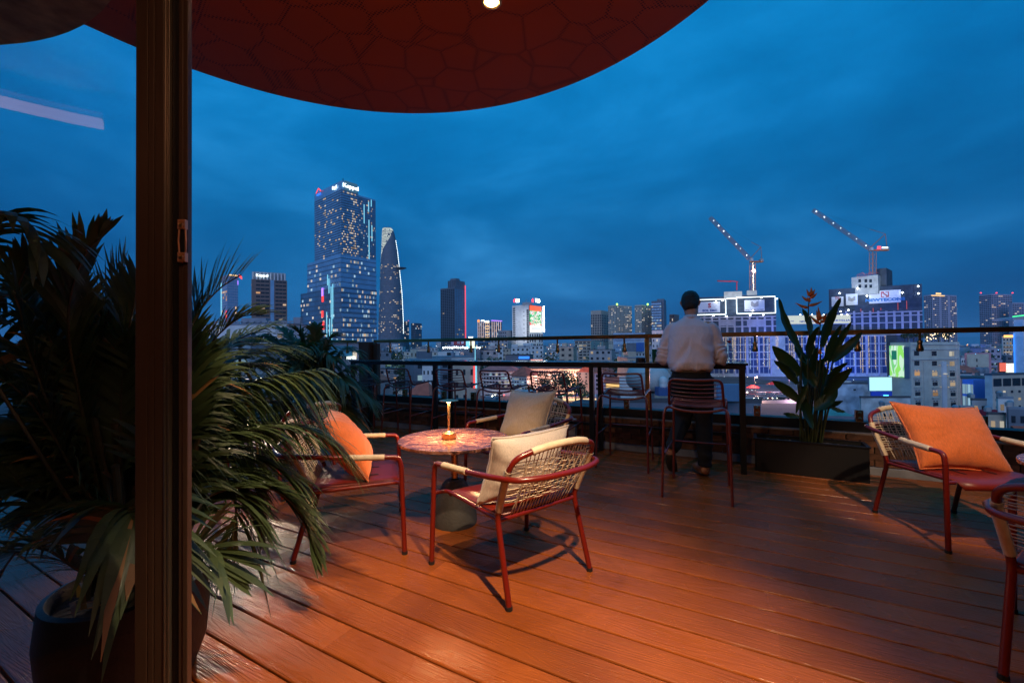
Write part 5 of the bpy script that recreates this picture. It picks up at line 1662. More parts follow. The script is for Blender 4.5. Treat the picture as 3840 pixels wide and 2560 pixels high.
# ---- 9 white tower with the video screen
T9 = Bld('white_tower', 'white slab tower with a tall bright video screen and red roof signs', 'tower', 1922, 1984, 2037, 1141, 440, 38, 'white')
T9.windows('L', 1, 30, -25, T9.zt - 2, t0=T9.len['L'] * .80, t1=T9.len['L'] * .97, wf=.85, hf=.6, lit=.08, cap=3, singles=20)
T9.windows('L', 1, 30, -25, T9.zt - 5, t0=0, t1=T9.len['L'] * .13, wf=.95, hf=.8, lit=0, dark=M_WIN)
T9.windows('L', 1, 15, -25, T9.zt - 5, t0=T9.len['L'] * .24, t1=T9.len['L'] * .34, wf=.8, hf=.12, lit=0)
T9.windows('R', 6, 9, -30, at(2000, 1248, 440).z, wf=.45, hf=.62, lit=.12, cap=12, pal=(1, 2), singles=22)
T9.windows('R', 7, 1, T9.zt - 5, T9.zt - .6, wf=.55, hf=.75, lit=0)
def screen_mat(name, stops, strength, seed=0, detail=3.0):
    """a video picture of soft colour patches"""
    m, n, l, b = new_mat(name)
    tc = n.new('ShaderNodeTexCoord'); mp = n.new('ShaderNodeMapping'); mp.inputs['Location'].default_value = (seed * 3.1, seed * 1.7, seed)
    l.new(tc.outputs['Generated'], mp.inputs[0])
    nz = n.new('ShaderNodeTexNoise'); nz.inputs['Scale'].default_value = detail; nz.inputs['Detail'].default_value = 1; nz.inputs['Distortion'].default_value = 1.2
    l.new(mp.outputs[0], nz.inputs['Vector'])
    rp = n.new('ShaderNodeValToRGB'); rp.color_ramp.interpolation = 'CONSTANT'
    e = rp.color_ramp.elements
    e[0].position, e[0].color = 0, (*stops[0][1], 1); e[1].position, e[1].color = stops[1][0], (*stops[1][1], 1)
    for p, c in stops[2:]:
        x = e.new(p); x.color = (*c, 1)
    l.new(nz.outputs['Fac'], rp.inputs[0])
    l.new(rp.outputs[0], b.inputs['Emission Color']); b.inputs['Emission Strength'].default_value = strength
    b.inputs['Base Color'].default_value = (.02, .02, .02, 1)
    m.cycles.emission_sampling = 'NONE'
    return m
T9.px_slab('screen_frame', 'R', 1985, 1146, 2031, 1246, M_DARK, .05, .3)
T9.px_slab('video_screen', 'R', 1986.5, 1147, 2030, 1166, glow('screen_red', (1, .13, .05), 1.3), .31, .5)
T9.px_slab('video_screen', 'R', 1986.5, 1166, 2030, 1220, screen_mat('screen_poster', [(0, (.9, .08, .03)), (.36, (1, .9, .8)), (.45, (.02, .45, .12)), (.55, (.75, .95, 1)), (.63, (.9, .07, .03))], 1.2, 2, 2.6), .31, .5)
T9.px_slab('video_screen', 'R', 1986.5, 1220, 2030, 1246, glow('screen_white', (.85, 1, 1), 1.6), .31, .5)
for y in (1229, 1233): T9.px_slab('caption_line', 'R', 1991, y, 2026, y + 1.6, M_INK_RED, .51, .6)
sl = MB()
for i in range(16):
    p = T9.pt('R', T9.len['R'] + .6, T9.z_at('R', 2037, 1150 + 6.2 * i), 1.0); sl.box((p.x, p.y, p.z), (1.0, .8, 1.0))
sl.build('edge_lamps', G_LED, T9.root, world=True, kind='stuff')
def star(root, p, rz, r, m):
    s_ = MB(); pts = []
    for i in range(10):
        a = math.pi / 2 + i * math.pi / 5; q = r if i % 2 == 0 else r * .42
        pts.append((q * math.cos(a), q * math.sin(a)))
    s_.prism(pts, -.2, .2); s_.v = [(x, -z, y) for x, y, z in s_.v]
    o = s_.build('star_emblem', m, root); o.location = Vector(p) - root.location; o.rotation_euler = (0, 0, rz)
G_RED2 = glow('red_sign', (1, .04, .05), 3.5)
for f, xs, xt, h_ in (('L', 1933, 1944, 12), ('R', 1998, 2017, 13)):
    p = T9.pt(f, T9.s_at(f, xs), T9.z_at(f, xs, 1127), .5); star(T9.root, p, T9.rz(f), 2.4, G_RED2)
    T9.text('MB', f, xt, 1127, h_, G_LED, .5, wpx=12 if f == 'L' else 17)
rb = MB(); p = T9.pt('R', 3, 0, -4); rb.box((p.x, p.y, T9.zt + 1.2), (10, 6, 2.4)); rb.tube([(p.x - 1, p.y, T9.zt + 2), (p.x - 1, p.y, T9.zt + 6)], .2, 6)
rb.build('roof_house', WALLS['grey'], T9.root, world=True)

# ---- 10 apartment towers mid right
A1 = Bld('apartment_tower', 'beige apartment tower with arched top windows, leftmost of the mid group', 'apartment tower', 2217, 2256, 2283, 1163, 900, 35, 'beige'); A1.windows('L', 6, 11, 10, A1.zt - 8, wf=.6, hf=.8, lit=.01, cap=2); A1.windows('R', 4, 11, 10, A1.zt - 8, wf=.6, hf=.8, lit=.01, cap=2)
A2 = Bld('apartment_tower', 'broad pale apartment tower with many lit windows and a green roof beacon', 'apartment tower', 2282, 2311, 2371, 1143, 860, 55, 'cream'); A2.windows('L', 5, 20, 5, A2.zt - 2, wf=.55, hf=.5, lit=.18, cap=20); A2.windows('R', 12, 20, 5, A2.zt - 2, wf=.55, hf=.5, lit=.2, cap=50)
A3 = Bld('apartment_tower', 'pale apartment tower with a green roof beacon beside the blue office tower', 'apartment tower', 2382, 2408, 2446, 1142, 840, 48, 'cream'); A3.windows('L', 5, 20, 5, A3.zt - 2, wf=.55, hf=.5, lit=.1, cap=14); A3.windows('R', 7, 20, 5, A3.zt - 2, wf=.55, hf=.5, lit=.22, cap=30)
A4 = Bld('office_tower', 'blue grey office tower left of the man with a row of lit floors', 'office tower', 2445, 2482, 2501, 1127, 780, 25, 'slate'); A4.windows('L', 6, 15, 5, A4.zt - 3, wf=.9, hf=.5, lit=.25, cap=24, pal=(1, 2), dark=WALLS['blueglass']); A4b = Bld('x', '', '', 2466, 2492, 2500, 1120, 790, 25, 'slate', ref=A4.root)
A5 = Bld('apartment_tower', 'small distant tower peeping over the shirt shoulder', 'apartment tower', 2512, 2530, 2548, 1178, 700, 40, 'brown'); A5.windows('L', 4, 8, 5, A5.zt, lit=.25, cap=6)
for a_, px in ((A2, 2314), (A3, 2429)):
    p = at(px, 1143, a_.C.y + 2); MB().lathe([(.2, -2.2), (2.2, 0), (.2, 2.2)], 12, (p.x, p.y, p.z + 1.2)).build('beacon', G_LIME, a_.root, world=True)
T11 = Bld('long_block', 'long dark blue glass block low behind the handrail, left of the man', 'building', 2300, 2420, 2490, 1247, 420, 12, 'darkglass'); T11.windows('L', 20, 6, -25, T11.zt, wf=.9, hf=.4, lit=.05, cap=8, dark=WALLS['blueglass'], pal=(2,))

# ---- 12 the two construction sites
def lattice(mb, A, B, w, seg, r=.12, up=Vector((0, 0, 1))):
    A, B = Vector(A), Vector(B); d = (B - A).normalized()
    sx = d.cross(up); sx = sx.normalized() if sx.length > .01 else Vector((1, 0, 0))
    sy = sx.cross(d).normalized()
    n = max(2, int((B - A).length / seg)); P = []
    for i in range(n + 1):
        c = A.lerp(B, i / n); P.append([c + sx * w / 2 + sy * w / 2, c - sx * w / 2 + sy * w / 2, c - sx * w / 2 - sy * w / 2, c + sx * w / 2 - sy * w / 2])
    for k in range(4):
        mb.tube([P[0][k], P[-1][k]], r, 4)
    for i in range(n):
        for k in range(4):
            mb.tube([P[i][k], P[i + 1][(k + 1) % 4]], r * .6, 3)
M_CRANE = cmat('crane_paint', (.46, .15, .06), .5)
def crane(label, Y, mx, ybase, ytop, tip, pivot, cj, apex, tie, lights, mast_lit):
    base = at(mx, ybase, Y)
    t = thing('tower_crane', label, 'crane', base)
    m = MB(); lattice(m, base, at(mx, ytop, Y), 3.0, 3.2, .20); m.build('mast', M_CRANE, t, world=True, kind='stuff')
    j = MB(); P, T_ = at(*pivot, Y), at(*tip, Y); lattice(j, P, T_, 2.0, 2.7, .16); j.build('jib', M_CRANE, t, world=True, kind='stuff')
    c = MB(); a, b = at(*cj[0], Y), at(*cj[1], Y); c.box(((a.x + b.x) / 2, Y, (a.z + b.z) / 2), (abs(b.x - a.x), 2.4, .9)); c.build('counter_jib', M_CRANE, t, world=True)
    k = MB(); k.box((b.x - 1.2, Y, b.z + 1.2), (2.2, 2.6, 1.8)); k.build('counterweight', WALLS['concrete'], t, world=True)
    f = MB(); ap = at(*apex, Y); f.tube([P, ap], .25, 5); f.tube([ap, Vector((b.x - .6, Y, b.z))], .22, 5); f.tube([ap, at(*tie, Y)], .16, 4); f.build('apex_frame', M_CRANE, t, world=True)
    MB().tube([ap, T_], .05, 4).tube([T_, T_ - Vector((0, 0, 9))], .05, 4).build('cables', M_DARK, t, world=True)
    MB().box((P.x + .6, Y - 1.2, P.z - .6), (1.8, 1.8, 2.2)).build('cab', WALLS['white'], t, world=True)
    lm = MB().lathe([(.05, -.36), (.36, 0), (.05, .36)], 8).mesh('jib_lamp', glow('jib_white', (.85, .95, 1), 6, rand=.7) if 'jib_white' not in D.materials else D.materials['jib_white'])
    for i in range(lights):
        p = P.lerp(T_, (i + .7 + random.uniform(-.18, .18)) / (lights + .2)); inst('jib_lamp', lm, t, p - base + Vector((0, -1.0, -.2)))
    if mast_lit:
        ml = MB(); h = at(mx, ytop, Y).z - base.z
        for i in range(26): ml.box((base.x + random.uniform(-.3, .3), Y - 1.3, base.z + h * (i + .5) / 26), (.35, .2, random.uniform(.3, 1.1)))
        ml.build('mast_lights', glow('warm_mast_light', (1, .9, .65), 4), t, world=True, kind='stuff')
        p = at(mx - 1, 1017, Y); inst('floodlight', MB().lathe([(.1, -1.1), (1.1, 0), (.1, 1.1)], 10).mesh('floodlight', glow('flood_white', (1, 1, .95), 30)), t, p - base + Vector((0, -2, 0)))
    return t, b
CY = 335.0
S1 = Bld('construction_building', 'building under construction behind the man with white light frames round its hoardings', 'construction site', 2570, 2912, 2926, 1106, CY, 12, 'net')
def S1z(y): return at(2912, y, CY).z
S1.windows('L', 26, 5, S1z(1180), S1.zt, wf=.92, hf=.85, lit=0, dark=mat('net_panel', (.03, .05, .085), .8, var=.4, scale=.3))
podz = at(2912, 1250, CY).z
S1p = Bld('x', '', '', 2560, 2945, 2950, 1252, CY - 1.5, 12, 'concrete', ref=S1.root)
def slabs(b, f, x0, x1, ylist, ncol, m, o=.9, hh=.9, x2=None):
    for y in ylist:
        t0, t1 = b.s_at(f, x0), b.s_at(f, x1); z = b.z_at(f, x1, y)
        b.slab('floor_slab', f, min(t0, t1), max(t0, t1), z - hh / 2, z + hh / 2, m, 0, o)
    for i in range(ncol):
        x = x0 + (x1 - x0) * (i + .5) / ncol; t = b.s_at(f, x)
        b.slab('column', f, t - .7, t + .7, b.z_at(f, x, ylist[-1]), b.z_at(f, x, ylist[0]), m, 0, o - .15)
M_SLAB = cmat('lilac_concrete', (.44, .40, .46), .8, var=.15, scale=.3)
slabs(S1, 'L', 2572, 2911, (1186, 1198, 1222, 1249), 12, M_SLAB)
S1.px_slab('infill_wall', 'L', 2700, 1198, 2758, 1221, M_SLAB, .1, .5); S1.px_slab('infill_wall', 'L', 2802, 1197, 2872, 1221, M_SLAB, .1, .5)
core = Bld('x', '', '', 2718, 2786, 2790, 1092, CY + 4, 10, 'concrete', ref=S1.root, zb=S1.zt - 2); core2 = Bld('x', '', '', 2804, 2842, 2846, 1088, CY + 4, 10, 'concrete', ref=S1.root, zb=S1.zt - 2); core3 = Bld('x', '', '', 2780, 2806, 2808, 1106, CY + 5, 10, 'slate', ref=S1.root, zb=S1.zt - 2)
def frame(b, f, x0, x1, y0, y1, m, w=1.3):
    b.px_slab('light_tube', f, x0, y0 - w, x1, y0 + w, m, 1.2, 1.5); b.px_slab('light_tube', f, x0, y1 - w, x1, y1 + w, m, 1.2, 1.5)
    b.px_slab('light_tube', f, x0 - w, y0 + w + .1, x0 + w, y1 - w - .1, m, 1.2, 1.5); b.px_slab('light_tube', f, x1 - w, y0 + w + .1, x1 + w, y1 - w - .1, m, 1.2, 1.5)
frame(S1, 'L', 2590, 2722, 1124, 1180, G_WHITE); frame(S1, 'L', 2763, 2908, 1114, 1175, G_WHITE); S1.px_slab('light_tube', 'L', 2725, 1119, 2760, 1121.5, G_WHITE, 1.2, 1.5)
S1.px_slab('hoarding', 'L', 2620, 1132, 2701, 1172, M_BOARD, .6, 1.0); S1.px_slab('hoarding', 'L', 2793, 1125, 2868, 1166, M_BOARD, .6, 1.0)
S1.text('S', 'L', 2662, 1145, 18, M_INK_RED, 1.1, bold=.04); S1.text('SOL E&C', 'L', 2662, 1164, 8.5, M_INK_BLUE, 1.1, bold=.05, wpx=50)
S1.text('MASTERISE HOMES', 'L', 2831, 1161, 4, M_INK_GREY, 1.1, wpx=62)
def fan_emblem(b, f, px, py, h, m, o=1.1):
    for i in range(-3, 4):
        x = px + i * h * .16; t = b.s_at(f, x); z = b.z_at(f, px, py); u = h * b.C.y / FPX
        b.slab('emblem_bar', f, t - u * .035, t + u * .035, z - u * (.42 - .05 * abs(i)), z + u * (.40 - (.10 * (3 - abs(i)) if abs(i) < 2 else 0.0)), m, o, o + .2)
fan_emblem(S1, 'L', 2831, 1141, 26, M_INK_GREY)
for x, y in ((2710, 1128), (2686, 1132), (2855, 1117), (2912, 1121), (2822, 1166), (2812, 1182), (2861, 1181), (2724, 1186), (2676, 1183)):
    p = S1.pt('L', S1.s_at('L', x), S1.z_at('L', x, y), 2.0); inst('floodlight', MB().box((0, 0, 0), (1.0, .5, .5)).mesh('floodlight', G_LED), S1.root, p - S1.root.location)
crane('red lattice tower crane with lit jib, the left of two, above the framed hoardings', CY + 6, 2822, 1090, 985, (2662, 815), (2812, 972), ((2812, 982), (2860, 981)), (2853, 926), (2817, 908), 7, True)
pb = at(2763, 1088, CY + 5)
t = thing('concrete_boom', 'red folding concrete pump boom standing on the concrete core', 'concrete pump', pb)
MB().tube([pb, at(2763, 1058, CY + 5)], .45, 6).tube([at(2768, 1056, CY + 5), at(2735, 1053, CY + 5)], .4, 6).tube([at(2742, 1055, CY + 5), at(2690, 1053, CY + 5)], .5, 6).build('boom', G_RED if False else cmat('red_boom_paint', (.55, .03, .04), .5), t, world=True)
# podium with curtains of fairy lights
POD = Bld('light_curtain_podium', 'blue lit podium hung with long curtains of warm fairy lights behind the heliconia', 'building', 2640, 3325, 3345, 1256, CY - 8, 6, 'concrete')
POD.windows('L', 36, 5, at(3300, 1400, CY - 8).z, POD.zt - .5, wf=.86, hf=.86, lit=0, dark=mat('blue_podium_glass', (.025, .05, .13), .3))
fl = {0: MB(), 1: MB()}
tl = POD.len['L']
cols = []
x = 2705.0
while x < 3330:
    cols.append(x); x += random.choice((6, 8, 12, 18, 26)) if x < 3000 else random.choice((8, 16, 24, 38))
for x in cols:
    t_ = POD.s_at('L', x); y = 1259; y1 = random.uniform(1350, 1395)
    gname = 0 if random.random() < .75 else 1
    while y < y1:
        if random.random() < .85:
            p = POD.pt('L', t_ + random.uniform(-.12, .12), POD.z_at('L', x, y), .9); fl[gname].box((p.x, p.y, p.z), (.34, .2, .40))
        y += random.uniform(2.2, 3.6)
fl[0].build('fairy_lights', glow('fairy_warm', (1, .72, .45), .95), POD.root, world=True, kind='stuff'); fl[1].build('fairy_lights', glow('fairy_cool', (.7, .85, 1), .9), POD.root, world=True, kind='stuff')
for i in range(14):
    x = 2710 + i * 45; t_ = POD.s_at('L', x); POD.slab('pier', 'L', t_ - .55, t_ + .55, POD.z_at('L', x, 1405), POD.zt, M_SLAB, 0, .6)
for y in (1290, 1318, 1345, 1372): POD.px_slab('ledge', 'L', 2650, y, 3320, y + 2.4, M_SLAB, 0, .75)
POD.px_slab('glowing_edge', 'L', 2755, 1252, 2990, 1255, glow('edge_white', (.8, .85, 1), 1.2), .2, .8)
AB = Bld('sign_gantry', 'long floodlit white sign board above the podium, partly behind the heliconia', 'billboard', 2940, 3192, 3196, 1181, CY - 4, 6, 'grey', zb=at(3192, 1214, CY - 4).z)
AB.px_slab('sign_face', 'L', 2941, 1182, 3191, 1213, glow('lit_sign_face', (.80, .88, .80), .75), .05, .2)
AB.text('ARTELIA', 'L', 3156, 1201, 7, M_INK_BLUE, .4, bold=.02, wpx=62); AB.text('NEWTECONS', 'L', 3035, 1205, 7, M_INK_BLUE, .4, bold=.03, wpx=66); AB.text('COBI', 'L', 2965, 1204, 4, M_INK_BLUE, .4, wpx=24)
AB.px_slab('emblem', 'L', 3090, 1193, 3096, 1200, M_INK_RED, .3, .4)
for i in range(9):
    x = 3000 + i * 22; p = AB.pt('L', AB.s_at('L', x), AB.z_at('L', x, 1180), 1.2); inst('floodlight', MB().box((0, 0, 0), (.8, .4, .4)).mesh('floodlight', G_LED), AB.root, p - AB.root.location)
S2 = Bld('construction_building', 'wide building under construction at the right with the biggest white hoarding', 'construction site', 3112, 3462, 3470, 1064, CY - 6, 30, 'net')
S2.windows('L', 24, 5, S2.z_at('L', 3462, 1150), S2.zt, wf=.94, hf=.9, lit=0, dark=D.materials['net_panel'])
slabs(S2, 'L', 3160, 3461, (1166, 1180, 1206, 1234, 1252), 10, M_SLAB)
k1 = Bld('x', '', '', 3198, 3298, 3352, 1030, CY + 3, 50, 'concrete', ref=S2.root, zb=S2.zt - 6); k2 = Bld('x', '', '', 3292, 3330, 3352, 1004, CY + 6, 50, 'net', ref=S2.root, zb=S2.zt - 6)
for x in (3229, 3252, 3270):
    for y in (1047, 1067): k1.px_slab('opening', 'L', x - 5, y, x + 5, y + 12, M_WIN, .02, .15)
S2.px_slab('hoarding', 'L', 3121, 1113, 3166, 1149, M_BOARD, .6, 1.0); S2.px_slab('hoarding', 'L', 3175, 1102, 3219, 1144, M_BOARD, .6, 1.0); S2.px_slab('hoarding', 'L', 3262, 1089, 3381, 1136, M_BOARD, .6, 1.0)
S2.text('NEWTECONS', 'L', 3321, 1123, 12, mat('sky_blue_print', (.02, .20, .52), .6), 1.2, bold=.05, wpx=100); fan_emblem(S2, 'L', 3197, 1121, 24, M_INK_GREY)
def n_emblem(b, f, px, py, h, m):
    t = b.s_at(f, px); z = b.z_at(f, px, py); u = h * b.C.y / FPX; o = 1.15
    for a0, a1, z0, z1 in ((-.5, -.40, -.5, .5), (.40, .5, -.5, .5), (-.39, -.1, .40, .5), (.1, .39, -.5, -.40), (.1, .39, .40, .5), (-.39, -.1, -.5, -.40)):
        b.slab('emblem_bar', f, t - u * a1 * 1.1, t - u * a0 * 1.1, z + u * z0, z + u * z1, m, o, o + .2)
    for k in range(8):
        q = -.30 + .6 * k / 7; b.slab('emblem_bar', f, t - u * (q + .08), t - u * (q - .06), z - u * q - u * .08, z - u * q + u * .08, m, o + .02, o + .22)
n_emblem(S2, 'L', 3321, 1104, 21, M_INK_RED); n_emblem(S2, 'L', 3143, 1117, 11, M_INK_RED)
for x, y in ((3151, 1100), (3445, 1074), (3446, 1101), (3183, 1163), (3154, 1168), (3219, 1082), (3253, 1110), (3386, 1098)):
    p = S2.pt('L', S2.s_at('L', x), S2.z_at('L', x, y), 2.0); inst('floodlight', MB().lathe([(.1, -.6), (.6, 0), (.1, .6)], 8).mesh('floodlight', G_LED), S2.root, p - S2.root.location)
for x, y0, y1 in ((3276, 1155, 1170), (3369, 1135, 1162), (3402, 1128, 1160), (3305, 1155, 1163), (3230, 1158, 1168)): S2.px_slab('red_light_line', 'L', x - .8, y0, x + .8, y1, glow('dim_red', (1, .12, .1), .6) if 'dim_red' not in D.materials else D.materials['dim_red'], 1.0, 1.3)
sc = MB()
for i in range(12):
    p = at(3215 + 7 * i, 1030 - 3 * (i % 4), CY + 2); q = at(3215 + 7 * i, 1046 - 2 * i, CY + 2); sc.tube([p, q], .14, 4)
    if i: sc.tube([p, at(3208 + 7 * i, 1030 - 3 * ((i - 1) % 4), CY + 2)], .12, 4)
sc.build('scaffold', cmat('red_scaffold', (.5, .06, .05), .5), S2.root, world=True, kind='stuff')
crane('red lattice tower crane with lit jib, the right of two, above the big white hoarding', CY + 4, 3273, 1028, 945, (3048, 787), (3260, 932), ((3260, 941), (3330, 936)), (3320, 877), (3262, 860), 7, False)
p = at(3307, 930, CY + 3)
t = [o for o in D.objects if o.name.startswith('tower_crane')][-1]
MB().box((p.x + 1.2, p.y - 1.4, p.z), (4.6, .3, 1.2)).build('light_bar', G_LED if False else glow('bar_white', (.85, .95, 1), 2.2), t, world=True)
MB().box((p.x - 3.4, p.y - 1.4, p.z), (2.6, .3, 2.0)).build('red_sign', G_RED2, t, world=True)

# ---- 13 apartments at the far right
R1 = Bld('apartment_tower', 'blue dusk apartment tower right of the construction site with a warm roof sign', 'apartment tower', 3468, 3500, 3592, 1104, 700, 74, 'lilac'); R1.windows('L', 4, 24, 0, R1.zt - 2, wf=.6, hf=.5, lit=.1, cap=20)
for a, b in ((0.02, .28), (.36, .62), (.72, .98)): R1.windows('R', 4, 24, 0, R1.zt - 2, t0=R1.len['R'] * a, t1=R1.len['R'] * b, wf=.75, hf=.5, lit=.11, cap=26, pal=(0, 1))
R1.px_slab('roof_sign', 'R', 3495, 1107, 3545, 1110, G_GOLD, .3, 1.0); R1.px_slab('roof_sign', 'R', 3513, 1098, 3531, 1104, G_GOLD, .3, 1.0)
R2 = Bld('apartment_tower', 'wide blue dusk apartment tower near the right edge with red roof beacons', 'apartment tower', 3676, 3722, 3800, 1102, 800, 76, 'lilac'); R2.windows('L', 6, 26, 0, R2.zt - 2, wf=.8, hf=.5, lit=.08, cap=25); R2.windows('R', 9, 26, 0, R2.zt - 2, wf=.8, hf=.5, lit=.08, cap=40, pal=(0, 3, 1))
for x in (3678, 3737, 3797): p = at(x, 1098, 800); inst('beacon', MB().box((0, 0, 0), (1.5, 1.5, 1.5)).mesh('beacon', G_RED2), R2.root, p - R2.root.location)
R3 = Bld('apartment_tower', 'low wide apartment slab at the right edge behind the twin towers', 'apartment tower', 3786, 3800, 3900, 1134, 780, 84, 'lilac'); R3.windows('R', 12, 22, 0, R3.zt - 2, wf=.8, hf=.5, lit=.09, cap=30, pal=(0, 1))

# ---- 14 cream hotel in front at the right
H = Bld('cream_hotel', 'cream seven storey hotel with plants and lamps on its roof terrace', 'hotel', 3338, 3415, 3598, 1283, 147, 76, 'cream')
hw = H.len['R']
rows = (1319, 1356, 1395, 1432, 1470, 1508, 1546, 1584)
litw = {(2, 0): 1, (2, 1): 0, (1, 2): 0, (2, 3): 0, (1, 4): 3, (0, 2): 3}
for j, y in enumerate(rows):
    for i, x in enumerate((3436, 3502, 3568)):
        yy = y + (i - 1) * 1.0
        t_ = H.s_at('R', x + .4 * j); z = H.z_at('R', x, yy + 6)
        lm = LIT[litw[(i, j)]] if (i, j) in litw else M_WIN
        if j > 1:
            H.slab('window', 'R', t_ - 1.15, t_ + 1.15, z - .72, z + .55, lm, .02, .1)
            for dx in (-.75, .6): H.slab('transom', 'R', t_ + dx - .32, t_ + dx + .32, z + .85, z + 1.12, lm, .02, .1)
            H.slab('window_sill', 'R', t_ - 1.7, t_ + 1.7, z - 1.55, z - 1.2, WALLS['cream'], 0, .55)
            H.slab('window_head', 'R', t_ - 1.5, t_ + 1.5, z + 1.22, z + 1.36, WALLS['white'], 0, .3)
        else:
            H.slab('window', 'R', t_ - 1.1, t_ - .05, z - .8, z + .8, lm, .02, .1); H.slab('window', 'R', t_ + .05, t_ + 1.1, z - .8, z + .8, lm, .02, .1)
for x in (3467, 3536): 
    t_ = H.s_at('R', x); H.slab('pilaster', 'R', t_ - 1.0, t_ + 1.0, GZ, H.z_at('R', x, 1355), WALLS['white'] if x > 3500 else WALLS['cream'], 0, .35)
for y in (1290, 1308, 1345): H.px_slab('cornice', 'R', 3418, y, 3595, y + 1.6, WALLS['white'], 0, .4)
for y0 in (1400, 1560): H.px_slab('wall_lamp', 'R', 3530, y0, 3542, y0 + 2, LIT[1], .45, .7)
for x, y in ((3519, 1368), (3548, 1368), (3520, 1408), (3549, 1409), (3521, 1449), (3550, 1450)): H.px_slab('wall_lamp', 'R', x - 1.2, y, x + 1.2, y + 2, LIT[0], .2, .45)
tt = H.len['L']
H.slab('billboard', 'L', tt * .30, tt * .98, H.z_at('L', 3360, 1412), H.z_at('L', 3360, 1296), screen_mat('green_advert', [(0, (.35, .9, .15)), (.40, (.75, 1, .75)), (.52, (.25, .75, .25)), (.60, (.8, 1, .9))], .95, 5, 1.3), .2, .6)
H.slab('billboard_disc', 'L', tt * .62, tt * .86, H.z_at('L', 3352, 1348), H.z_at('L', 3352, 1314), glow('advert_disc', (.02, .35, .22), .5), .61, .7)
H.slab('billboard_back', 'L', tt * .04, tt * .28, H.z_at('L', 3395, 1418), H.z_at('L', 3395, 1300), WALLS['slate'], .2, .5)
pg = MB()
for x in (3440, 3480, 3520, 3560, 3590):
    p = H.pt('R', H.s_at('R', x), H.zt, -2.5); pg.box((p.x, p.y, H.zt + 1.6), (.2, .2, 3.2))
a = H.pt('R', H.s_at('R', 3445), 0, -2.5); b = H.pt('R', H.s_at('R', 3590), 0, -2.5); pg.box(((a.x + b.x) / 2, (a.y + b.y) / 2, H.zt + 3.3), ((b - a).length, 3, .2), math.atan2(b.y - a.y, b.x - a.x))
pg.build('pergola', WALLS['grey'], H.root, world=True)
bl_ = MB().lathe([(.02, -.16), (.16, 0), (.02, .16)], 8).mesh('bulb', glow('roof_bulb', (1, .7, .4), 5))
for i in range(26):
    p = H.pt('R', random.uniform(hw * .35, hw * .95), H.zt + random.uniform(.5, 3.0), -random.uniform(.3, 3)); inst('bulb', bl_, H.root, p - H.root.location)
# ---- screens and smaller blocks at the right
SC = Bld('blank_screen', 'blank pale cyan video screen on a low roof beside the hotel', 'billboard', 3256, 3341, 3343, 1413, 138, 2, 'darkglass', zb=at(3300, 1466, 138).z); SC.px_slab('screen_face', 'L', 3257.5, 1414, 3340, 1464, glow('cyan_screen', (.55, .95, 1.0), 1.15), .05, .2)
W1 = Bld('worn_block', 'worn white walled block below the blank screen', 'building', 3110, 3282, 3330, 1440, 150, 6, 'worn', roof='dark'); W1.px_slab('vent', 'L', 3197, 1458, 3206, 1464, M_WIN, .02, .1); W1b = Bld('x', '', '', 3130, 3190, 3200, 1428, 155, 6, 'worn', ref=W1.root)
BB = Bld('blue_base_wall', 'deep blue lit wall strip under the blank screen', 'wall', 3265, 3342, 3345, 1467, 137, 2, mat('blue_paint', (.03, .07, .4), .6)); BB.px_slab('blue_lamp', 'L', 3308, 1480, 3326, 1486, glow('bright_blue', (.1, .6, 1), 3), .1, .3)
Bld('low_roof', 'flat dark roofed shed with stained walls behind the right hand chair', 'shed', 3225, 3410, 3430, 1492, 110, 4, 'worn', roof='dark')
TE = Bld('teal_roof_house', 'low house with a mossy teal roof right below the planter', 'house', 3060, 3200, 3215, 1560, 95, 10, 'slate')
rm = MB(); a, b, c, d = TE.pt('L', 0, TE.zt), TE.pt('L', TE.len['L'], TE.zt), TE.pt('L', TE.len['L'] * .5, TE.zt + 2.2, -4), TE.pt('L', TE.len['L'] * .45, TE.zt + 2.2, -4)
rm.add([a, b, c, a + TE.d['R'] * 9, b + TE.d['R'] * 9], [(1, 0, 2), (0, 3, 2), (3, 4, 2), (4, 1, 2)]); rm.build('roof', ROOFS['teal'], TE.root, world=True)
PK = Bld('pink_block', 'pink sided block with a large blank cream panel', 'building', 3620, 3716, 3722, 1322, 210, 4, 'pink'); PK.px_slab('cream_panel', 'L', 3623, 1327, 3703, 1376, WALLS['cream'], .05, .5); PK.px_slab('slit_window', 'L', 3656, 1345, 3660, 1356, M_WIN, .5, .6); PK.px_slab('slit_window', 'L', 3656, 1368, 3660, 1374, M_WIN, .5, .6)
PW2 = Bld('white_house', 'small white house with water tanks on its roof under blue light', 'house', 3622, 3700, 3715, 1393, 190, 5, 'white'); PW2.windows('L', 4, 2, PW2.zt - 6, PW2.zt - .5, wf=.25, hf=.55, lit=0, singles=5)
for x in (3672, 3694): p = at(x, 1400, 185); MB().lathe([(1.2, 0), (1.3, 1.3), (1.2, 2.4), (.3, 2.7)], 14, (p.x, p.y, PW2.zt - .5)).build('water_tank', ROOFS['metal'], PW2.root, world=True)
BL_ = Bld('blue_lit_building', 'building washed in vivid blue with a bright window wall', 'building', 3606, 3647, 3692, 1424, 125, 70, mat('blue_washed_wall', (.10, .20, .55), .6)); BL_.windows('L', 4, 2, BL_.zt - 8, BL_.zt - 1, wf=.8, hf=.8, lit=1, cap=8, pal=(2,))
BG = Bld('beige_house', 'beige concrete house with open top floor near the right edge', 'house', 3690, 3718, 3860, 1408, 118, 80, 'beige', roof='dark'); BG.windows('R', 5, 3, GZ + 6, BG.zt - 3.5, wf=.25, hf=.3, lit=.12, cap=3, singles=8); BG.windows('R', 4, 1, BG.zt - 3.2, BG.zt - .6, wf=.8, hf=.8, lit=0, singles=4)
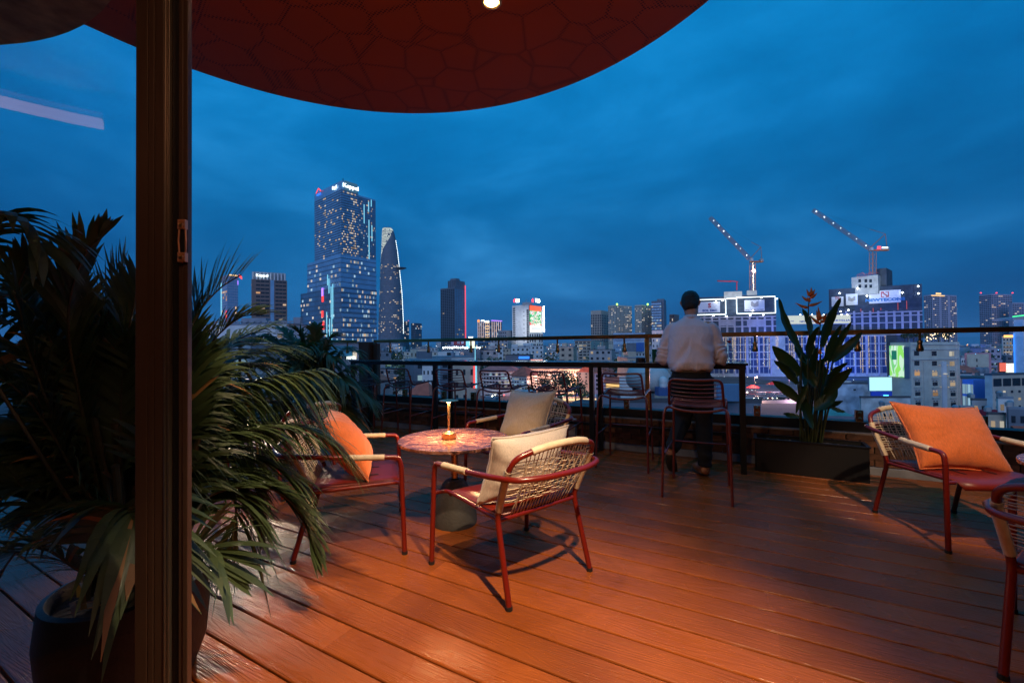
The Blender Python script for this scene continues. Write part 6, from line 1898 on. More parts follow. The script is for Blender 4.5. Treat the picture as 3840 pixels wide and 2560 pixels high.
GH = Bld('grey_house', 'small grey house with one lit window by the hotel corner', 'house', 3597, 3648, 3660, 1520, 100, 6, 'grey'); GH.px_slab('window', 'L', 3609, 1532, 3627, 1543, LIT[2], .02, .1)
RBn = Bld('red_banner', 'faded crimson banner on a frame among the right hand roofs', 'banner', 3654, 3735, 3736, 1536, 92, 3, mat('crimson_sheet', (.22, .008, .03), .7, var=.3, scale=.5), zb=at(3700, 1578, 92).z)
RS = Bld('video_screen', 'small red and white video screen glowing among roofs at the right', 'billboard', 3744, 3805, 3807, 1358, 170, 2, M_DARK, zb=at(3780, 1397, 170).z); RS.px_slab('red_half', 'L', 3746, 1360, 3769, 1392, glow('screen_coral', (1, .16, .10), 1.0), .05, .2); RS.px_slab('white_half', 'L', 3769.3, 1362, 3803, 1396, screen_mat('screen_product', [(0, (.9, .8, .5)), (.4, (1, 1, 1)), (.6, (.8, .3, .15)), (.66, (1, 1, 1))], 1.3, 7, 2.5), .05, .2)
BT = Bld('blue_tower', 'blue lit white tower cut by the right edge with a green light line on top', 'building', 3803, 3838, 3990, 1198, 135, 80, 'white'); BT.windows('R', 5, 7, -26, BT.zt - 3, t0=3.5, wf=.3, hf=.55, lit=.1, cap=2); BT.px_slab('light_line', 'L', 3804, 1250, 3808, 1420, G_BLUE, .2, .4)
a = at(3798, 1187, 140); b = at(3850, 1181, 140); MB().tube([a, b], .18, 6).build('green_line', G_GREEN, BT.root, world=True); MB().hexa(a + Vector((0, 0, -1.2)), b + Vector((0, 0, -1.2)), b + Vector((0, 6, -1.2)), a + Vector((0, 6, -1.2)), (0, 0, .8)).build('top_deck', WALLS['grey'], BT.root, world=True)
GHt = Bld('gold_lit_hotel', 'narrow cream hotel front lit gold with a glowing roof sign', 'hotel', 3760, 3796, 3800, 1266, 300, 6, 'cream'); GHt.px_slab('roof_sign', 'L', 3764, 1256, 3800, 1265, glow('gold_sign', (1, .45, .12), 2.2), .2, .5); GHt.windows('L', 3, 5, GHt.z_at('L', 3780, 1335), GHt.zt, wf=.4, hf=.5, lit=.5, cap=8, pal=(0, 3))
for y in (1300, 1318): GHt.px_slab('lit_balcony', 'L', 3764, y, 3795, y + 2.5, LIT[0], .3, .8)

# ---- 18 the colonial quarter and street in the middle
FC = Bld('colonial_building', 'long cream colonial building with arched windows and a red tiled roof', 'colonial building', 1975, 2178, 2215, 1384, 225, 20, 'cream')
FC.windows('L', 22, 1, FC.zt - 4.4, FC.zt - .4, wf=.5, hf=.62, lit=.0, singles=22)
FC.windows('L', 22, 1, FC.zt - 8.8, FC.zt - 5, wf=.45, hf=.6, lit=.05, cap=2, singles=20)
arc_ = MB()
for i in range(22):
    t_ = FC.len['L'] * (i + .5) / 22; w_ = FC.len['L'] / 22 * .25; c = FC.pt('L', t_, FC.zt - 4.4 + 4.0 * .81, .04); X = -FC.d['L']
    pts = [c + X * (w_ * math.cos(a * math.pi / 8)) + Vector((0, 0, w_ * math.sin(a * math.pi / 8))) for a in range(9)]
    o_ = FC.out['L'] * .1
    arc_.add(pts + [p + o_ for p in pts], [tuple(range(9, 18))] + [(k, k + 1, k + 10, k + 9) for k in range(8)])
arc_.build('arch_heads', M_WIN, FC.root, world=True, kind='stuff')
def hip(b, h, m, over=.8, name='roof'):
    c, l, r = b.C, b.d['L'], b.d['R']; LL, LR = b.len['L'], b.len['R']
    q = [c - l * over - r * over, c + r * (LR + over) - l * over, c + r * (LR + over) + l * (LL + over), c - r * over + l * (LL + over)]
    s_ = min(LL, LR) / 2
    if LL >= LR: e1, e2 = c + l * s_ + r * LR / 2, c + l * (LL - s_) + r * LR / 2
    else: e1, e2 = c + r * s_ + l * LL / 2, c + r * (LR - s_) + l * LL / 2
    V = [Vector((p.x, p.y, b.zt + .02)) for p in q] + [Vector((e1.x, e1.y, b.zt + h)), Vector((e2.x, e2.y, b.zt + h))]
    F = [(0, 1, 4), (1, 2, 5, 4), (2, 3, 5), (3, 0, 4, 5)] if LL >= LR else [(0, 1, 5, 4), (1, 2, 5), (2, 3, 4, 5), (3, 0, 4)]
    MB().add(V, F + [(3, 2, 1, 0)]).build(name, m, b.root, world=True)
hip(FC, 4.6, ROOFS['tile'], 1.2)
FG = Bld('gabled_wing', 'tall beige gabled wing closing the colonial building', 'colonial building', 2163, 2232, 2262, 1396, 205, 28, 'beige'); FG.windows('L', 3, 4, GZ + 6, FG.zt, wf=.22, hf=.45, lit=0, singles=9)
gm_ = MB(); a, b = FG.pt('L', 0, FG.zt), FG.pt('L', FG.len['L'], FG.zt); c = FG.pt('L', FG.len['L'] / 2, FG.zt + 3.6); k = FG.d['R'] * FG.len['R']
gm_.add([a, b, c, a + k, b + k, c + k], [(1, 0, 2), (0, 3, 5, 2), (4, 1, 2, 5), (3, 4, 5)]); gm_.build('roof', ROOFS['tile'], FG.root, world=True)
FB_ = Bld('lilac_mansion', 'lilac lit mansion front with blue windows right of the gabled wing', 'building', 2212, 2296, 2318, 1398, 200, 14, 'lilac'); FB_.windows('L', 5, 4, GZ + 4, FB_.zt - .5, wf=.4, hf=.6, lit=.15, cap=3, pal=(2,), singles=14); hip(FB_, 3.5, ROOFS['tile'])
RH = Bld('red_roof_house', 'pink white house with a pointed red tiled roof in the middle', 'house', 1918, 1974, 2012, 1410, 198, 35, 'white'); hip(RH, 4.6, ROOFS['tile'], 1.2); RH.windows('L', 6, 4, GZ + 5, RH.zt - .8, wf=.6, hf=.4, lit=.3, cap=8, pal=(1, 2), singles=10); RH.windows('R', 5, 4, GZ + 5, RH.zt - .8, wf=.6, hf=.4, lit=.2, cap=4, pal=(1,), singles=10)
PR = Bld('pink_roof_hall', 'long hall with a salmon red roof and lit lilac front', 'building', 1800, 1935, 1950, 1392, 218, 10, 'white'); hip(PR, 3.8, cmat('salmon_roof', (.55, .16, .13), .7, var=.2, scale=.5), 1.0); PR.windows('L', 12, 4, GZ + 4, PR.zt - .5, wf=.7, hf=.5, lit=.3, cap=14, pal=(1, 2), singles=20)
YS = Bld('yellow_shop', 'small shop front glowing yellow under a brown roof', 'shop', 2268, 2322, 2330, 1434, 165, 6, 'beige'); hip(YS, 2.2, ROOFS['tile']); YS.px_slab('lit_front', 'L', 2272, 1438, 2320, 1452, glow('yellow_front', (1, .55, .18), 1.2), .1, .4)
WB = Bld('white_shed', 'plain white service block behind the sixth bar stool', 'building', 2322, 2384, 2396, 1412, 120, 6, 'white'); WB.px_slab('louvre', 'L', 2380, 1430, 2392, 1450, M_DARK, .02, .1)
# boiler yard on the roof just below
YARD = Bld('plant_roof', 'flat plant roof with tanks just beyond the glass', 'building', 2290, 2850, 2900, 1512, 48, 6, 'slate', roof='dark')
zr = YARD.zt + .52
p = at(2428, 1455, 56)
tk = thing('storage_tank', 'big pale horizontal storage tank on the plant roof', 'tank', (p.x, p.y, zr))
MB().lathe([(.1, -3.2), (1.1, -3.0), (1.6, -2.5), (1.6, 2.5), (1.1, 3.0), (.1, 3.2)], 28, M=Matrix.Translation((0, 0, 1.75)) @ Matrix.Rotation(rad(20), 4, 'Z') @ Matrix.Rotation(rad(90), 4, 'X')).build('drum', cmat('tank_paint', (.45, .45, .44), .5, var=.15), tk, smooth=True, sharp=50)
for s in (-1.4, 1.4): MB().box((s * -.34, s, .3), (2.4, .3, .6), rad(20)).build('cradle', M_DARK, tk)
p = at(2487, 1450, 52)
wt = thing('water_tank', 'white upright water tank standing on a blue base beside the man', 'tank', (p.x, p.y, zr))
MB().box((0, 0, .5), (1.6, 1.4, 1.0)).build('base', mat('blue_base', (.03, .09, .25), .5), wt, bevel=.02)
MB().lathe([(.42, 1.0), (.46, 1.1), (.46, 1.35), (.44, 1.4), (.46, 1.45), (.46, 2.0), (.25, 2.25), (.1, 2.3)], 20).build('body', cmat('white_tank', (.6, .6, .6), .5), wt, smooth=True, sharp=50)
p = at(2520, 1460, 53)
sk = thing('cement_sacks', 'pile of pale wrapped sacks beside the white water tank', 'sacks', (p.x, p.y, zr))
for i in range(9): MB().lathe([(.05, -.16), (.3, -.1), (.34, 0), (.3, .1), (.05, .16)], 10, (random.uniform(-.5, .5), random.uniform(-.3, .3), .18 + .26 * (i // 3))).build('sack', WALLS['cream'], sk, smooth=True)
BX = Bld('blue_container', 'blue sided container hut seen below the counter beside the man', 'container', 2690, 2790, 2800, 1440, 46, 5, mat('blue_sheet', (.12, .26, .42), .5, var=.1, scale=2), zb=zr)
rbm = MB()
for i in range(24): 
    t_ = BX.len['L'] * (i + .5) / 24; p = BX.pt('L', t_, (BX.zb + BX.zt) / 2, .02); rbm.box((p.x, p.y, p.z), (.05, .05, BX.zt - BX.zb - .1))
rbm.build('ribs', mat('blue_rib', (.10, .22, .38), .5), BX.root, world=True, kind='stuff')
MB().tube([at(2400, 1400, 54), at(2560, 1393, 54)], .05, 6).tube([at(2405, 1398, 54), at(2405, 1500, 54)], .05, 6).tube([at(2555, 1393, 54), at(2555, 1500, 54)], .05, 6).build('pipe', ROOFS['metal'], YARD.root, world=True)
tru = MB()
for i in range(7): tru.tube([at(2420 + 20 * i, 1398, 60), at(2440 + 20 * i, 1425, 58)], .05, 4)
lattice(tru, at(2410, 1430, 60), at(2520, 1392, 62), 1.0, 1.0, .05); lattice(tru, at(2470, 1440, 58), at(2560, 1400, 60), 1.0, 1.0, .05)
tru.build('roof_trusses', ROOFS['metal'], YARD.root, world=True, kind='stuff')

# ---- 19 mid distance between rail and counter
MH = Bld('balcony_hotel', 'pale hotel with stacked balconies left of the brass post', 'hotel', 2155, 2216, 2262, 1276, 430, 20, 'cream', roof='dark')
MH.windows('L', 4, 7, MH.zt - 22, MH.zt - .5, wf=.8, hf=.5, lit=.2, cap=8, pal=(1, 0), singles=20, bands=True); MH.windows('R', 2, 7, MH.zt - 22, MH.zt - 1, wf=.2, hf=.45, lit=.15, cap=3, singles=10)
GB = Bld('grey_billboard', 'plain grey and blue hoarding on top of a white house', 'billboard', 2350, 2416, 2420, 1285, 298, 4, 'slate', zb=at(2380, 1318, 298).z); GB.px_slab('blue_half', 'L', 2386, 1284, 2415, 1317, mat('blue_sheet_sign', (.02, .12, .42), .5), .05, .2)
WH = Bld('white_house', 'white house carrying the grey and blue hoarding', 'house', 2348, 2418, 2424, 1319, 300, 4, 'white'); WH.windows('L', 6, 4, WH.zt - 12, WH.zt - .4, wf=.4, hf=.5, lit=.1, cap=3, singles=12)
WT_ = Bld('white_tower', 'narrow white block right behind the green drink', 'building', 2445, 2484, 2510, 1238, 240, 25, 'white'); WT_.windows('L', 3, 12, WT_.zt - 38, WT_.zt - 1, wf=.3, hf=.4, lit=.12, cap=4, singles=12); WT_.px_slab('roof_lights', 'L', 2447, 1262, 2478, 1266, LIT[1], .1, .4)
AI = Bld('red_billboard', 'red billboard with white letters under the red edged tower', 'billboard', 1702, 1746, 1748, 1274, 300, 4, mat('red_sheet', (.42, .03, .04), .6), zb=at(1725, 1294, 300).z); AI.text('AI', 'L', 1719, 1284, 9, M_BOARD, .3, bold=.03); AI.px_slab('emblem', 'L', 1730, 1279, 1739, 1289, M_BOARD, .1, .2)
WS = Bld('lit_billboard', 'bright white and cyan billboard beside the red one', 'billboard', 1747, 1781, 1783, 1272, 300, 4, 'grey', zb=at(1765, 1306, 300).z); WS.px_slab('cyan_face', 'L', 1748, 1274, 1761, 1305, glow('cyan_face', (.25, .75, 1), 1.2), .05, .2); WS.px_slab('white_face', 'L', 1761.3, 1273, 1780, 1305, glow('white_face', (1, 1, .75), 1.4), .05, .2); WS.px_slab('figure', 'L', 1757, 1262, 1774, 1271, G_WHITE, .05, .2)
FLr = Bld('floodlit_roof', 'low dark roof edged with a row of white floodlights', 'building', 1655, 1800, 1812, 1308, 250, 6, 'slate', roof='dark')
fm = MB().lathe([(.05, -.5), (.5, 0), (.05, .5)], 8).mesh('floodlight', G_LED)
for x in [1663, 1671, 1678, 1687, 1696, 1703, 1711, 1718, 1728, 1736, 1744, 1752, 1788, 1798]:
    p = FLr.pt('L', FLr.s_at('L', x), FLr.z_at('L', x, 1303 + random.uniform(-1.5, 1.5)), 0); inst('floodlight', fm, FLr.root, p - FLr.root.location)
Bld('white_block', 'blank white wall below the row of floodlights', 'building', 1640, 1722, 1740, 1318, 230, 6, 'white').px_slab('dark_window', 'L', 1676, 1321, 1694, 1333, M_WIN, .02, .15)
YH = Bld('cream_house', 'cream house with a blue roof left of the floodlit wall', 'house', 1538, 1566, 1602, 1309, 200, 60, 'cream', roof='metal'); YH.windows('L', 2, 3, YH.zt - 11, YH.zt - 1, wf=.3, hf=.5, lit=0, singles=5); YH.windows('R', 3, 3, YH.zt - 11, YH.zt - 1, wf=.3, hf=.5, lit=0, singles=7)
NB = Bld('corner_building', 'beige corner building with a blue and red neon edge behind the third stool', 'building', 1590, 1782, 1800, 1365, 130, 4, 'beige', roof='dark'); NB.windows('L', 7, 3, NB.zt - 12, NB.zt - .5, wf=.3, hf=.45, lit=.2, cap=4, pal=(1,), singles=10); NB.px_slab('neon_edge', 'L', 1781, 1300, 1783.5, 1365, G_CYAN, .2, .5); NB.slab('neon_edge', 'L', .05, .5, NB.z_at('L', 1783, 1455), NB.zt, G_RED, .2, .5); NB.slab('neon_edge', 'L', -.5, 0, NB.z_at('L', 1783, 1455), NB.zt, G_CYAN, .2, .5)
NB.px_slab('round_emblem', 'L', 1775, 1379, 1782, 1390, M_INK_BLUE, .05, .2)
WL = Bld('white_house', 'tall white house behind the second stool', 'house', 1583, 1628, 1650, 1372, 110, 20, 'white', roof='dark'); WL.windows('L', 3, 4, WL.zt - 10, WL.zt - .5, wf=.3, hf=.4, lit=.1, cap=1, singles=6)
TL = Bld('tile_roof_house', 'small house whose orange tiled roof shows between the stool legs', 'house', 1540, 1608, 1640, 1482, 70, 30, 'slate'); hip(TL, 2.0, ROOFS['tile'], .5)
UPB = Bld('grey_block', 'blue grey office block left of the white screen tower', 'building', 1840, 1905, 1930, 1268, 420, 20, 'grey'); UPB.windows('L', 5, 8, UPB.zt - 28, UPB.zt - 1, wf=.4, hf=.45, lit=.08, cap=4, singles=20)
UP2 = Bld('grey_block', 'taller grey block peeping over the handrail left of the white screen tower', 'building', 1868, 1900, 1925, 1238, 450, 30, 'slate'); UP2.windows('L', 4, 10, UP2.zt - 35, UP2.zt - 1, wf=.4, hf=.45, lit=.1, cap=4, singles=12)
PO = Bld('blue_awning_block', 'low block with a glowing blue awning at the foot of the white screen tower', 'building', 1895, 1985, 2000, 1332, 300, 8, 'slate', roof='dark'); PO.px_slab('blue_awning', 'L', 1945, 1336, 1985, 1345, G_BLUE, .1, .5); PO.px_slab('red_banner', 'L', 1990, 1347, 2035, 1354, screen_mat('banner_red', [(0, (1, .15, .08)), (.5, (1, .9, .85)), (.62, (1, .12, .08))], 1.1, 3, 4), .1, .5)
# ---- ordinary houses packed between the landmarks
hcols = ['white', 'cream', 'grey', 'beige', 'slate', 'lilac', 'worn', 'white', 'grey']
hword = {'white': 'white', 'cream': 'cream', 'grey': 'grey', 'beige': 'beige', 'slate': 'dark grey', 'lilac': 'lilac', 'worn': 'stained white'}
rword = {'tile': 'red tiled', 'metal': 'metal', 'dark': 'flat dark'}
blocked = []
for o in D.objects:
    if o.parent is None and o.get('category') and o.location.y > 40:
        blocked.append((o.location.x, o.location.y))
NEAR = [(900, 'under the brown tower'), (1290, 'under the tall stepped tower'), (1470, 'under the curved tower'), (1700, 'under the red edged tower'), (1840, 'under the gold and purple block'), (1985, 'near the white screen tower'), (2130, 'left of the balcony hotel'), (2330, 'under the mid apartment towers'), (2460, 'behind the green drink'), (2560, 'behind the man'), (2830, 'under the left crane'), (3300, 'under the right crane'), (3530, 'behind the cream hotel'), (3720, 'among the right hand roofs'), (3840, 'at the right edge')]
def house(px, Y, w, dp, h, rz, wall, roof):
    k = pxdir(px)
    n_ = min(NEAR, key=lambda q: abs(q[0] - px))[1]
    lab = f"{hword[wall]} {'house' if h < 14 else 'block'} with a {rword[roof]} roof, packed in {n_}"
    t = thing('town_house', lab, 'house', (k * Y, Y, GZ), rz, 'ordinary houses packed between the towers')
    MB().box((0, 0, h / 2), (w, dp, h)).build('wall', WALLS[wall], t)
    if roof == 'tile':
        MB().add([(-w / 2 - .4, -dp / 2 - .4, h + .02), (w / 2 + .4, -dp / 2 - .4, h + .02), (w / 2 + .4, dp / 2 + .4, h + .02), (-w / 2 - .4, dp / 2 + .4, h + .02), (-w / 4, 0, h + 2.6), (w / 4, 0, h + 2.6)], [(0, 1, 5, 4), (1, 2, 5), (2, 3, 4, 5), (3, 0, 4), (3, 2, 1, 0)]).build('roof', ROOFS['tile'], t)
    else:
        MB().box((0, 0, h + .2), (w + .3, dp + .3, .4)).build('roof', ROOFS[roof], t)
        if random.random() < .7:
            x, y = random.uniform(-w * .3, w * .3), random.uniform(-dp * .2, dp * .2)
            MB().box((x, y, h + 1.5), (w * .35, dp * .35, 2.2)).build('stair_house', WALLS[wall], t)
        if random.random() < .5 and Y < 420:
            x, y = random.uniform(-w * .3, w * .3), -dp * .3
            MB().lathe([(.7, h + .4), (.8, h + 1.6), (.3, h + 2.0)], 10, (x, y, 0)).build('water_tank', ROOFS['metal'], t)
    fl = max(2, int(h / 3.4)); nb = max(2, int(w / 3.2))
    vis = 0
    dk = MB()
    top = 5
    for j in range(fl):
        for i in range(nb):
            if j < fl - top: continue
            x = -w / 2 + w * (i + .5) / nb; z = h * (j + .55) / fl
            lit = random.random() < .13
            if Y < 330 or lit:
                m = LIT[random.choice((0, 0, 1, 1, 2, 3))] if lit else M_WIN
                if vis < 9 or lit:
                    inst('window', win_mesh(1.5 if nb > 2 else 1.8, 1.5, m), t, (x, -dp / 2 - .02, z)); vis += 1
                    continue
            dk.box((x, -dp / 2, z), (1.5, .12, 1.5))
        # flank windows
        for s in (-1, 1):
            if j % 2 == 0: dk.box((s * w / 2, -dp * .15, h * (j + .55) / fl), (.12, 1.3, 1.3))
    if dk.v: dk.build('window_grid', M_WIN, t, kind='stuff')
random.seed(5)
placed = []
tries = 0
Ys = []
while len(placed) < 300 and tries < 9000:
    tries += 1
    Y = 95 * (1500 / 95) ** (random.random() ** .80)
    px = random.uniform(640, 3860)
    x = pxdir(px) * Y
    w, dp = random.uniform(7, 15), random.uniform(8, 16)
    if Y > 350: w *= 1.6
    if Y > 700: w *= 1.5
    r_ = (w + dp) * .36
    if any((x - a) ** 2 + (Y - b) ** 2 < (r_ + c) ** 2 for a, b, c in placed): continue
    if 1740 < px < 2360 and 160 < Y < 262: continue       # colonial quarter and its street
    if 2600 < px < 3480 and 165 < Y < 560: continue        # construction sites and car park
    if 2690 < px < 3090 and Y < 345: continue
    if 2280 < px < 2900 and Y < 110: continue              # plant roof
    if 3050 < px < 3480 and Y < 175: continue
    if any(abs(pxdir(px) * Y - a) < 13 and abs(Y - b) < 13 for a, b in blocked): continue
    ymin = 1292 + random.uniform(0, 45) if Y > 250 else 1325 + random.uniform(10, 120)
    if px > 3590 and Y < 250: ymin = 1400 + random.uniform(0, 80)
    if 1760 < px < 2360 and Y < 220: ymin = 1500 + random.uniform(0, 40)
    if px < 1150: ymin = 1290 + random.uniform(0, 40)
    h = at(px, ymin, Y).z - GZ
    if h < 5: continue
    h = min(h, 40)
    placed.append((x, Y, r_))
    house(px, Y, w, dp, h, random.uniform(-.5, .5) - pxdir(px) * .5, random.choice(hcols), random.choice(('metal', 'dark', 'dark', 'tile')) if h < 16 else random.choice(('metal', 'dark')))
# ---- far skyline haze of blocks on the horizon
for i in range(46):
    px = random.uniform(650, 3840); Y = random.uniform(1600, 3200)
    k = pxdir(px)
    h = at(px, random.uniform(1282, 1300), Y).z - GZ
    t = thing('far_block', 'tiny far off block low on the horizon ' + min(NEAR, key=lambda q: abs(q[0] - px))[1].replace('under', 'beyond').replace('packed in ', ''), 'building', (k * Y, Y, GZ), 0, 'far off blocks along the horizon')
    MB().box((0, 0, h / 2), (random.uniform(25, 60), 30, h)).build('wall', WALLS[random.choice(('slate', 'grey', 'lilac'))], t)
    wm = MB()
    for q in range(6): wm.box((random.uniform(-12, 12), -15.1, h - random.uniform(3, 25)), (3.0, .2, 2.0))
    wm.build('lit_windows', LIT[random.choice((0, 1))], t, kind='stuff')

# ---- clutter of small roofs at the right below the handrail
random.seed(31)
for x0, x1, y, Y, w_, r_, lab in ((3598, 3646, 1556, 80, 'lilac', 'metal', 'low lilac house with a metal roof under the crimson banner'), (3640, 3702, 1502, 101, 'grey', 'dark', 'grey house behind the crimson banner'), (3738, 3802, 1496, 97, 'white', 'metal', 'white house right of the crimson banner with a metal roof'),
    (3776, 3850, 1536, 84, 'slate', 'metal', 'dark shed with a metal roof in the bottom corner of the city'), (3700, 3772, 1556, 86, 'beige', 'dark', 'small beige house below the crimson banner'), (3600, 3648, 1402, 168, 'white', 'dark', 'white house left of the water tanks'),
    (3714, 3764, 1352, 232, 'lilac', 'metal', 'lilac house left of the red and white screen'), (3640, 3694, 1304, 300, 'grey', 'dark', 'grey block above the pink block'), (3696, 3748, 1292, 340, 'slate', 'dark', 'dark block above the pink block near the gold hotel'), (3604, 3640, 1342, 240, 'white', 'metal', 'white house left of the pink block'),
    (3716, 3760, 1400, 176, 'beige', 'metal', 'beige house under the red and white screen'), (3752, 3802, 1420, 160, 'grey', 'dark', 'grey house under the video screen'), (3300, 3350, 1530, 104, 'cream', 'metal', 'cream shed between the hotel and the teal roof')):
    b_ = Bld('small_house', lab, 'house', x0, x1 - 6, x1, y, Y, 6 if x0 < 3590 else 14, w_, roof=r_)
    b_.windows('L', random.choice((2, 3, 4)), 2, b_.zt - 6.4, b_.zt - .4, wf=.4, hf=.45, lit=.22, cap=3, pal=(0, 1, 2), singles=4)
    p = b_.pt('L', b_.len['L'] * random.uniform(.2, .8), b_.zt + .4, -2)
    MB().lathe([(.5, 0), (.55, .9), (.2, 1.2)], 10, p).build('water_tank', ROOFS['metal'], b_.root, world=True)
    q = b_.pt('L', b_.len['L'] * random.uniform(.2, .8), b_.zt + .9, -1.2)
    MB().box(q, (1.0, .5, .8)).build('cooling_unit', WALLS['grey'], b_.root, world=True)
    e = b_.pt('L', b_.len['L'] * .5, b_.zt - 3.4, 0)
    mb_ = MB(); a, b = b_.pt('L', b_.len['L'] * .1, b_.zt - 3.3, 0), b_.pt('L', b_.len['L'] * .9, b_.zt - 3.3, 0); o_ = b_.out['L'] * 1.2 + Vector((0, 0, -.5))
    mb_.hexa(a, b, b + o_, a + o_, (0, 0, .12)); mb_.build('awning', ROOFS[random.choice(('metal', 'tile', 'teal'))], b_.root, world=True)
# ---- trees in the streets
M_TREE = leaf_mat('street_tree_leaf', (0.045, 0.075, 0.03), .6, .1)
M_TRUNK = mat('trunk_bark', (.07, .05, .035), .9)
crowns = []
for v in range(3):
    mb = MB()
    cl = [(Vector((random.uniform(-2.6, 2.6), random.uniform(-2.6, 2.6), random.uniform(4, 8))), random.uniform(1.0, 1.9)) for _ in range(9)]
    for c, r in cl:
        for _ in range(70):
            d = Vector((random.gauss(0, 1), random.gauss(0, 1), random.gauss(0, 1))).normalized() * r * random.uniform(.6, 1.05)
            p = c + d; s = random.uniform(.18, .38)
            a = Vector((random.gauss(0, 1), random.gauss(0, 1), random.gauss(0, .6))).normalized(); b = a.orthogonal().normalized()
            mb.add([p - a * s, p + b * s * .6, p + a * s, p - b * s * .6], [(0, 1, 2, 3)])
    crowns.append(mb.mesh('crown', M_TREE))
trunk = MB().tube([(0, 0, 0), (.1, 0, 2.5), (0, .1, 5)], [.28, .22, .12], 7).tube([(.1, 0, 2.5), (1.2, .4, 5)], [.15, .08], 5).tube([(.1, 0, 2.5), (-1.1, -.5, 5)], [.15, .08], 5).mesh('trunk', M_TRUNK)
def tree(p, s, lab):
    t = thing('street_tree', lab, 'tree', p, random.uniform(0, 6.28), 'trees between the buildings')
    inst('trunk', trunk, t, scale=(s, s, s)); inst('crown', random.choice(crowns), t, scale=(s, s, s * .95))
for x, y, Y, s in ((2050, 1420, 270, 2.2), (2095, 1435, 262, 2.4), (2125, 1440, 258, 2.2), (2158, 1440, 255, 2.0), (2180, 1445, 250, 1.8), (1990, 1450, 262, 1.6), (2020, 1445, 258, 1.8)):
    Y *= .69; s *= .72; p = at(x, y, Y); tree((p.x, Y, GZ), s, 'leafy tree in front of the arched colonial building')
for x, Y, s in ((1440, 260, 2.4), (1480, 250, 2.6), (1535, 240, 2.2), (1560, 150, 2.2), (1530, 160, 2.0), (1760, 230, 2.2), (1800, 235, 2.2), (2060, 300, 2.4), (2235, 330, 2.4), (2265, 320, 2.4), (2300, 280, 2.2), (2330, 200, 2.4), (1430, 150, 2.0), (3690, 240, 2.6), (1850, 245, 2.2), (1975, 255, 1.8)):
    p = at(x, 1330, Y); tree((p.x, Y, GZ), s, 'dark leafy street tree ' + min(NEAR, key=lambda q: abs(q[0] - x))[1])
for x, dz in ((3408, 0), (3430, .1), (3452, .2), (3475, .3), (3500, .2), (3545, .2), (3570, .1), (3585, 0)):
    q = H.pt('R', max(.5, H.s_at('R', x)), H.zt + .02, -2.0)
    tree((q.x, q.y, q.z - .3), random.uniform(.42, .58), 'potted tree on the cream hotel roof terrace')
# ---- street, car park, lamps
road = MB(); a, b, c, d = on(1770, 1500, GZ + .02), on(2290, 1500, GZ + .02), on(2330, 1470, GZ + .02), on(1770, 1474, GZ + .02)
structure(road.add([a, b, c, d], [(0, 1, 2, 3)]).build('street', mat('street_asphalt', (.09, .08, .08), .7, var=.2, scale=.2)))
lot = MB(); a, b, c, d = on(2770, 1512, GZ + .03), on(3080, 1512, GZ + .03), on(3120, 1440, GZ + .03), on(2760, 1440, GZ + .03)
structure(lot.add([a, b, c, d], [(0, 1, 2, 3)]).build('car_park', mat('car_park_asphalt', (.12, .09, .10), .6, var=.2, scale=.2)))
CARC = [mat('car_white', (.6, .6, .62), .3, coat=.5), mat('car_grey', (.2, .2, .22), .3, coat=.5), mat('car_red', (.3, .03, .03), .3, coat=.5), mat('car_black', (.02, .02, .025), .3, coat=.5)]
def car_set(mm):
    b_ = MB().prism([(-2.2, -.85), (2.2, -.85), (2.2, .85), (-2.2, .85)], .3, .85); c_ = MB()
    c_.add([(-1.5, -.78, .85), (1.2, -.78, .85), (1.2, .78, .85), (-1.5, .78, .85), (-1.1, -.68, 1.42), (.6, -.68, 1.42), (.6, .68, 1.42), (-1.1, .68, 1.42)], [(4, 5, 6, 7), (0, 1, 5, 4), (1, 2, 6, 5), (2, 3, 7, 6), (3, 0, 4, 7)])
    return b_.mesh('body', mm), c_.mesh('cabin', M_WIN)
CS = [car_set(m) for m in CARC]
wh_ = MB().lathe([(.32, -.1), (.32, .1)], 10, M=Matrix.Rotation(rad(90), 4, 'X')).mesh('wheel', M_FOOT)
hl_ = MB().box((0, 0, 0), (.15, .5, .3)).mesh('headlight', glow('headlight', (1, .9, .7), 22)); tl_ = MB().box((0, 0, 0), (.12, .5, .3)).mesh('tail_light', glow('tail_light', (1, .05, .03), 9))
cword = ['white', 'grey', 'red', 'black']
def car(p, rz, k, lit, where):
    t = thing('parked_car', f'{cword[k]} car {where}', 'car', p, rz, 'cars ' + where)
    inst('body', CS[k][0], t); inst('cabin', CS[k][1], t)
    for x in (-1.35, 1.35):
        for y in (-.8, .8): inst('wheel', wh_, t, (x, y, .32))
    for y in (-.6, .6):
        inst('headlight', hl_, t, (2.2, y, .62)) if lit else None
        inst('tail_light', tl_, t, (-2.2, y, .66)) if lit else None
for r in range(4):
    for i in range(9):
        q = on(2806 + i * 17 + r * 5, 1496 - r * 7, GZ + .03); car(q, rad(-20 + random.uniform(-8, 8)) + (math.pi if r % 2 else 0), random.randrange(4), random.random() < .55, 'in the bright car park below the planter')
for i in range(10):
    q = on(1830 + i * 44, 1489 - (i % 3) * 4, GZ + .03); car(q, rad(-15) + (math.pi if i % 2 else 0), random.randrange(4), True, 'driving on the street before the colonial building')
lampm = MB().tube([(0, 0, 0), (0, 0, 8), (.8, 0, 8.4)], .09, 6).mesh('post', M_DARK); lamph = MB().box((1.0, 0, 8.4), (.9, .4, .2)).mesh('lamp_head', glow('street_lamp_glow', (1, .72, .42), 25))
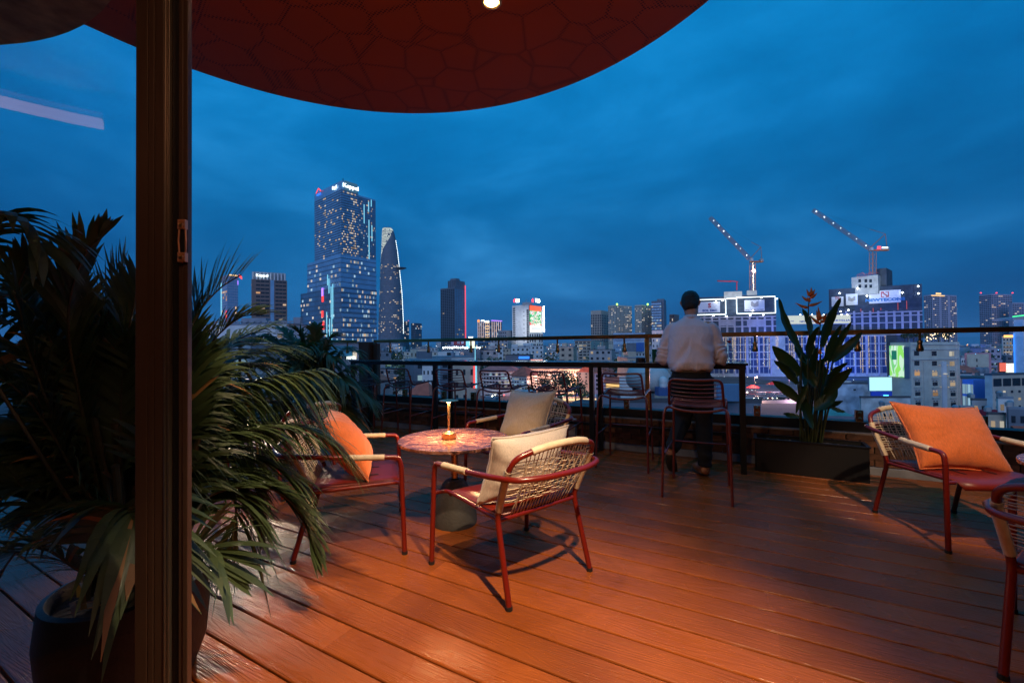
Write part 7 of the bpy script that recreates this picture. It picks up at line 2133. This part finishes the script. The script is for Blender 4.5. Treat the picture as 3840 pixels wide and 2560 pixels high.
LP = [(1890, 1478, (1, .30, .30), 15000), (1990, 1484, (1, .42, .34), 17000), (2130, 1480, (1, .46, .30), 17000), (2250, 1478, (.55, .35, 1), 13000), (1830, 1476, (1, .28, .42), 15000), (2830, 1476, (1, .50, .42), 30000), (2960, 1484, (.9, .5, .7), 30000), (1460, 1470, (.7, .8, 1), 9000), (2060, 1496, (1, .42, .30), 13000)]
for i, (x, y, c, e) in enumerate(LP):
    q = on(x, y, GZ + .03)
    t = thing('street_lamp', 'tall street lamp glowing along the street below', 'street lamp', q, 0, 'street lamps below the terrace')
    inst('post', lampm, t); inst('lamp_head', lamph, t)
    lamp('street_lamp_light', 'POINT', q + Vector((1.0, -.6, 8.0)), e, c, shadow_soft_size=.5)
# stalls with coloured roofs under the stools
for i, x in enumerate((2076, 2110, 2140, 2168, 2195, 2220)):
    q = on(x, 1505, GZ + .03)
    t = thing('market_stall', ('red', 'green', 'orange', 'blue', 'yellow', 'white')[i] + ' roofed stall lit up beside the street below', 'stall', q)
    MB().add([(-3, -2, 2.6), (3, -2, 2.6), (3, 2, 2.6), (-3, 2, 2.6), (0, 0, 3.8)], [(0, 1, 4), (1, 2, 4), (2, 3, 4), (3, 0, 4)]).build('roof', mat('stall_roof', ((.5, .06, .04), (.05, .3, .1), (.55, .2, .03), (.05, .12, .4), (.5, .4, .05), (.6, .6, .6))[i], .6), t)
    for a in (-2.7, 2.7):
        for b in (-1.7, 1.7): MB().box((a, b, 1.3), (.12, .12, 2.6)).build('post', M_DARK, t)
    MB().box((0, -2.02, 1.1), (5.4, .1, 1.0)).build('lit_counter', glow('stall_glow', (1, .6, .3), 1.6), t)
for x, y, lab in ((2824, 1459, 'red umbrella with a pale disc by the car park'), (2895, 1446, 'second red umbrella further back by the car park')):
    q = on(x, y + 12, GZ + .03); t = thing('parasol', lab, 'umbrella', q)
    MB().lathe([(3.2, 2.6), (1.2, 3.6), (.05, 4.1)], 12).build('canopy', mat('red_canopy', (.5, .03, .03), .6), t); MB().tube([(0, 0, 0), (0, 0, 3.9)], .07, 6).build('pole', M_DARK, t)
# scattered street and shop lights twinkling between the roofs
tw = [MB() for _ in range(4)]
random.seed(21)
for i in range(620):
    Y = 130 * (1800 / 130) ** random.random(); px = random.uniform(660, 3860)
    if 2600 < px < 3480 and Y > 200: continue
    py = random.uniform(1288, 1330) if Y > 260 else random.uniform(1310, 1470)
    if 1760 < px < 2340 and py > 1350: continue
    p = at(px, py, Y)
    if p.z < GZ + 2: continue
    s_ = Y * random.uniform(.0006, .0014)
    tw[random.choice((0, 0, 0, 1, 1, 2, 3))].box(p, (s_, s_, s_))
for m_, q_ in zip((glow('twinkle_warm', (1, .68, .38), 3.0), glow('twinkle_white', (.9, .95, 1), 3.0), glow('twinkle_amber', (1, .4, .12), 2.5), glow('twinkle_blue', (.15, .5, 1), 2.5)), tw):
    o = q_.build('street_lights', m_, None); o['kind'] = 'stuff'; o['label'] = 'scattered tiny lights twinkling between the far roofs'
# floodlights washing facades
def wash(px, py, Y, col, e, aim, cone=70):
    p = at(px, py, Y); lamp('facade_wash', 'SPOT', p, e, col, aim=aim, spot_size=rad(cone), spot_blend=.9, shadow_soft_size=.6)
wash(2880, 1330, CY - 45, (.10, .22, 1.0), 140000, POD.pt('L', POD.len['L'] * .4, -8), 120)
wash(3150, 1350, CY - 45, (.06, .18, 1.0), 190000, POD.pt('L', POD.len['L'] * .12, -8), 110)
wash(3770, 1330, 116, (.03, .22, 1.0), 14000, BT.pt('L', 2, 2), 60)
wash(3640, 1470, 108, (.03, .22, 1.0), 9000, BL_.pt('R', 3, -6), 100)
wash(3300, 1500, 122, (.05, .25, 1.0), 7000, BB.pt('L', 3, -10), 100)
wash(2810, 1160, CY - 18, (.85, .95, 1.0), 30000, core.pt('L', 5, core.zt - 3), 90)
wash(3270, 1120, CY - 22, (.85, 1.0, .85), 45000, k1.pt('L', 8, k1.zt - 3), 80)
wash(1975, 1200, 405, (.9, .95, 1.0), 60000, T9.pt('L', 8, 20), 80)
t = thing('garden_lantern', 'slim garden spotlight on a pole hidden behind the palms at the left', 'garden light', (-2.97, 4.70, 0))
MB().tube([(0, 0, 0), (0, 0, 1.22)], .014, 8).lathe([(.07, 0), (.07, .01)], 16).build('pole', M_DARK, t)
MB().lathe([(.045, -.02), (.05, .10), (.03, .12)], 16, M=Matrix.Translation((-.03, .05, 1.27)) @ Matrix.Rotation(rad(65), 4, 'X')).build('lamp_head', M_DARK, t, smooth=True, sharp=40)
# ---- outer ledge under the glass and the bar building behind the lens
lg = MB(); a, b, c, d = un(-6.2, 5.30, .30), un(4.2, 5.30, .30), un(4.2, 6.15, .26), un(-6.2, 6.15, .26)
lg.hexa(a, b, c, d, (0, 0, .05))
tag(lg.build('outer_ledge', cmat('zinc_ledge', (.30, .33, .36), .35, var=.2, scale=2), None), 'grey zinc ledge running outside the glass balustrade', 'ledge')
bs = MB(); a, b, c, d = un(-6.2, 5.30), un(5.5, 5.30), un(5.5, -8), un(-6.2, -8)
tag(bs.hexa(*[Vector((p.x, p.y, GZ)) for p in (a, b, c, d)], (0, 0, -GZ - .25)).build('own_building', WALLS['grey'], None), 'grey building body that carries the rooftop terrace', 'building')
cfit = thing('fill_light_fitting', 'added rectangular fitting housing the warm fill light behind the lens', 'ceiling lamp', (0.6, -0.9, 2.87))  # unseen fitting, added only to house the fill light
MB().box((0, 0, .05), (1.7, .6, .06)).build('housing', M_DARK, cfit); MB().box((0, 0, .012), (1.6, .5, .012)).build('diffuser', D.materials['cove_led'], cfit)
for x in (-.7, .7): MB().tube([(x, 0, .08), (x, 0, .38)], .008, 6).build('hanger', M_DARK, cfit)
rm_ = thing('bar_room', 'dim bar interior behind the lens with brown plaster walls', 'room', (0, -3, 0))
MB().box((0, -3.2, 3.9), (16, .2, 8.2)).build('back_wall', M_WALL_IN, rm_)
MB().box((-8, .4, 3.9), (.2, 7.0, 8.2)).box((8, .4, 3.9), (.2, 7.0, 8.2)).build('side_wall', M_WALL_IN, rm_)
MB().box((0, .2, 3.35), (15.8, 6.6, .2)).build('ceiling', M_WALL_IN, rm_)
MB().box((0, 3.55, 5.75), (15.8, .25, 4.6)).build('facade', WALLS['brown'], rm_)
MB().box((0, -.8, -.03), (15.8, 4.6, .04)).build('floor', M_PILLAR, rm_)

# ---- thin dusk haze over the city
hz_ = MB().box((0, 0, 112), (13400, 13400, 275))
hm2 = D.materials.new('city_haze'); hm2.use_nodes = True
hm2.node_tree.nodes.clear()
ho_ = hm2.node_tree.nodes.new('ShaderNodeOutputMaterial'); hv_ = hm2.node_tree.nodes.new('ShaderNodeVolumePrincipled')
hv_.inputs['Color'].default_value = (.6, .82, 1, 1); hv_.inputs['Density'].default_value = .00008
hm2.node_tree.links.new(hv_.outputs[0], ho_.inputs['Volume'])
hz_o = hz_.build('haze', hm2, None); hz_o['kind'] = 'stuff'; hz_o['label'] = 'thin blue dusk haze over the city'
